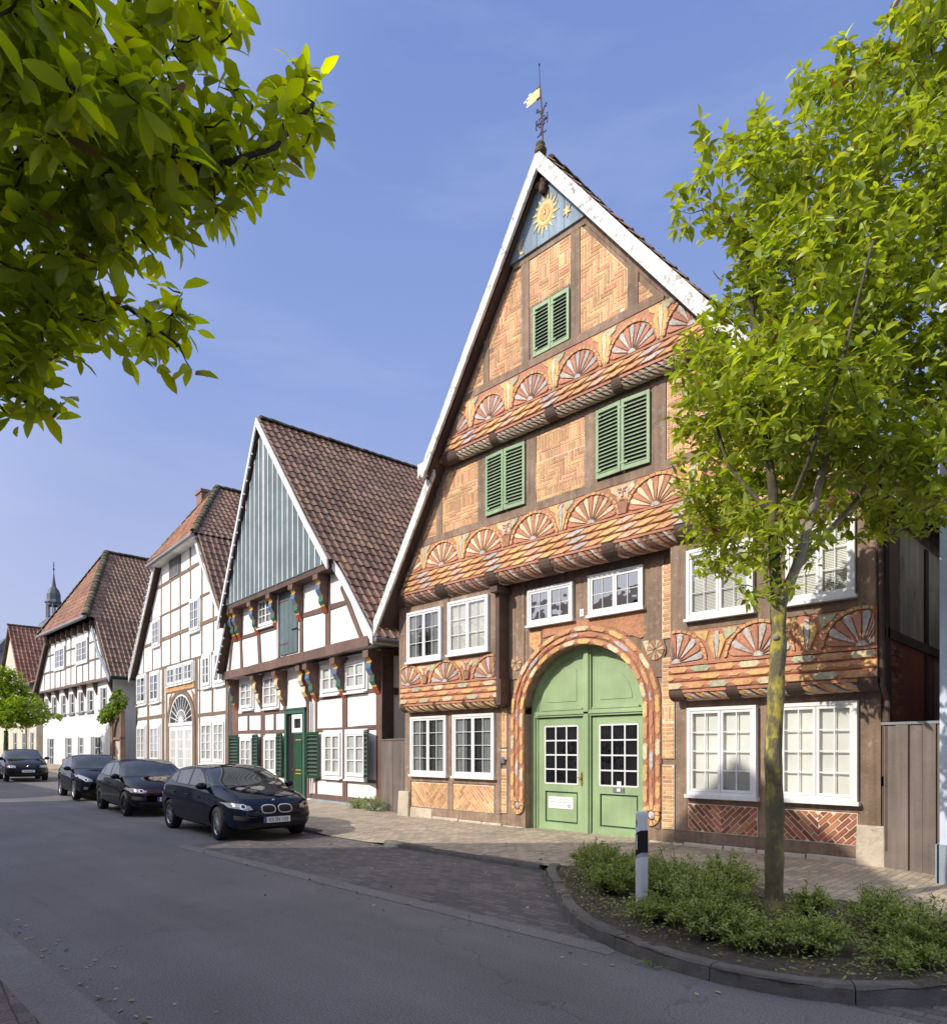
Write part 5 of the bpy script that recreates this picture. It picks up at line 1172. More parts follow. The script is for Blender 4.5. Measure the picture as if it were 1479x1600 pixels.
def deepwin(par, a, b, c, d, n=2, rows=3):
    q = MB(); q.box(a - .12, a, -.02, 0, c, d, 'stone_grey'); q.box(a, b, -.012, 0, c, d, 'stone_grey'); o = q.build('window', par)
    q = MB(); m = a + (b - a) * .42
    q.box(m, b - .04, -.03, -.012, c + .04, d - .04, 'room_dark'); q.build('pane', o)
    q = MB()
    for k in range(n + 1): u = m + (b - .04 - m) * k / n; q.box(u - .025, u + .025, -.045, -.012, c + .02, d - .02, 'frame_white')
    for k in range(rows + 1): u = c + .03 + (d - c - .06) * k / rows; q.box(m, b - .03, -.04, -.012, u - .02, u + .02, 'frame_white')
    q.build('frame', o)
    if c > 3: q = MB(); q.box(a - .2, b + .12, -.14, 0, c - .12, c, 'stone_grey'); q.build('sill', o)
for (a, b) in ((-14.3, -13.5), (-12.5, -11.4), (-10.2, -9.25), (-8.3, -7.3), (-6.3, -5.3), (-4.5, -3.45), (-2.0, -1.0)): deepwin(D, a, b, 4.1, 5.4, 1, 2)
for (a, b, z) in ((-13.7, -12.1, .5), (-9.3, -7.95, .9), (-6.5, -5.45, .9), (-3.85, -1.9, .5)): deepwin(D, a, b, z, 2.5, 2, 3)
q = MB()
hp = (-6.6, 1.7, 14.8)
q.mesh([(-12.0, -.9, 9.55), (-1.6, -.9, 9.55), hp, (-12.0, 12, 9.55), (-1.6, 12, 9.55), (hp[0], 12, hp[2])], [(0, 1, 2), (0, 2, 5, 3), (1, 4, 5, 2)], 'timber_dark')
q.prism([(-15.35, 5.85), (-12.0, 9.6), (-12.0, 9.4), (-15.2, 5.7)], -.5, 12, 'timber_dark'); q.prism([(-1.7, 9.6), (1.1, 5.85), (1.0, 5.7), (-1.8, 9.4)], -.5, 12, 'timber_dark')
roof = q.build('roof', D)
face_tiles(roof, (-12.1, -1.0, 9.5), (-1.5, -1.0, 9.5), [hp], 'tile_red', tw=.26, th=.36, roll=.055)
face_tiles(roof, (-1.55, -1.0, 9.5), (-1.55, 12, 9.5), [(hp[0], 12, hp[2]), hp], 'tile_brown', tw=.26, th=.36, roll=.055)
face_tiles(roof, (1.15, -.5, 5.85), (1.15, 12, 5.85), [(-1.6, 12, 9.55), (-1.6, -.5, 9.55)], 'tile_brown', tw=.26, th=.36, roll=.055)
ridge_caps('ridge_caps', roof, (-1.55, -1, 9.6), (hp[0], hp[1], hp[2] + .05), .2); ridge_caps('ridge_caps', roof, (-12.1, -1, 9.6), (hp[0], hp[1], hp[2] + .05), .16); ridge_caps('ridge_caps', roof, (hp[0], hp[1], hp[2] + .05), (hp[0], 12, hp[2] + .05), .17)
q = MB(); q.tube([(-12.2, -1.05, 9.5), (-1.45, -1.05, 9.5)], .1, 'zinc', 8); q.build('gutter', D)
q = MB(); bd(-15.45, 5.75, -11.9, 9.5, .32, -.62, 'timber_d'); q.mesh([(-15.4, -.6, 5.7), (-11.9, -.6, 9.4), (-11.9, -.3, 9.4), (-15.4, -.3, 5.7)], [(0, 1, 2, 3)], 'timber_dark'); q.build('bargeboard', D)
q = MB(); bd(-2.3, 9.55, -.9, 7.6, .26, -.55, 'plinth_blue'); bd(-.9, 7.6, 1.1, 5.85, .26, -.55, 'plinth_blue'); q.build('bargeboard', D)
q = MB(); q.tube([(1.2, -.5, 5.8), (1.2, 12, 5.8)], .09, 'dark_green', 6); q.build('gutter', D)

# gateway between houses C and D, vine on top
g = empty('arched_gateway', (-41.6, 13.2, .3), AB, 'brown arched timber gateway below a green vine between two white houses', 'gateway')
q = MB(); q.box(-1.0, -.4, -.15, .1, 0, 3.6, 'timber_c'); q.box(-.4, 1.3, -.12, .1, 1.95, 2.1, 'timber_c'); q.box(1.1, 1.3, -.12, .1, 0, 3.6, 'timber_c')
for k in range(10):
    t0, t1 = PI / 2 + PI / 2 * k / 10, PI / 2 + PI / 2 * (k + 1) / 10
    q.prism([(1.1 + 1.5 * math.cos(t0), 1.9 + 1.35 * math.sin(t0)), (1.1 + 1.5 * math.cos(t1), 1.9 + 1.35 * math.sin(t1)), (1.1 + 1.5 * math.cos(t1), 3.6), (1.1 + 1.5 * math.cos(t0), 3.6)], -.1, .1, 'timber_c')
q.build('frame', g); q = MB(); q.box(-.4, 1.1, .0, .05, 0, 1.95, 'plaster_grey'); q.box(-.4, 1.1, .0, .05, 2.1, 3.4, 'timber_d'); q.build('gate_leaf', g)

# ------------------------------------------------------------------ far houses, church turret
Fh = empty('gabled_house', (-64.0, 13.4, .3), 0, 'cream gabled house with a bright red pantile roof at the far end of the row', 'house')
q = MB(); q.prism([(-8.5, 0), (0, 0), (0, 6.0), (-4.2, 11.4), (-8.5, 6.0)], 0, 10, 'plaster_cream'); q.build('wall', Fh)
q = MB(); q.prism([(-4.2, 11.75), (.4, 5.9), (.4, 5.75), (-4.2, 11.5), (-8.9, 5.75), (-8.9, 5.9)], -.25, 10, 'timber_dark'); roof = q.build('roof', Fh)
face_tiles(roof, (.45, -.3, 5.9), (.45, 10, 5.9), [(-4.2, 10, 11.8), (-4.2, -.3, 11.8)], 'tile_red', tw=.3, th=.4, roll=.06)
ridge_caps('ridge_caps', roof, (-4.2, -.3, 11.8), (-4.2, 10, 11.8), .16)
for (a, b, c, d) in ((-6.4, -5.6, 6.6, 8.0), (-3.4, -2.6, 6.6, 8.0), (-6.4, -5.2, 1.0, 2.8), (-3.4, -2.2, 1.0, 2.8), (-6.4, -5.2, 3.9, 5.3), (-3.4, -2.2, 3.9, 5.3)): deepwin(Fh, a, b, c, d, 1, 2)
Gh = empty('low_house', (-59.2, 13.2, .3), 0, 'small cream plastered house with grey eaves and tall shuttered windows behind the kerbside tree', 'house')
q = MB(); q.box(-4.8, 0, 0, 8, 0, 6.1, 'plaster_cream'); q.box(-4.8, .02, -.05, 0, 0, .8, 'stone_grey'); q.build('wall', Gh)
q = MB(); q.prism([(-5, 6.1), (.2, 6.1), (.2, 6.35), (-5, 6.35)], -.5, 8, 'slate'); q.mesh([(-5, -.5, 6.3), (.2, -.5, 6.3), (.2, 4, 8.4), (-5, 4, 8.4)], [(0, 1, 2, 3)], 'tile_red'); q.build('roof', Gh)
for (a, b, c, d) in ((-4.2, -3.2, 3.5, 5.2), (-1.6, -.7, 3.5, 5.2), (-4.2, -3.2, 1.0, 2.7), (-1.6, -.7, 1.0, 2.7)): deepwin(Gh, a, b, c, d, 1, 2)
q = MB(); q.tube([(-2.5, -.12, 6.2), (-2.5, -.12, .1)], .07, 'zinc', 6); q.build('downpipe', Gh)
Lh = empty('low_house', (-84, 15.5, .3), 0, 'low red-roofed house mostly hidden by the lime green tree at the left edge', 'house')
q = MB(); q.box(-9, 4, 0, 9, 0, 7, 'plaster_cream'); q.build('wall', Lh)
q = MB(); q.mesh([(-9, -.4, 6.9), (4.4, -.4, 6.9), (4.4, 4.5, 10.8), (-9, 4.5, 10.8)], [(0, 1, 2, 3)], 'timber_dark'); roof = q.build('roof', Lh)
face_tiles(roof, (-9, -.5, 7.0), (4.4, -.5, 7.0), [(4.4, 4.4, 10.9), (-9, 4.4, 10.9)], 'tile_red', tw=.34, th=.5, roll=.07)
tw_ = MB(); tw_.box(-3.2, 2.4, 0, 6, 0, 15.3, 'stone_grey'); tw_.mesh([(-3.4, -.2, 15.3), (2.6, -.2, 15.3), (2.6, 6.2, 15.3), (-3.4, 6.2, 15.3), (-1.8, 1.6, 17.6), (1.6, 1.6, 17.6), (1.6, 4.4, 17.6), (-1.8, 4.4, 17.6)], [(0, 1, 5, 4), (1, 2, 6, 5), (2, 3, 7, 6), (3, 0, 4, 7), (4, 5, 6, 7)], 'slate')
tag(tw_.build('stone_tower', None, loc=(-119, 21, .3)), 'blunt grey stone tower rising behind the roofs at the left edge', 'tower')
ch = empty('church_turret', (-125.1, 30.3, 8), 0, 'slate church turret with open belfry and slim spire above the red roofs', 'church tower')
q = MB(); q.lathe([(3.4, 0), (3.4, 8), (3.2, 9.5)], (0, 0, 0), 'stone_grey', 8); q.build('tower_shaft', ch)
q = MB(); q.lathe([(2.4, 11.4), (2.5, 12.2), (2.1, 13.4), (1.2, 14.3), (.95, 14.7), (1.05, 14.75)], (0, 0, 0), 'slate', 8); q.build('lower_dome', ch)
q = MB()
for k in range(8):
    a = 2 * PI * k / 8 + PI / 8; q.tube([(1.0 * math.cos(a), 1.0 * math.sin(a), 14.6), (1.0 * math.cos(a), 1.0 * math.sin(a), 17.0)], .13, 'stone_grey', 5)
q.lathe([(1.02, 16.5), (1.12, 16.6), (1.12, 17.0), (1.3, 17.1)], (0, 0, 0), 'slate', 8); q.build('belfry', ch)
q = MB(); q.lathe([(1.35, 17.0), (1.0, 17.5), (1.0, 18.4), (.75, 19.1), (.35, 19.6), (.2, 20.6), (.08, 21.6), (.03, 22.2)], (0, 0, 0), 'slate', 8); q.build('spire', ch)
q = MB(); q.tube([(0, 0, 22), (0, 0, 23.6)], .06, 'iron', 5); q.box(-.35, .35, -.04, .04, 22.9, 23.0, 'iron'); q.ball((0, 0, 22.4), .16, 'iron', 6, 4); q.build('cross', ch)

# ------------------------------------------------------------------ white neighbour on the right, plank gates
E_ = empty('white_house', (-1.98, 10.05, 0), 0, 'white plastered house with blue-grey base at the right edge beyond the plank gate', 'house')
q = MB(); q.box(0, 9, 0, 12, 0, 8.5, 'plaster_shade_blue'); q.build('wall', E_)
q = MB(); q.box(-.02, 9, -.04, 0, -.1, .55, 'plinth_blue'); q.box(-.04, 0, -.04, 12, -.1, .55, 'plinth_blue'); q.build('plinth', E_)
q = MB(); q.mesh([(-.25, -.4, 8.4), (9.2, -.4, 8.4), (9.2, 5, 12.4), (-.25, 5, 12.4), (-.25, 12.2, 8.4), (9.2, 12.2, 8.4)], [(0, 1, 2, 3), (3, 2, 5, 4)], 'tile_brown'); q.box(-.25, 9, -.42, 0, 8.25, 8.42, 'white_paint'); q.build('roof', E_)
window(E_, .9, 2.1, 4.6, 6.2, 0, 2, 1, 3, 'curtain', trim=.1); window(E_, .9, 2.1, 1.2, 2.8, 0, 2, 1, 3, 'curtain', trim=.1)
def planks(name, loc, rz, W, H, n, label, gapcol='black_matte', slope=0.):
    o = empty(name, loc, rz, label, 'gate'); q = MB(); w = W / n
    q.box(0, W, .01, .03, 0, H - .03, gapcol)
    for i in range(n):
        j = rnd.uniform(-.01, .01); q.box(i * w + .006, (i + 1) * w - .006, -.02 - (.018 if n < 8 and i % 2 else 0) + j * .3, .012, .03 + j, H + j * .5 + slope * i / n, 'plank')
    q.build('planks', o); q = MB(); q.box(-.02, W + .02, -.045, .04, H, H + .035, 'zinc' if n < 8 else 'plank'); q.build('top_rail', o)
    return o
planks('plank_gate', (-2.80, 10.88, -.06), R(-14), .86, 2.12, 5, 'tall brown plank gate between the carved house and the white house at the right')
ax, ay, bx, by = -15.28, 11.66, -13.40, 10.98
planks('plank_fence', (ax, ay, -.02), math.atan2(by - ay, bx - ax), math.hypot(bx - ax, by - ay), 1.98, 14, 'narrow greyish plank fence between the teal gabled house and the carved brick house')
planks('plank_fence', (-26.62, 12.7, 0), AB, .75, 1.75, 5, 'short grey plank fence in the dark slot left of the green louvred shutters')

# ------------------------------------------------------------------ houses across the street, behind the camera: they cast the big shadow
def across(x, w, y, eave, ridge, gable, label, m='plaster_cream', dep=9, e2=None):
    e2 = e2 or eave
    h = empty('opposite_house', (x, y, 0), PI, label, 'house'); q = MB()   # local -y is toward the street
    if gable: q.prism([(0, 0), (w, 0), (w, eave), (gable, ridge), (0, e2)], 0, dep, m)
    else: q.box(0, w, 0, dep, 0, eave, m)
    q.build('wall', h); q = MB()
    if gable: q.mesh([(-.1, -.4, e2 + .02), (gable, -.4, ridge + .1), (w + .3, -.4, eave - .35), (-.1, dep, e2 + .02), (gable, dep, ridge + .1), (w + .3, dep, eave - .35)], [(0, 1, 4, 3), (1, 2, 5, 4)], 'tile_brown')
    else: q.mesh([(-.3, -.4, eave), (w + .3, -.4, eave), (w + .3, dep / 2, ridge), (-.3, dep / 2, ridge), (-.3, dep + .3, eave), (w + .3, dep + .3, eave)], [(0, 1, 2, 3), (3, 2, 5, 4)], 'tile_brown')
    q.build('roof', h)
    k = 0; xx = 1.0
    while xx + 1.2 < w:
        for z in (1.0, 3.7):
            if z + 1.4 < eave: window(h, xx, xx + 1.1, z, z + 1.4, 0, 2, 1, 3, 'dark', trim=.08)
        xx += 2.1
    return h
OG = across(-5.5, 10.9, -5.0, 5.0, 12.05, 4.2, 'cream gabled house across the street, its peak throwing a pointed shadow', e2=8.7)
across(10, 15.4, -5.0, 9.05, 11.2, 0, 'long white house across the street with low roof', 'plaster_white', 10)
across(-16.6, 11.5, -4.6, 7.5, 9.8, 0, 'low cream house across the street with eaves to the road')
across(-31.0, 14, -3.4, 7.2, 9.4, 0, 'low white house across the street farther up', 'plaster_white')
across(-46, 14, -2.0, 6.6, 8.8, 0, 'low cream house across the street far up the road')
across(-61.5, 14, -1.0, 6.6, 8.8, 0, 'white house across the street at the far end', 'plaster_white')

# ------------------------------------------------------------------ ground, road, pavement
def strip(name, ya, yb_, x0, x1, m, dz, edge=None, nx=None):
    """sheet between two curves y=ya(x) and y=yb_(x) following the street"""
    q = MB(); n = nx or max(2, int(abs(x1 - x0) / 1.5)); vs = []; fs = []
    for i in range(n + 1):
        x = x0 + (x1 - x0) * i / n; z = zg(x) + dz
        vs += [(x, ya(x) if callable(ya) else ya + yb(x), z), (x, yb_(x) if callable(yb_) else yb_ + yb(x), z)]
    for i in range(n): fs.append((2 * i, 2 * i + 2, 2 * i + 3, 2 * i + 1))
    q.mesh(vs, fs, m); return struct(name, q)
q = MB(); n = 60; vs = []; fs = []
xs = [-600, -300, -160] + list(np.linspace(-120, 20, 29)) + [60, 200, 600]; ys = [-600, -60, -20, 0, 12, 30, 80, 600]
for x in xs:
    for y in ys: vs.append((x, y, zg(x) - .03))
for i in range(len(xs) - 1):
    for j in range(len(ys) - 1): a = i * len(ys) + j; fs.append((a, a + len(ys), a + len(ys) + 1, a + 1))
q.mesh(vs, fs, 'earth'); struct('ground', q)
strip('road', 1.42, lambda x: (5.05 if x > -12.4 else 7.7) + yb(x), -120, -12.4, 'asphalt', 0)
strip('road', 1.42, 5.05, -12.4, 25, 'asphalt', 0.0, nx=30)
strip('gutter', 1.12, 1.47, -120, 25, 'gutter_strip', .006)
strip('gutter', 4.86, 5.1, -12.4, -3.3, 'gutter_strip', .004, nx=8)
strip('parking_bay', 5.06, 7.62, -12.4, -3.0, 'parking_setts', .0, nx=8)
strip('parking_bay', 4.9, 7.62, -3.0, 25, 'parking_setts', -.002, nx=8)
strip('pavement', -5.2, 1.13, -120, 25, 'pavement_near', .03) if False else None
groundmat('pavement_near', (.12, .095, .085), (.165, .13, .115), fine=60, bump=.7, patch=1.1, brick=(.2, .1), rot=R(5), mortar=(.5, .5, .4))
strip('pavement', -5.4, 1.13, -120, 25, 'pavement_near', .012)
# house-side pavement, raised a little, ramping down to the parking bay where the kerb is dropped
def pk(x): return 7.62 + yb(x)
q = MB(); vs = []; fs = []; X_ = list(np.linspace(-70, -13, 40)) + list(np.linspace(-12.6, -6, 24)) + list(np.linspace(-5.5, 25, 30))
def ph(x): return .085
def bay(x): return max(0., 1 - abs(x + 11.0) / 1.7)
for x in X_:
    k = pk(x) + (0 if x < -12.4 or x > -9.9 else .0)
    z = zg(x); d = min(1, bay(x) * 1.6)
    for (yy, zz) in ((k - .02, .012 + .07 * (1 - d)), (k + .9, .075), (13.5 + yb(x), .07 - .02 * 0)): vs.append((x, yy, z + zz))
for i in range(len(X_) - 1):
    for j in range(2): a = 3 * i + j; fs.append((a, a + 3, a + 4, a + 1))
q.mesh(vs, fs, 'pavement_setts'); struct('pavement', q)
def kerbstones(path, w=.13, h=.10, m='kerb', step=1.0, name='kerb', base=0.):
    q = MB(); P = [Vector((*p, 0)) for p in path]; acc = [0]
    for a, b in zip(P, P[1:]): acc.append(acc[-1] + (b - a).length)
    def at(s):
        s = min(max(s, 0), acc[-1] - 1e-6); i = max(k for k in range(len(acc)) if acc[k] <= s); i = min(i, len(P) - 2); return P[i].lerp(P[i + 1], (s - acc[i]) / (acc[i + 1] - acc[i]))
    n = int(acc[-1] / step)
    for i in range(n):
        s0, s1 = i * acc[-1] / n + .004, (i + 1) * acc[-1] / n - .004; k = 3; vs = []; fs = []; j = rnd.uniform(-.006, .006)
        for t in range(k + 1):
            s = s0 + (s1 - s0) * t / k; p = at(s); d = (at(s + .05) - at(s - .05)).normalized(); nn = Vector((-d.y, d.x, 0)); z = zg(p.x) + base
            for (o, zz) in ((-.005, -.05), (0, h - .03 + j), (.025, h + j), (w - .01, h + j), (w, h - .02 + j), (w, -.05)): vs.append((p.x + nn.x * o, p.y + nn.y * o, z + zz))
        for t in range(k):
            for e in range(5): a = t * 6 + e; fs.append((a, a + 6, a + 7, a + 1))
        fs += [tuple(range(6)), tuple(range(k * 6 + 5, k * 6 - 1, -1))]
        fs = [f[::-1] for f in fs]
        q.mesh(vs, fs, m)
    return struct(name, q)
kerbstones([(x, pk(x) - .03) for x in np.linspace(-70, -12.1, 40)], h=.09)
kerbstones([(x, pk(x) - .03) for x in (-9.9, -9, -8, -7, -6.3)], h=.085)
bedp = [(-6.12, 7.62), (-5.98, 7.35), (-5.72, 7.02), (-5.35, 6.66), (-4.9, 6.2), (-4.4, 5.68), (-3.9, 5.3), (-3.35, 5.03), (-2.8, 4.88), (-2.3, 4.84), (-1.85, 4.91), (-1.45, 5.12), (-1.1, 5.45), (-.8, 5.9), (-.6, 6.5), (-.55, 7.1), (-.55, 7.7)]
kerbstones(bedp, w=.14, h=.125, step=.95, name='planter_kerb')
# planter soil
q = MB(); inner = [(x, y) for x, y in bedp]
bm_ = bmesh.new(); vsl = [bm_.verts.new((x, y, .10)) for x, y in inner] + [bm_.verts.new((-2.5, 8.02, .10)), bm_.verts.new((-5.2, 8.0, .10))]
bm_.faces.new(vsl); bmesh.ops.triangulate(bm_, faces=bm_.faces)
for _ in range(5): bmesh.ops.subdivide_edges(bm_, edges=[e for e in bm_.edges if e.calc_length() > .18], cuts=1); bmesh.ops.triangulate(bm_, faces=bm_.faces)
from mathutils import noise
for v in bm_.verts: v.co.z += .05 * noise.noise(v.co * 2.2) + .03 * noise.noise(v.co * 9) + .01
me = bpy.data.meshes.new('planter_soil'); bm_.to_mesh(me); bm_.free(); me.materials.append(MATS['soil']); so = bpy.data.objects.new('planter_soil', me); col.objects.link(so); so['kind'] = 'structure'
# manhole / repair line on the road
q = MB(); q.lathe([(0, .006), (.33, .006)], (-25.5, 3.4, zg(-25.5)), 'rubber', 20); tag(q.build('manhole_cover'), 'dark manhole cover in the asphalt left of the parked cars', 'manhole cover')

# ------------------------------------------------------------------ foliage
mat('leaf_litter', (.34, .27, .16), rough=.9, var=.2, island=.5, hue=.03, bump=.1)
def leaf_cloud(name, parent, pts, dirs, size, m, seed=1, width=.42, droop=.35, segs=2, fold=.25, curl=.3):
    """one mesh of pointed, folded leaves; pts/dirs are (n,3) arrays"""
    r = np.random.RandomState(seed); n = len(pts); pts = np.asarray(pts, float); d = np.asarray(dirs, float)
    d /= np.linalg.norm(d, axis=1)[:, None] + 1e-9; d[:, 2] -= droop * r.uniform(.3, 1.6, n); d /= np.linalg.norm(d, axis=1)[:, None]
    up = np.zeros((n, 3)); up[:, 2] = 1; up += r.normal(0, .45, (n, 3)); s = np.cross(d, up); s /= np.linalg.norm(s, axis=1)[:, None] + 1e-9; nn = np.cross(s, d)
    L = size * r.uniform(.6, 1.2, n); W = L * width * r.uniform(.8, 1.15, n)
    # profile: along t, half-width w(t)
    T = [0, .28, .62, .86, 1.0] if segs > 2 else [0, .35, .72, 1.0]
    Wd = [.05, .78, 1.0, .52, 0] if segs > 2 else [.06, 1.0, .72, 0]
    V = []; per = 0
    for t, w in zip(T, Wd):
        c = pts + d * (L * t)[:, None] - nn * (L * curl * t * t * .6)[:, None]
        if w == 0: V.append(c); per += 1
        else:
            e = nn * (W * .5 * w * fold)[:, None]
            V += [c + s * (W * .5 * w)[:, None] + e, c, c - s * (W * .5 * w)[:, None] + e]; per += 3
    Vt = np.stack(V, 1).reshape(-1, 3); rows = len(T)
    F = []
    for k in range(rows - 2):
        a = 3 * k; F += [(a, a + 1, a + 4, a + 3), (a + 1, a + 2, a + 5, a + 4)]
    a = 3 * (rows - 2); tip = per - 1; Tt = [(a, a + 1, tip), (a + 1, a + 2, tip)]
    F = np.array(F); Tt = np.array(Tt); base = (np.arange(n) * per)[:, None, None]
    q = (F[None] + base).reshape(-1, 4); t3 = (Tt[None] + base).reshape(-1, 3)
    me = bpy.data.meshes.new(name); me.vertices.add(len(Vt)); me.vertices.foreach_set('co', Vt.ravel())
    loops = np.concatenate([q.ravel(), t3.ravel()]); me.loops.add(len(loops)); me.loops.foreach_set('vertex_index', loops)
    ls = np.concatenate([np.arange(len(q)) * 4, len(q) * 4 + np.arange(len(t3)) * 3]); lt = np.concatenate([np.full(len(q), 4), np.full(len(t3), 3)])
    me.polygons.add(len(ls)); me.polygons.foreach_set('loop_start', ls); me.polygons.foreach_set('loop_total', lt); me.polygons.foreach_set('use_smooth', np.ones(len(ls), bool))
    me.update(calc_edges=True); me.validate(); me.materials.append(MATS[m]); o = bpy.data.objects.new(name, me); col.objects.link(o)
    if parent: o.parent = parent
    return o
def grow(skel, tips, seed=1, droop=.0):
    """attach twig tips to the nearest node of the skeleton; returns list of twig polylines and new nodes"""
    r = random.Random(seed); nodes = [Vector(p) for p in skel]; tw = []
    root = nodes[0]; order = sorted(range(len(tips)), key=lambda i: min((Vector(tips[i]) - n_).length for n_ in nodes[:len(skel)]))
    for i in order:
        t = Vector(tips[i]); b = min(nodes, key=lambda n_: (n_ - t).length); l = (t - b).length
        if l < .03: continue
        k = max(2, min(6, int(l / .18))); pl = [b]
        for j in range(1, k + 1):
            f = j / k; p = b.lerp(t, f) + Vector((r.uniform(-1, 1), r.uniform(-1, 1), r.uniform(-1, 1))) * l * .05 * (1 - f) + Vector((0, 0, -.12 * l * math.sin(f * PI)))
            pl.append(p); nodes.append(p)
        pl[-1] = t; tw.append(pl)
    return tw
def sample_blobs(blobs, n, seed, mind=.0, shell=.35):
    r = np.random.RandomState(seed); vol = np.array([b[3] * b[4] * b[5] for b in blobs]); vol = vol ** .85; vol /= vol.sum(); out = []
    for _ in range(n):
        b = blobs[r.choice(len(blobs), p=vol)]
        v = r.normal(0, 1, 3); v /= np.linalg.norm(v); rad = (r.uniform(shell ** 3, 1)) ** (1 / 3)
        out.append((b[0] + v[0] * b[3] * rad, b[1] + v[1] * b[4] * rad, b[2] + v[2] * b[5] * rad))
    return out
def whorls(tips, seed, k0=5, k1=9, spread=.06, outc=None):
    r = np.random.RandomState(seed); P = []; Dd = []
    for t in tips:
        k = r.randint(k0, k1); ax = r.normal(0, 1, 3); ax[2] = abs(ax[2]) + .6; ax /= np.linalg.norm(ax); ph = r.uniform(0, 6.28)
        a = np.cross(ax, [.3, .1, 1]); a /= np.linalg.norm(a); b = np.cross(ax, a)
        for i in range(k):
            an = ph + i * 2.4; el = r.uniform(.1, .8)
            d = (a * math.cos(an) + b * math.sin(an)) * math.cos(el) + ax * math.sin(el)
            P.append(np.array(t) + ax * r.uniform(-spread, spread * .5) + d * .01); Dd.append(d)
    return P, Dd
rt = Vector((.7055, .7087, 0)); fw = Vector((-.7087, .7055, 0))
def polymb(name, parent, tw, r0, r1, m, n=5):
    q = MB()
    for pl in tw: q.tube(pl, [r0 + (r1 - r0) * i / (len(pl) - 1) for i in range(len(pl))], m, n, cap=False)
    return q.build(name, parent, True)

# right-hand street tree in the planter
T = empty('street_tree', (-2.77, 6.98, .08), 0, 'young street tree with yellow lichened trunk and bright green leaves, standing in the planter', 'tree')
q = MB()
def rtp(dr, z, df=0): return (rt.x * dr + fw.x * df, rt.y * dr + fw.y * df, z)
trunk = [rtp(0, -.1), rtp(.0, .4), rtp(.01, 1.0), rtp(-.01, 1.6), rtp(.02, 2.2), rtp(.045, 2.7), rtp(.04, 3.15)]
def limb(q_, pts, r0, r1, m, jit=0.0, n=12):
    P = [Vector(p) for p in pts]; out = []
    for i in range(len(P) - 1):
        for k in range(4): out.append(P[i].lerp(P[i + 1], k / 4))
    out.append(P[-1]); m_ = len(out)
    rad = [(r0 + (r1 - r0) * i / (m_ - 1)) * (1 + .05 * math.sin(i * 1.7) + .03 * math.sin(i * 4.1)) for i in range(m_)]
    q_.tube(out, rad, m, n); return out
n0 = len(q.f); nodes = limb(q, trunk, .092, .072, 'bark', n=20)
yi = q.mi('bark_yellow'); ci = q.mi('bark_light')
for fi in range(n0, len(q.f)):
    zz = sum(q.v[v][2] for v in q.f[fi]) / len(q.f[fi]) + .22 * noise.noise(Vector(q.v[q.f[fi][0]]) * 5)
    if 1.75 < zz < 2.85: q.m[fi] = yi
q.ball(rtp(-.01, 2.75, -.06), .035, 'bark_light', 12, 8, (1, .6, 1)); q.ball(rtp(.03, 1.3, -.05), .03, 'bark', 8, 6); q.tube([rtp(0, -.12), rtp(0, .02), rtp(0, .16)], [.15, .115, .09], 'bark', 14); q.build('trunk', T, True)
q = MB(); L1 = limb(q, [rtp(.03, 3.1), rtp(.0, 3.6), rtp(-.01, 4.2), rtp(-.05, 5.0, .1), rtp(-.15, 6.0, .15), rtp(-.2, 7.0, .2)], .06, .02, 'bark_dark'); q.build('limb', T, True)
q = MB(); L2 = limb(q, [rtp(.05, 3.05, -.02), rtp(.22, 3.5, -.05), rtp(.36, 4.0, -.05), rtp(.5, 4.5, 0), rtp(.75, 5.3, .1), rtp(1.0, 6.2, 0), rtp(1.1, 7.0, 0), rtp(1.15, 7.9, .1)], .055, .010, 'bark_light'); q.build('limb', T, True)
q = MB(); L3 = limb(q, [rtp(.06, 3.15, .03), rtp(.3, 3.5, .15), rtp(.65, 3.85, .3), rtp(1.1, 4.3, .5), rtp(1.6, 5.0, .6), rtp(2.0, 5.8, .6)], .045, .015, 'bark_light'); q.build('limb', T, True)
q = MB(); L4 = limb(q, [rtp(-.02, 4.0, .05), rtp(-.35, 4.6, .3), rtp(-.55, 5.3, .3), rtp(-.6, 5.9, .2)], .026, .006, 'bark_dark'); q.build('limb', T, True)
q = MB(); L5 = limb(q, [rtp(.0, 3.7, -.03), rtp(.1, 4.3, -.5), rtp(.2, 5.0, -.9), rtp(.35, 5.9, -1.1)], .025, .01, 'bark_dark'); q.build('limb', T, True)
def pb(px, py, df, rx, ry, rz):   # crown clump given by its direction from the trunk: offset right, height, offset back
    f = 6.9 + df; dr = (px - 739.5) / 1080 * f - 2.985 * 1.0; z = 1.72 + (1171 - py) / 1080 * f - .08
    c = rtp(dr, z, df); return (*c, rx, ry, rz)
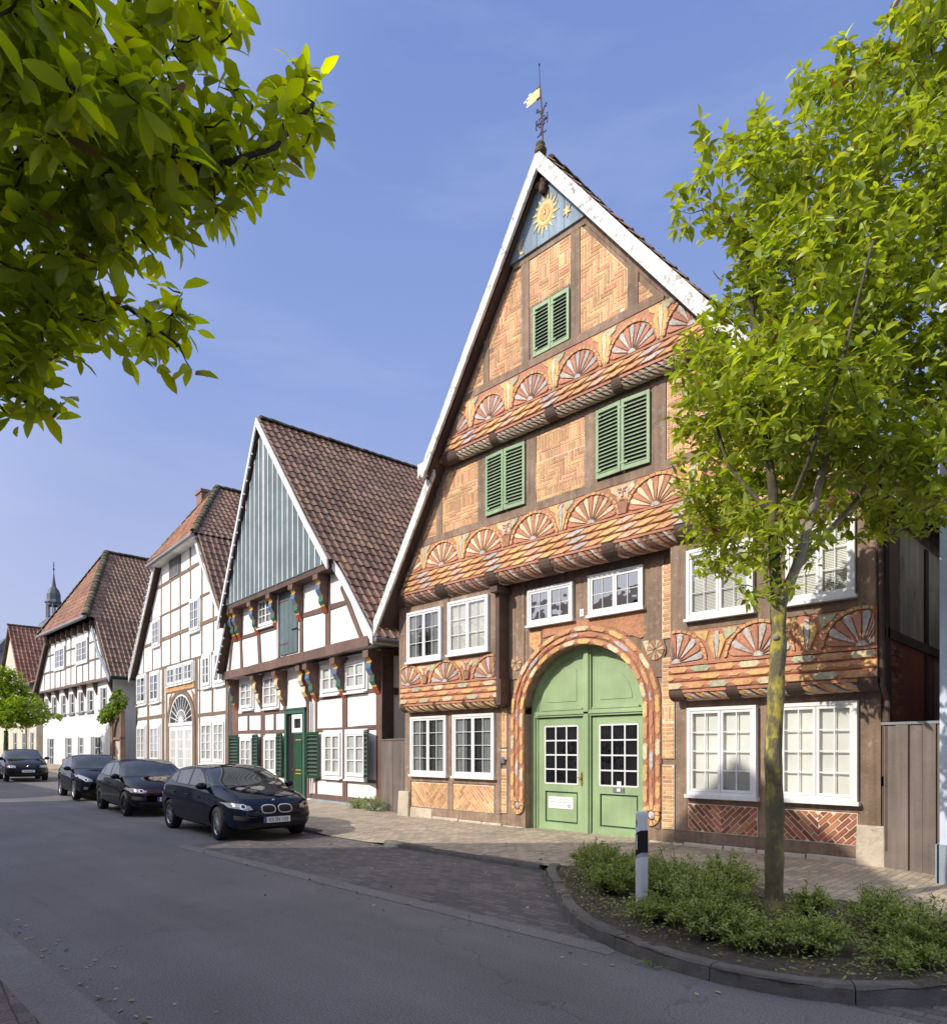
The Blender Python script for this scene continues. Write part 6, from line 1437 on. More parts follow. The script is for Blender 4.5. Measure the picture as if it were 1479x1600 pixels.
blobs = [pb(1160, 300, .1, .50, .55, .62), pb(1195, 430, .3, .40, .55, .5), pb(1155, 600, .0, .56, .6, .46), pb(1110, 560, 1.0, .5, .5, .42), pb(1125, 745, 1.5, .58, .5, .60), pb(1105, 800, 2.0, .52, .45, .45), pb(1145, 868, 1.9, .55, .4, .28), pb(1110, 650, 1.4, .5, .5, .4), pb(1200, 780, .9, .5, .5, .4), pb(1400, 800, 1.2, .6, .5, .3), pb(1300, 790, 1.6, .6, .4, .3), pb(1200, 820, -.2, .35, .4, .26),
         pb(1280, 250, .2, .65, .7, .75), pb(1280, 440, -.1, .75, .85, .8), pb(1260, 620, -.3, .75, .8, .6), pb(1330, 700, .1, .7, .8, .40), pb(1400, 330, .2, .85, .85, .9), pb(1420, 130, .3, .60, .6, .70), pb(1460, 50, .2, .4, .5, .75),
         pb(1420, 520, .0, .85, .85, .7), pb(1430, 690, .2, .75, .8, .45), pb(1480, 740, -.2, .6, .6, .30), pb(1560, 300, .2, .8, .8, 1.0), pb(1560, 560, .1, .8, .8, .8), pb(1560, 800, .2, .5, .5, .25), pb(1330, 560, .9, .7, .6, .7), pb(1240, 700, .6, .6, .5, .5)]
tips = sample_blobs(blobs, 3900, 5, shell=.25)
tips += [rtp(rnd.uniform(-.3, .12), rnd.uniform(3.1, 3.9), rnd.uniform(-.25, .2)) for _ in range(26)] + [rtp(rnd.uniform(.2, .55), rnd.uniform(3.4, 3.9), rnd.uniform(-.1, .3)) for _ in range(10)]
# upright leader shoots at the outline
for (px, py0, py1, df) in ((1100, 190, 300, .1), (1180, 170, 300, .0), (1300, 70, 180, .1), (1255, 110, 200, .2), (1330, 60, 150, .1), (1430, -10, 80, .1), (1065, 300, 360, .0), (1370, 60, 140, .2), (1130, 470, 500, .2)):
    for k in range(7):
        b = pb(px + rnd.uniform(-12, 12), py0 + (py1 - py0) * k / 6, df, 0, 0, 0); tips.append(b[:3])
skel = L1 + L2 + L3 + L4 + L5
tw = grow(skel, [t for i, t in enumerate(tips) if i % 3 == 0], 3)
polymb('branches', T, tw, .0055, .002, 'twig', 4)
P_, D_ = whorls(tips, 8, 5, 10, .07)
leaf_cloud('crown', T, P_, D_, .138, 'leaf_right', 4, .42, .42, 2, .35, .35)

# big-leaved tree at the left, trunk out of sight beside the camera
T2 = empty('street_tree', (-4.6, -.5, .01), 0, 'large-leaved tree reaching into the view from the left, close to the viewer', 'tree')
def lw(px, py, f): # a point of the crown, measured from the photograph, relative to the trunk
    a = (px - 739.5) / 1080 * f; return Vector((rt.x * a + fw.x * f + 4.6, rt.y * a + fw.y * f + .5, 1.72 + (1171 - py) / 1080 * f - .01))
q = MB(); tr2 = limb(q, [(0, 0, -.1), (0, 0, 1), (.02, .02, 2.2), (.05, .1, 3.0)], .15, .11, 'bark_dark'); q.build('trunk', T2, True)
arms = [[lw(-330, 620, 2.9), lw(-100, 420, 2.9), lw(40, 235, 2.8), lw(110, 165, 2.8), lw(160, 120, 2.9)], [lw(40, 235, 2.8), lw(130, 262, 2.9), lw(230, 245, 3.0), lw(330, 262, 3.1), lw(430, 230, 3.2), lw(490, 160, 3.3)],
        [lw(-100, 420, 2.9), lw(30, 470, 3.1), lw(110, 500, 3.2), lw(200, 480, 3.4), lw(280, 540, 3.6)], [lw(-200, 500, 3.0), lw(0, 600, 3.1), lw(60, 640, 3.2)], [lw(100, 170, 2.8), lw(200, 60, 3.0), lw(290, 20, 3.1), lw(360, -10, 3.2)], [lw(-330, 620, 2.9), lw(-150, 250, 2.6), lw(0, 60, 2.5), lw(60, -60, 2.6)]]
arms[0].insert(0, Vector((.05, .1, 2.9))); skel = []
q = MB()
for i, a in enumerate(arms): skel += limb(q, a, .03 if i else .05, .007, 'twig', n=8)
q.build('limbs', T2, True)
def lb(px, py, f, rpx, rpy, rd=.35):
    c = lw(px, py, f); return (c.x, c.y, c.z, rpx * f / 1080, rd, rpy * f / 1080)
bl = [lb(-20, 40, 2.3, 130, 120, .3), lb(60, 100, 2.4, 130, 110, .3), lb(140, 60, 2.6, 120, 100, .3), lb(250, 50, 3.0, 110, 65, .3), lb(325, 12, 3.1, 55, 40, .25), lb(80, 260, 2.9, 110, 95, .4), lb(200, 200, 2.8, 100, 85, .35), lb(290, 235, 3.1, 90, 62, .4), lb(380, 215, 3.2, 70, 65, .35),
      lb(440, 165, 3.3, 45, 58, .25), lb(468, 148, 3.4, 26, 30, .2), lb(170, 330, 3.0, 90, 62, .4), lb(270, 315, 3.1, 55, 42, .3), lb(350, 290, 3.2, 40, 28, .25), lb(30, 400, 2.9, 90, 90, .35), lb(110, 450, 3.1, 90, 60, .3), lb(190, 510, 3.4, 60, 42, .25), lb(262, 500, 3.7, 35, 28, .2), lb(275, 565, 3.7, 30, 18, .2), lb(60, 540, 3.1, 75, 45, .3), lb(30, 610, 3.1, 55, 40, .25), lb(-10, 520, 2.9, 60, 80, .3), lb(-60, 300, 2.7, 80, 150, .4)]
bl = [(a0, b0, c0, d0, e0 * .7, f0) for a0, b0, c0, d0, e0, f0 in bl]; tips = sample_blobs(bl, 640, 11, shell=.1)
for (px, py, f) in ((20, 665, 3.1), (60, 650, 3.1), (95, 640, 3.2), (300, 590, 3.7), (285, 470, 3.7), (255, 455, 3.7), (500, 140, 3.4), (455, 105, 3.4), (240, 410, 3.1), (320, 330, 3.2), (380, 305, 3.2), (440, 250, 3.3), (365, 60, 3.1)): tips.append(tuple(lw(px, py - 12, f)))
tw = grow(skel, tips, 4); polymb('twigs', T2, tw, .006, .0025, 'twig', 4)
P_, D_ = whorls(tips, 12, 4, 8, .05)
leaf_cloud('crown', T2, P_, D_, .122, 'leaf_left', 14, .44, .5, 3, .3, .45)

# far tree at the left edge
T3 = empty('street_tree', (-45.1, 8.6, .45), 0, 'small lime green tree on the pavement at the far left behind the parked cars', 'tree')
q = MB(); tr = limb(q, [(0, 0, -.1), (0, 0, 1.2), (.05, 0, 2.3)], .13, .10, 'bark_dark'); q.build('trunk', T3, True)
bl = [(-.5, 0, 4.0, 1.6, 1.6, 1.1), (1.2, .6, 3.4, 1.3, 1.2, .8), (-1.5, -.5, 3.2, 1.4, 1.3, .8), (0, 0, 5.0, 1.0, 1.0, .9), (2.2, 1.6, 3.0, .7, .7, .4), (.3, .5, 2.9, 1.4, 1.2, .5)]
tips = sample_blobs(bl, 1150, 21, shell=.1); tw = grow([(0, 0, 2.3), (0, 0, 2.8), (.3, 0, 3.3), (-.4, 0, 3.2), (0, 0, 4.2)], tips[::6], 5); polymb('branches', T3, tw, .03, .008, 'twig', 4)
P_, D_ = whorls(tips, 22, 5, 8, .12); leaf_cloud('crown', T3, P_, D_, .22, 'leaf_far', 24, .55, .3)
# vine over the gateway
V_ = empty('vine', (-41.6, 13.1, 3.6), AB, 'bright green climbing vine tumbling over the arched gateway', 'climbing plant')
bl = [(.9, 0, .8, .6, .4, .7), (0, -.1, .35, .9, .4, .5), (-1.0, -.2, .05, .9, .4, .4), (-1.8, -.2, -.1, .5, .3, .22)]
tips = sample_blobs(bl, 420, 31, shell=.1); P_, D_ = whorls(tips, 32, 4, 7, .1); leaf_cloud('foliage', V_, P_, D_, .17, 'leaf_vine', 34, .75, .8)
q = MB(); q.tube([(1.2, .1, -3.2), (1.15, .05, -1), (.9, 0, .5), (.2, 0, .9)], .03, 'twig', 5); q.build('stem', V_)

# shrubs of the planter, each a plant of its own
def shrub(i, x, y, w, h, n, label, long=0, m='leaf_shrub'):
    w *= 1.12; n = int(n * 1.7)
    s = empty('planter_shrub', (x, y, .1), 0, label, 'shrub', 'shrubs in the kerbside planter'); r = random.Random(40 + i); st = []; tips = []
    for k in range(n):
        a = r.uniform(0, 2 * PI); rr = w * math.sqrt(r.uniform(0, 1)); hh = h * r.uniform(.55, 1.15) * (1 - .45 * (rr / w) ** 2)
        if long and k % 9 == 0: rr *= 1.3; hh *= 1.5
        b = Vector((r.uniform(-.05, .05), r.uniform(-.05, .05), 0)); t = Vector((rr * math.cos(a), rr * math.sin(a), hh)); mid = b.lerp(t, .5) + Vector((r.uniform(-.04, .04), r.uniform(-.04, .04), .06)); st.append([b, mid, t])
        for f in [.35 + .65 * j / 8 for j in range(9)]:
            p = (b.lerp(mid, f * 2) if f < .5 else mid.lerp(t, f * 2 - 1)); tips.append((p.x + r.uniform(-.02, .02), p.y + r.uniform(-.02, .02), max(.02, p.z)))
    polymb('stems', s, st, .004, .0015, 'twig', 4)
    P_, D_ = whorls(tips, 50 + i, 4, 8, .03); leaf_cloud('foliage', s, P_, D_, .034, m, 60 + i, .5, .1, 2, .3, .2)
sh = [(-4.55, 7.35, .36, .34, 50, 'shrub behind the second shrub, at the pavement edge of the planter'), (-4.05, 7.0, .36, .38, 54, 'shrub behind the white marker post beside the pavement'), (-2.35, 5.55, .30, .26, 44, 'low spreading shrub near the kerb, right of the one before the trunk'), (-3.4, 5.75, .28, .26, 36, 'little shrub near the kerb below the large rounded shrub'),
      (-5.15, 7.35, .34, .42, 60, 'dark green shrub at the left tip of the planter'), (-4.75, 6.95, .34, .48, 62, 'bushy shrub left of the white marker post, second from the planter tip'), (-4.35, 6.45, .30, .38, 46, 'small shrub just left of the white marker post'),
      (-3.62, 6.62, .34, .42, 60, 'rounded shrub at the foot of the white marker post'), (-3.3, 7.05, .36, .50, 66, 'tall shrub between marker post and tree trunk, at the back'), (-3.05, 6.15, .40, .50, 80, 'large rounded shrub left of the tree trunk'),
      (-2.75, 6.3 - .75, .32, .36, 56, 'low shrub in front of the tree trunk near the kerb'), (-2.4, 6.9, .22, .32, 26, 'thin shrub right of the tree trunk'), (-2.0, 5.75, .33, .30, 46, 'low pale shrub at the front right of the planter'),
      (-1.75, 6.75, .34, .42, 44, 'straggly shrub with long shoots at the right of the planter'), (-1.35, 6.35, .40, .42, 60, 'broad shrub at the right edge of the planter'), (-1.35, 5.85, .26, .22, 30, 'small low shrub near the right end of the planter kerb'), (-.95, 6.6, .34, .40, 46, 'shrub at the far right end of the planter')]
for i, a in enumerate(sh): shrub(i, *a, long=1 if i in (0, 9, 7, 10) else 0)
# weeds in the bed and along joints
r = np.random.RandomState(5); pts = []
for _ in range(1500):
    t = r.randint(0, len(bedp) - 1); k = r.uniform(.05, 1) ** 1.2; cx_, cy_ = -3.0, 7.0; x = bedp[t][0] + (cx_ - bedp[t][0]) * k + r.uniform(-.2, .2); y = bedp[t][1] + (cy_ - bedp[t][1]) * k + r.uniform(-.15, .15)
    if y > 5.15 or abs(x + 2.4) < .6: pts.append((x, y, .12 + r.uniform(0, .05)))
for _ in range(2600): pts.append((r.uniform(-5.3, -.7), r.uniform(5.3, 7.7), .12 + r.uniform(0, .07)))
for _ in range(1500): pts.append((r.normal(-2.1, .8), r.normal(6.35, .5), .13 + r.uniform(0, .10)))
_b = [(p[0], p[1]) for p in bedp]
def inbed(x, y):
    lo = np.interp(x, [p[0] for p in _b[:12]], [p[1] for p in _b[:12]]) if x < -1.45 else np.interp(x, [p[0] for p in _b[11:]], [p[1] for p in _b[11:]])
    return y > lo + .16
pts = [p for p in pts if p[1] < 7.8 and -5.6 < p[0] < -.7 and inbed(p[0], p[1])]
o = leaf_cloud('ground_weeds', None, pts, r.normal(0, 1, (len(pts), 3)) * [1, 1, .3] + [0, 0, .4], .045, 'leaf_shrub', 71, .4, .1); tag(o, 'low weeds and moss covering the planter soil', 'weeds', kind='stuff')
pts = [(r.uniform(-6.3, -5.0), 0, 0) for _ in range(90)]; pts = [(x, np.interp(x, [p[0] for p in bedp[:6]], [p[1] for p in bedp[:6]]) - r.uniform(.02, .10), .005) for x, _, _ in pts]
pts += [(-.9 * 0 + r.uniform(-15, -13.6), 11.45 - .3 * 0 + r.uniform(-.25, .05), .08) for _ in range(0)]
pts += [(r.normal(-2.9, .1), 4.86 + r.uniform(-.06, .01), .01) for _ in range(50)] + [(r.uniform(-12.6, -6.4), 10.78 + r.uniform(-.1, .02), .08) for _ in range(160)]
o = leaf_cloud('grass_tufts', None, pts, r.normal(0, 1, (len(pts), 3)) * [1, 1, .2] + [0, 0, .8], .06, 'leaf_weed', 72, .16, .0); tag(o, 'thin grass tufts in the joints of kerb and pavement', 'grass', kind='stuff')
def weed(name, x, y, w, h, n, m, label, s=.05):
    e = empty(name, (x, y, .08 + zg(x)), 0, label, 'plant'); bl = [(0, 0, h * .4, w, w * .45, h * .6)]; tips = sample_blobs(bl, n, int(abs(x * 10)), shell=.1); tips = [(a, b, max(.02, c)) for a, b, c in tips]
    P_, D_ = whorls(tips, 81, 4, 8, .03); leaf_cloud('foliage', e, P_, D_, s, m, 82, .45, .1); polymb('stems', e, [[(0, 0, 0), (a * .5, b * .5, c * .6), (a, b, c)] for a, b, c in tips[::5]], .004, .002, 'twig', 4)
weed('wall_plant', -15.0, 11.15, .55, .42, 220, 'leaf_weed', 'leafy weed growing at the foot of the narrow plank fence')
weed('wall_plant', -15.95, 11.3, .45, .30, 150, 'leaf_weed', 'pale weed at the blue-grey base of the teal gabled house')
weed('wall_plant', -44.2, 12.6, 1.3, .6, 160, 'leaf_shrub', 'green shrub at the foot of the plain white house', .12)
bx = MB(); bx.box(-.5, .5, -.3, .3, 0, .7, 'brick_red'); tag(bx.build('planter_box', None, loc=(-47.6, 12.4, .45)), 'brown planter box against the far white house', 'planter')

# fallen leaves and blossom specks
pts = [(r.uniform(-12, -5.6), r.uniform(5.2, 10.6), .012) for _ in range(150)] + [(r.uniform(-12, -1), 5.0 - r.exponential(.25), .01) for _ in range(90)] + [(r.uniform(-9, -3), 1.5 + r.exponential(.12), .012) for _ in range(70)] + [(r.uniform(-5.4, -.8), r.uniform(5.2, 7.6), .15) for _ in range(160)]
pts = [(x, y, z + (.075 if (y > 7.7 and z < .1) else 0)) for x, y, z in pts]
o = leaf_cloud('fallen_leaves', None, pts, r.normal(0, 1, (len(pts), 3)) * [1, 1, .05], .05, 'leaf_litter', 91, .55, 0., 2, .1, .1); tag(o, 'scattered dry leaves and pale specks on paving and kerb', 'leaf litter', kind='stuff')
# marker post
mp = empty('marker_post', (-3.85, 6.29, .08), R(-42), 'white plastic roadside marker post with black band and reflector in the planter', 'post')
q = MB(); w = .055; Hh = .98
pr = [(-w, .05), (-w * .9, -.02), (-w * .2, -.06), (w * .5, -.055), (w, -.02), (w, .05)]
def psec(z0, z1, m, skew=(0, 0), grow_=0.):
    vs = []
    for k, z in enumerate((z0, z1)):
        for x, y in pr: vs.append((x * (1 + grow_), y * (1 + grow_), z + skew[k] * (x / w)))
    n = len(pr); q.mesh(vs, [(i, (i + 1) % n, n + (i + 1) % n, n + i) for i in range(n)] + [tuple(range(n, 2 * n))], m)
psec(-.1, .55, 'white_paint', (0, .03)); psec(.5, Hh, 'white_paint', (.03, .0)); psec(Hh, Hh + .015, 'white_paint', (0, 0), -.2); q.build('post', mp)
q = MB(); psec(.53, .76, 'black_matte', (.045, .045), .03); q.build('black_band', mp)
q = MB(); q.mesh([(.012, -.061, .60), (.036, -.056, .605), (.036, -.056, .76), (.012, -.061, .755)], [(0, 1, 2, 3)], 'plate_white'); q.build('reflector', mp)
q = MB()
for (x, z, s) in ((.01, .90, .016), (.02, .87, .02), (.0, .885, .013), (.03, .885, .013), (.018, .845, .01)): q.lathe([(0, 0), (s, 0)], (x, -.0615, z), 'print_grey', 8, 'y')
q.build('sticker_remnant', mp)

# ------------------------------------------------------------------ cars
def lerp_tab(tab, x):
    for (a, va), (b, vb) in zip(tab, tab[1:]):
        if x <= b: return va + (vb - va) * (x - a) / (b - a)
    return tab[-1][1]
def car(spec, loc, rz, label, paint):
    S = spec; L, W = S['L'], S['W']; root = empty('parked_car', loc, rz, label, 'car', 'cars parked along the kerb')
    xs = S['xs']; hw = W / 2; nv = 9; vs = []; fs = []
    for x in xs:
        w = hw * lerp_tab(S['plan'], x); zb = lerp_tab(S['bot'], x); zl = lerp_tab(S['belt'], x); zr = lerp_tab(S['top'], x); k = lerp_tab(S['cab'], x)
        hood = max(zl + .012, zr) if k < .5 else zr; wr = w * (1 - .20 * k) if k > .3 else w * .88
        pr = [(0, zb), (w * .80, zb), (w * .965, zb + .07), (w * 1.0, zb + .30 * (zl - zb) + .05), (w * 1.0, zb + .62 * (zl - zb)), (w * .965, zl - .035), (w * .93, zl + .005), (wr * .99, zl + (hood - zl) * .86 if k > .3 else zl + (hood - zl) * .45), (wr * .90, hood - .025 * k - .006), (wr * .45, hood + .004), (0, hood + .01)]
        m_ = len(pr); ring = [(x, y, z) for y, z in pr] + [(x, -y, z) for y, z in pr[-2:0:-1]]; vs += ring
    n = 2 * m_ - 2
    for i in range(len(xs) - 1):
        for j in range(n): a, b = i * n + j, i * n + (j + 1) % n; fs.append((a, b, b + n, a + n))
    fs += [tuple(range(n))[::-1], tuple(range((len(xs) - 1) * n, len(xs) * n))]
    me = bpy.data.meshes.new('tmp'); me.from_pydata(vs, [], fs); me.update(); o = bpy.data.objects.new('tmp', me); col.objects.link(o)
    sb = o.modifiers.new('s', 'SUBSURF'); sb.levels = 3; sb.render_levels = 3
    dg = bpy.context.evaluated_depsgraph_get(); full = bpy.data.meshes.new_from_object(o.evaluated_get(dg))
    bmx = bmesh.new(); bmx.from_mesh(full); bmesh.ops.recalc_face_normals(bmx, faces=bmx.faces); bvh = BVHTree.FromBMesh(bmx); bmx.free()
    # wheel arches
    cut = MB()
    for wx in S['axles']:
        for s in (-1, 1): cut.lathe([(0, s * (hw - .26)), (S['arch'], s * (hw - .26)), (S['arch'], s * (hw + .2)), (0, s * (hw + .2))], (wx, 0, S['wr'] + .0), 'black_matte', 40, 'y')
    co = cut.build('cut'); bmc = bmesh.new(); bmc.from_mesh(co.data); bmesh.ops.remove_doubles(bmc, verts=bmc.verts, dist=1e-5); bmesh.ops.recalc_face_normals(bmc, faces=bmc.faces); bmc.to_mesh(co.data); bmc.free()
    bo = o.modifiers.new('b', 'BOOLEAN'); bo.object = co; bo.operation = 'DIFFERENCE'; bo.solver = 'EXACT'
    dg = bpy.context.evaluated_depsgraph_get(); dg.update(); body = bpy.data.meshes.new_from_object(o.evaluated_get(dg)); body.name = 'body'
    bpy.data.objects.remove(o); bpy.data.objects.remove(co); body.materials.clear(); body.materials.append(MATS[paint])
    body.polygons.foreach_set('use_smooth', [True] * len(body.polygons)); bo_ = bpy.data.objects.new('body', body); col.objects.link(bo_); bo_.parent = root
    try: body.set_sharp_from_angle(angle=R(40))
    except Exception: pass
    def project(poly, axis, sgn, m, name, off=.004, sub=4, parent=root, back=True):
        """lay a thin skin on the body: outline in the two other axes, cast along -sgn*axis"""
        b2 = bmesh.new(); V2 = []
        P2 = []
        for i in range(len(poly)):
            a, b = poly[i], poly[(i + 1) % len(poly)]; k = max(1, int(math.dist(a, b) / .06))
            for t in range(k): P2.append((a[0] + (b[0] - a[0]) * t / k, a[1] + (b[1] - a[1]) * t / k))
        for p in P2: V2.append(b2.verts.new((p[0], p[1], 0)))
        b2.faces.new(V2); bmesh.ops.triangulate(b2, faces=b2.faces)
        for _ in range(sub):
            es = [e for e in b2.edges if e.calc_length() > .07]
            if not es: break
            bmesh.ops.subdivide_edges(b2, edges=es, cuts=1); bmesh.ops.triangulate(b2, faces=b2.faces)
        q = MB(); idx = {}; vv = []; ok = True
        for v in b2.verts:
            a, b = v.co.x, v.co.y
            if axis == 'y': og = Vector((a, sgn * 3, b)); dd = Vector((0, -sgn, 0))
            elif axis == 'x': og = Vector((sgn * 5, a, b)); dd = Vector((-sgn, 0, 0))
            else: og = Vector((a, b, 4)); dd = Vector((0, 0, -1))
            h = bvh.ray_cast(og, dd)
            if h[0] is None: idx[v] = None; vv.append(None)
            else:
                nn = h[1] if h[1].dot(dd) < 0 else -h[1]; idx[v] = len(vv); vv.append(h[0] + nn * off)
        ids = {v: i for i, v in enumerate(b2.verts)}
        tri = [tuple(ids[v] for v in f.verts) for f in b2.faces if all(vv[ids[v]] is not None for v in f.verts)]
        vv = [p if p is not None else Vector((0, 0, 0)) for p in vv]
        if tri:
            A_, B_, C_ = (vv[k] for k in tri[0]); out = {'y': Vector((0, sgn, 0)), 'x': Vector((sgn, 0, 0)), 'z': Vector((0, 0, 1))}[axis]
            if (B_ - A_).cross(C_ - B_).dot(out) < 0: tri = [t[::-1] for t in tri]
        b2.free(); q.mesh(vv, tri, m); ob = q.build(name, parent, True); return ob
    for s in (-1, 1):
        for k, poly in enumerate(S['sidewin']): project([(sum(p[0] for p in poly) / len(poly) + (a_ - sum(p[0] for p in poly) / len(poly)) * 1.06, sum(p[1] for p in poly) / len(poly) + (b_ - sum(p[1] for p in poly) / len(poly)) * 1.12) for a_, b_ in poly], 'y', s, 'black_matte', 'window_seal', .0015); project(poly, 'y', s, 'glass_car', 'side_window', .004)
        for poly in S['seams']:
            project(poly, 'y', s, 'black_matte', 'door_seam', .0015, 2)
        for (hx, hz) in S['handles']:
            h = bvh.ray_cast(Vector((hx, s * 3, hz)), Vector((0, -s, 0)))[0]; q = MB(); q.tube([(hx - .09, h.y + s * .004, hz), (hx - .06, h.y + s * .03, hz), (hx + .06, h.y + s * .03, hz - .003), (hx + .09, h.y + s * .004, hz - .005)], .013, paint, 8); q.build('door_handle', root, True)
        mx_, mz = S['mirror']; h = bvh.ray_cast(Vector((mx_, s * 3, mz)), Vector((0, -s, 0)))[0]; yy = abs(h.y)
        q = MB(); q.ball((mx_, s * (yy + .12), mz + .04), .1, paint, 14, 10, (.75, 1.1, .72)); q.tube([(mx_ + .02, s * (yy - .02), mz - .02), (mx_, s * (yy + .08), mz)], .025, 'black_matte', 8)
        q.build('wing_mirror', root, True)
        if 'rocker' in S: project([(S['axles'][0] + .42, .20), (S['axles'][1] - .42, .20), (S['axles'][1] - .42, .24), (S['axles'][0] + .42, .24)], 'y', s, 'chrome', 'sill_trim', .012)
        hl = project([(y * s, z) for y, z in S['head']], 'x', 1, 'lamp_lens', 'headlight', .006)
        hc = S['lampc']; project([(y * s, z) for y, z in oval(hc[0], hc[1], .048, .045, 12, 1)], 'x', 1, 'chrome', 'reflector_ring', .009, parent=hl); project([(y * s, z) for y, z in oval(hc[0], hc[1], .034, .032, 12, 1)], 'x', 1, 'black_matte', 'lamp_bulb', .012, parent=hl)
        if 'headside' in S: project(S['headside'], 'y', s, 'lamp_lens', 'headlight', .006)
        if 'fog' in S: project([(y * s, z) for y, z in S['fog']], 'x', 1, 'chrome', 'fog_light', .012)
        project([(y * s, z) for y, z in ((hw * .55, .78), (hw * .9, .80), (hw * .9, .95), (hw * .6, .95))], 'x', -1, 'lamp_red', 'tail_light', .006)
    for k in S['screen']:
        pass
    project(S['screen'], 'z', 1, 'glass_car', 'windscreen', .003, 5)
    project(S['rearscreen'], 'z', 1, 'glass_car', 'rear_window', .003, 4)
    for nm, poly, m_, off in S['front']: project(poly, 'x', 1, m_, nm, off)
    # no cabin shell: the unlit interior is painted as the opaque glass's dark colour
    zc = S['plate_z']; hx = bvh.ray_cast(Vector((5, 0, zc)), Vector((-1, 0, 0)))[0].x + .012
    q = MB(); q.mesh([(hx, -.26, zc - .055), (hx, .26, zc - .055), (hx, .26, zc + .055), (hx, -.26, zc + .055), (hx - .03, -.26, zc - .055), (hx - .03, .26, zc - .055), (hx - .03, .26, zc + .055), (hx - .03, -.26, zc + .055)], [(0, 1, 2, 3), (3, 2, 6, 7), (0, 3, 7, 4), (1, 5, 6, 2), (0, 4, 5, 1)], 'plate_white')
    q.mesh([(hx + .001, -.26, zc - .055), (hx + .001, -.215, zc - .055), (hx + .001, -.215, zc + .055), (hx + .001, -.26, zc + .055)], [(0, 1, 2, 3)], 'plate_blue')
    pl = q.build('number_plate', root); text(S['plate'], .105, 'black_matte', pl, 'plate_text', (hx + .002, .022, zc - .004), (PI / 2, 0, PI / 2), ext=.0005, sx=.84)
    if 'badge' in S:
        bz = S['badge']; h = bvh.ray_cast(Vector((5, 0, bz)), Vector((-1, 0, 0)))[0]; q = MB(); q.lathe([(0, .012), (.026, .010), (.034, .0)], (h.x, 0, bz), 'chrome', 16, 'x'); q.lathe([(0, .0135), (.022, .0125)], (h.x, 0, bz), S.get('badgecol', 'print_blue'), 12, 'x'); q.build('badge', root)
    # wheels
    for i, wx in enumerate(S['axles']):
        for s in (-1, 1):
            wr, wt = S['wr'], .205; we = empty('wheel', (wx, s * (hw - .115), wr), S.get('steer', 0) if i == 0 else 0); we.parent = root
            q = MB(); q.lathe([(wr * .66, -.085), (wr * .72, -.10), (wr * .94, -.10), (wr, -.07), (wr, .07), (wr * .94, .10), (wr * .72, .10), (wr * .66, .085)], (0, 0, 0), 'rubber', 40, 'y'); q.build('tyre', we, True)
            q = MB(); y = s * .088; q.lathe([(wr * .60, y - s * .02), (wr * .68, y), (wr * .70, y - s * .01)], (0, 0, 0), S['rim'], 40, 'y'); q.lathe([(0, y - s * .075), (wr * .66, y - s * .075)], (0, 0, 0), 'black_matte', 24, 'y')
            q.lathe([(0, y - s * .004), (wr * .14, y - s * .006), (wr * .18, y - s * .03)], (0, 0, 0), S['rim'], 20, 'y')
            ns = S['spokes']
            for k in range(ns):
                a = 2 * PI * k / ns; ca, sa = math.cos(a), math.sin(a)
                for off in ((-.018, .018) if S.get('twin') else (0,)):
                    w0, w1 = (.012, .013) if S.get('twin') else (.022, .03)
                    def pp(r_, w_, yy): return (ca * r_ - sa * (w_ + off), yy, sa * r_ + ca * (w_ + off))
                    q.mesh([pp(wr * .12, -w0, y - s * .01), pp(wr * .12, w0, y - s * .01), pp(wr * .64, w1, y - s * .012), pp(wr * .64, -w1, y - s * .012), pp(wr * .12, -w0, y - s * .05), pp(wr * .12, w0, y - s * .05), pp(wr * .64, w1, y - s * .04), pp(wr * .64, -w1, y - s * .04)], [(0, 1, 2, 3), (0, 4, 5, 1), (1, 5, 6, 2), (2, 6, 7, 3), (3, 7, 4, 0)], S['rim'])
            q.build('rim', we)
    bpy.data.meshes.remove(full)
    return root
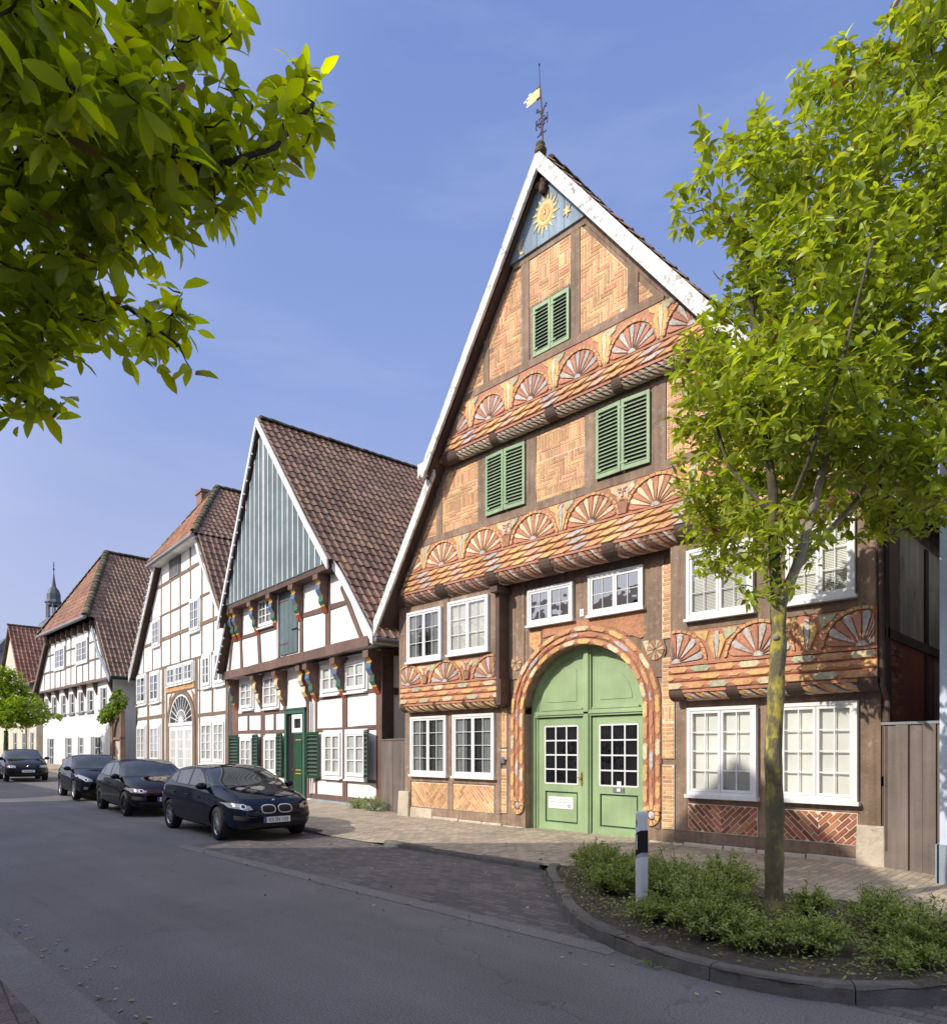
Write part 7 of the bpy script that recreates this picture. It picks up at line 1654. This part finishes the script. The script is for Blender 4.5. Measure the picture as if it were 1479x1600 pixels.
def base_spec(L, W, H, **k):
    h = L / 2; s = dict(L=L, W=W, wr=.315, arch=.36, axles=(h - .78, -h + .85), spokes=7, rim='alloy', plate='', plate_z=.42)
    s['xs'] = [h - .0, h - .05, h - .22, h - .5, h - .85, h - 1.12, h - 1.35, h - 1.75, h - 2.1, h - 2.7, h - 3.2, h - 3.65, h - 3.95, -h + .12, -h + .02, -h]
    s['xs'] = sorted(set(x for x in s['xs'] if x >= -h), reverse=False)
    s['plan'] = [(-h, .80), (-h + .03, .88), (-h + .35, .97), (-h + 1, 1.), (h - 1.2, 1.), (h - .5, .965), (h - .22, .90), (h - .05, .74), (h, .60)]
    s['bot'] = [(-h, .38), (-h + .06, .28), (-h + .5, .19), (0, .17), (h - .6, .18), (h - .08, .20), (h, .28)]
    s['belt'] = [(-h, .86), (-h + .3, .98), (-h + .9, .99), (0, .95), (h - 1.2, .90), (h - .5, .80), (h - .2, .70), (h - .05, .60), (h, .52)]
    s['top'] = [(-h, .88), (-h + .05, 1.0), (-h + .34, H - .30), (-h + .62, H - .13), (-h + 1.1, H - .045), (-h + 1.8, H), (h - 2.15, H - .015), (h - 1.80, H - .11), (h - 1.12, .99), (h - .85, .945), (h - .5, .87), (h - .22, .78), (h - .05, .66), (h, .56)]
    s['cab'] = [(-h, .0), (-h + .02, .35), (-h + .35, 1), (h - 1.75, 1), (h - 1.35, .6), (h - 1.12, .1), (h - 1.0, 0), (h, 0)]
    s['mirror'] = (h - 1.38, .96); s['handles'] = ((h - 2.3, .80), (h - 3.15, .82))
    a0, a1 = h - 1.52, -h + .52
    zb_, zt = .985, H - .125
    s['sidewin'] = [[(h - 1.44, zb_ - .005), (h - 2.33, zb_ + .01), (h - 2.33, zt + .02), (h - 2.10, zt + .015), (h - 1.84, zt - .075)], [(h - 2.41, zb_ + .01), (h - 3.08, zb_ + .025), (h - 3.12, zt - .03), (h - 2.41, zt + .02)], [(h - 3.17, zb_ + .03), (h - 3.60, zb_ + .10), (h - 3.50, zt - .12), (h - 3.21, zt - .045)]]
    t = .007
    s['seams'] = [[(h - 1.36, .26), (h - 1.36 + t, .26), (h - 1.42 + t, .95), (h - 1.42, .95)], [(h - 2.40, .25), (h - 2.40 + t, .25), (h - 2.36 + t, .97), (h - 2.36, .97)], [(h - 3.1, .58), (h - 3.1 + t, .58), (h - 3.13 + t, .99), (h - 3.13, .99)], [(h - 1.42, .245), (h - 3.0, .245), (h - 3.0, .252), (h - 1.42, .252)]]
    w2 = W / 2
    s['screen'] = [(h - 1.15, -w2 * .70), (h - 1.06, 0), (h - 1.15, w2 * .70), (h - 1.25, w2 * .86), (h - 1.48, w2 * .865), (h - 1.93, w2 * .725), (h - 1.97, 0), (h - 1.93, -w2 * .725), (h - 1.48, -w2 * .865), (h - 1.25, -w2 * .86)]
    s['rearscreen'] = [(-h + .14, -w2 * .55), (-h + .14, w2 * .55), (-h + .5, w2 * .5), (-h + .5, -w2 * .5)]
    s['front'] = []
    s['head'] = [(w2 * .50, .62), (w2 * .95, .66), (w2 * .96, .77), (w2 * .62, .72), (w2 * .50, .67)]
    s['lampc'] = (.62, .655); s.update(k); return s
def oval(cy, cz, ry, rz, n=14, p=.7): return [(cy + ry * math.copysign(abs(math.cos(t)) ** p, math.cos(t)), cz + rz * math.copysign(abs(math.sin(t)) ** p, math.sin(t))) for t in [2 * PI * k / n for k in range(n)]]
c1 = base_spec(4.32, 1.77, 1.42, plate='KS SN 103', plate_z=.40, twin=True, badge=.745, steer=R(-6),
    head=[(.46, .60), (.56, .585), (.80, .64), (.84, .73), (.70, .715), (.50, .66)],
    front=[('grille', oval(.165, .60, .145, .082), 'grille_chrome', .006), ('grille', oval(-.165, .60, .145, .082), 'grille_chrome', .006), ('grille_mesh', oval(.165, .60, .125, .065), 'black_matte', .010), ('grille_mesh', oval(-.165, .60, .125, .065), 'black_matte', .010),
           ('air_intake', [(-.62, .27), (.62, .27), (.56, .345), (-.56, .345)], 'black_matte', .004), ('air_intake', [(.54, .40), (.76, .42), (.76, .50), (.56, .47)], 'black_matte', .004), ('air_intake', [(-.54, .40), (-.76, .42), (-.76, .50), (-.56, .47)], 'black_matte', .004)])
car(c1, (-14.02, 6.72, 0), R(-3.5), 'nearest dark navy hatchback with twin oval chrome grilles and silver spoked wheels', 'paint_navy')
c2 = base_spec(4.26, 1.79, 1.46, plate='ZI MP', plate_z=.44, rim='alloy_dark', spokes=5, badge=.665, rocker=1,
    head=[(.50, .66), (.52, .60), (.80, .61), (.86, .70), (.84, .74), (.66, .70)],
    front=[('grille', [(-.52, .63), (.52, .63), (.50, .70), (-.50, .70)], 'black_matte', .004), ('red_trim', [(-.78, .612), (.78, .612), (.78, .624), (-.78, .624)], 'lamp_red', .009), ('air_intake', [(-.72, .25), (.72, .25), (.64, .38), (-.64, .38)], 'black_matte', .004), ('air_intake', [(.5, .42), (.8, .44), (.8, .53), (.52, .50)], 'black_matte', .004), ('air_intake', [(-.5, .42), (-.8, .44), (-.8, .53), (-.52, .50)], 'black_matte', .004)])
car(c2, (-20.15, 7.12, .01), R(-4.6), 'black hatchback with dark wheels and thin red grille line, second in the parked row', 'paint_black')
c3 = base_spec(3.95, 1.72, 1.48, plate='BE', lampc=(.60, .66), plate_z=.40, spokes=8, badge=.735,
    head=[(.42, .60), (.60, .60), (.80, .74), (.80, .84), (.62, .76), (.44, .66)],
    front=[('grille', [(-.30, .655), (.30, .655), (.28, .70), (-.28, .70)], 'black_matte', .004), ('air_intake', [(-.48, .24), (.48, .24), (.38, .36), (-.38, .36)], 'black_matte', .004), ('plate_line', [(-.22, .72), (.22, .72), (.22, .728), (-.22, .728)], 'chrome', .006)], fog=[(.56, .36), (.66, .36), (.66, .44), (.56, .44)])
c3['xs'] = [x for x in c3['xs']]
car(c3, (-25.75, 7.45, .1), R(-5), 'small dark blue three-door hatchback with big swept headlights, third in the parked row', 'paint_black_blue')
c4 = base_spec(3.9, 1.68, 1.44, plate='SO KK 87', plate_z=.45, spokes=7, badge=.66,
    head=[(.44, .60), (.74, .60), (.76, .70), (.46, .70)], front=[('grille', [(-.36, .60), (.36, .60), (.30, .70), (-.30, .70)], 'black_matte', .004), ('air_intake', [(-.6, .26), (.6, .26), (.56, .36), (-.56, .36)], 'black_matte', .004)])
car(c4, (-37.2, 7.75, .31), R(-6), 'black compact car at the far left end of the parked row', 'paint_black')

# ------------------------------------------------------------------ camera, sky and sun
cam = bpy.data.objects.new('camera', bpy.data.cameras.new('camera')); col.objects.link(cam); scene.camera = cam
cam.location = (0, 0, 1.72); cam.rotation_euler = Vector((-.7087, .7055, 0)).to_track_quat('-Z', 'Y').to_euler()
cd = cam.data; cd.sensor_fit = 'HORIZONTAL'; cd.sensor_width = 36; cd.lens = 36 * 1080 / 1479; cd.shift_y = (1171 - 800) / 1479; cd.clip_end = 2000; cd.clip_start = .05
SD = Vector((-.245, -.80, .545)).normalized()
EL = math.asin(SD.z); AZ = math.atan2(SD.x, SD.y)
w = bpy.data.worlds.new('World'); scene.world = w; w.use_nodes = True; nt = w.node_tree; bg = nt.nodes['Background']
sk = nt.nodes.new('ShaderNodeTexSky'); sk.sky_type = 'NISHITA'; sk.sun_disc = False; sk.sun_elevation = EL; sk.sun_rotation = AZ
sk.air_density = 1.0; sk.dust_density = .6; sk.ozone_density = 1.5
hs = nt.nodes.new('ShaderNodeHueSaturation'); hs.inputs['Hue'].default_value = .515; hs.inputs['Saturation'].default_value = .85; hs.inputs['Value'].default_value = 1.0
nt.links.new(sk.outputs[0], hs.inputs['Color']); tc = nt.nodes.new('ShaderNodeTexCoord'); sp = nt.nodes.new('ShaderNodeSeparateXYZ'); nt.links.new(tc.outputs['Generated'], sp.inputs[0])
cr = nt.nodes.new('ShaderNodeValToRGB'); nt.links.new(sp.outputs[2], cr.inputs[0]); e = cr.color_ramp.elements
e[0].position = 0.; e[0].color = (.54, .60, .84, 1); e[1].position = .75; e[1].color = (.195, .305, .69, 1)
for p_, c_ in ((.18, (.49, .55, .83, 1)), (.42, (.31, .42, .79, 1))):
    k_ = e.new(p_); k_.color = c_
ga = nt.nodes.new('ShaderNodeVectorMath'); ga.operation = 'SCALE'; ga.inputs[3].default_value = 1 / .13; nt.links.new(cr.outputs[0], ga.inputs[0])
mxw = nt.nodes.new('ShaderNodeMix'); mxw.data_type = 'RGBA'; mxw.inputs['Factor'].default_value = .9; nt.links.new(hs.outputs[0], mxw.inputs[6]); nt.links.new(ga.outputs[0], mxw.inputs[7])
# brighter, whiter sky around the sun, and thin high haze
dt = nt.nodes.new('ShaderNodeVectorMath'); dt.operation = 'DOT_PRODUCT'; dt.inputs[1].default_value = tuple(SD); nt.links.new(tc.outputs['Generated'], dt.inputs[0])
gm = nt.nodes.new('ShaderNodeMapRange'); gm.interpolation_type = 'SMOOTHSTEP'; gm.inputs['From Min'].default_value = .15; gm.inputs['From Max'].default_value = 1.; nt.links.new(dt.outputs['Value'], gm.inputs['Value'])
ad = nt.nodes.new('ShaderNodeMix'); ad.data_type = 'RGBA'; ad.blend_type = 'ADD'; nt.links.new(gm.outputs[0], ad.inputs['Factor']); nt.links.new(mxw.outputs[2], ad.inputs[6]); ad.inputs[7].default_value = (8.6, 8.2, 7.6, 1)
mpw = nt.nodes.new('ShaderNodeMapping'); mpw.inputs['Scale'].default_value = (1.2, 1.2, 6); nt.links.new(tc.outputs['Generated'], mpw.inputs['Vector'])
nz = nt.nodes.new('ShaderNodeTexNoise'); nz.inputs['Scale'].default_value = 2.2; nz.inputs['Detail'].default_value = 7; nz.inputs['Roughness'].default_value = .6; nt.links.new(mpw.outputs[0], nz.inputs['Vector'])
nr = nt.nodes.new('ShaderNodeMapRange'); nr.inputs['From Min'].default_value = .5; nr.inputs['From Max'].default_value = .85; nr.inputs['To Max'].default_value = .22; nt.links.new(nz.outputs[0], nr.inputs['Value'])
cm = nt.nodes.new('ShaderNodeMix'); cm.data_type = 'RGBA'; nt.links.new(nr.outputs[0], cm.inputs['Factor']); nt.links.new(ad.outputs[2], cm.inputs[6]); cm.inputs[7].default_value = (5.2, 5.6, 6.6, 1)
nt.links.new(cm.outputs[2], bg.inputs['Color']); bg.inputs['Strength'].default_value = .13
su = bpy.data.objects.new('sun', bpy.data.lights.new('sun', 'SUN')); col.objects.link(su); su.data.energy = 4.2; su.data.angle = R(.5); su.data.color = (1, .93, .82)
su.rotation_euler = (-SD).to_track_quat('-Z', 'Y').to_euler(); su.location = (0, -20, 30)
scene.view_settings.view_transform = 'Standard'; scene.view_settings.look = 'None'; scene.view_settings.exposure = 0; scene.view_settings.gamma = 1
scene.cycles.max_bounces = 8; scene.cycles.transparent_max_bounces = 12
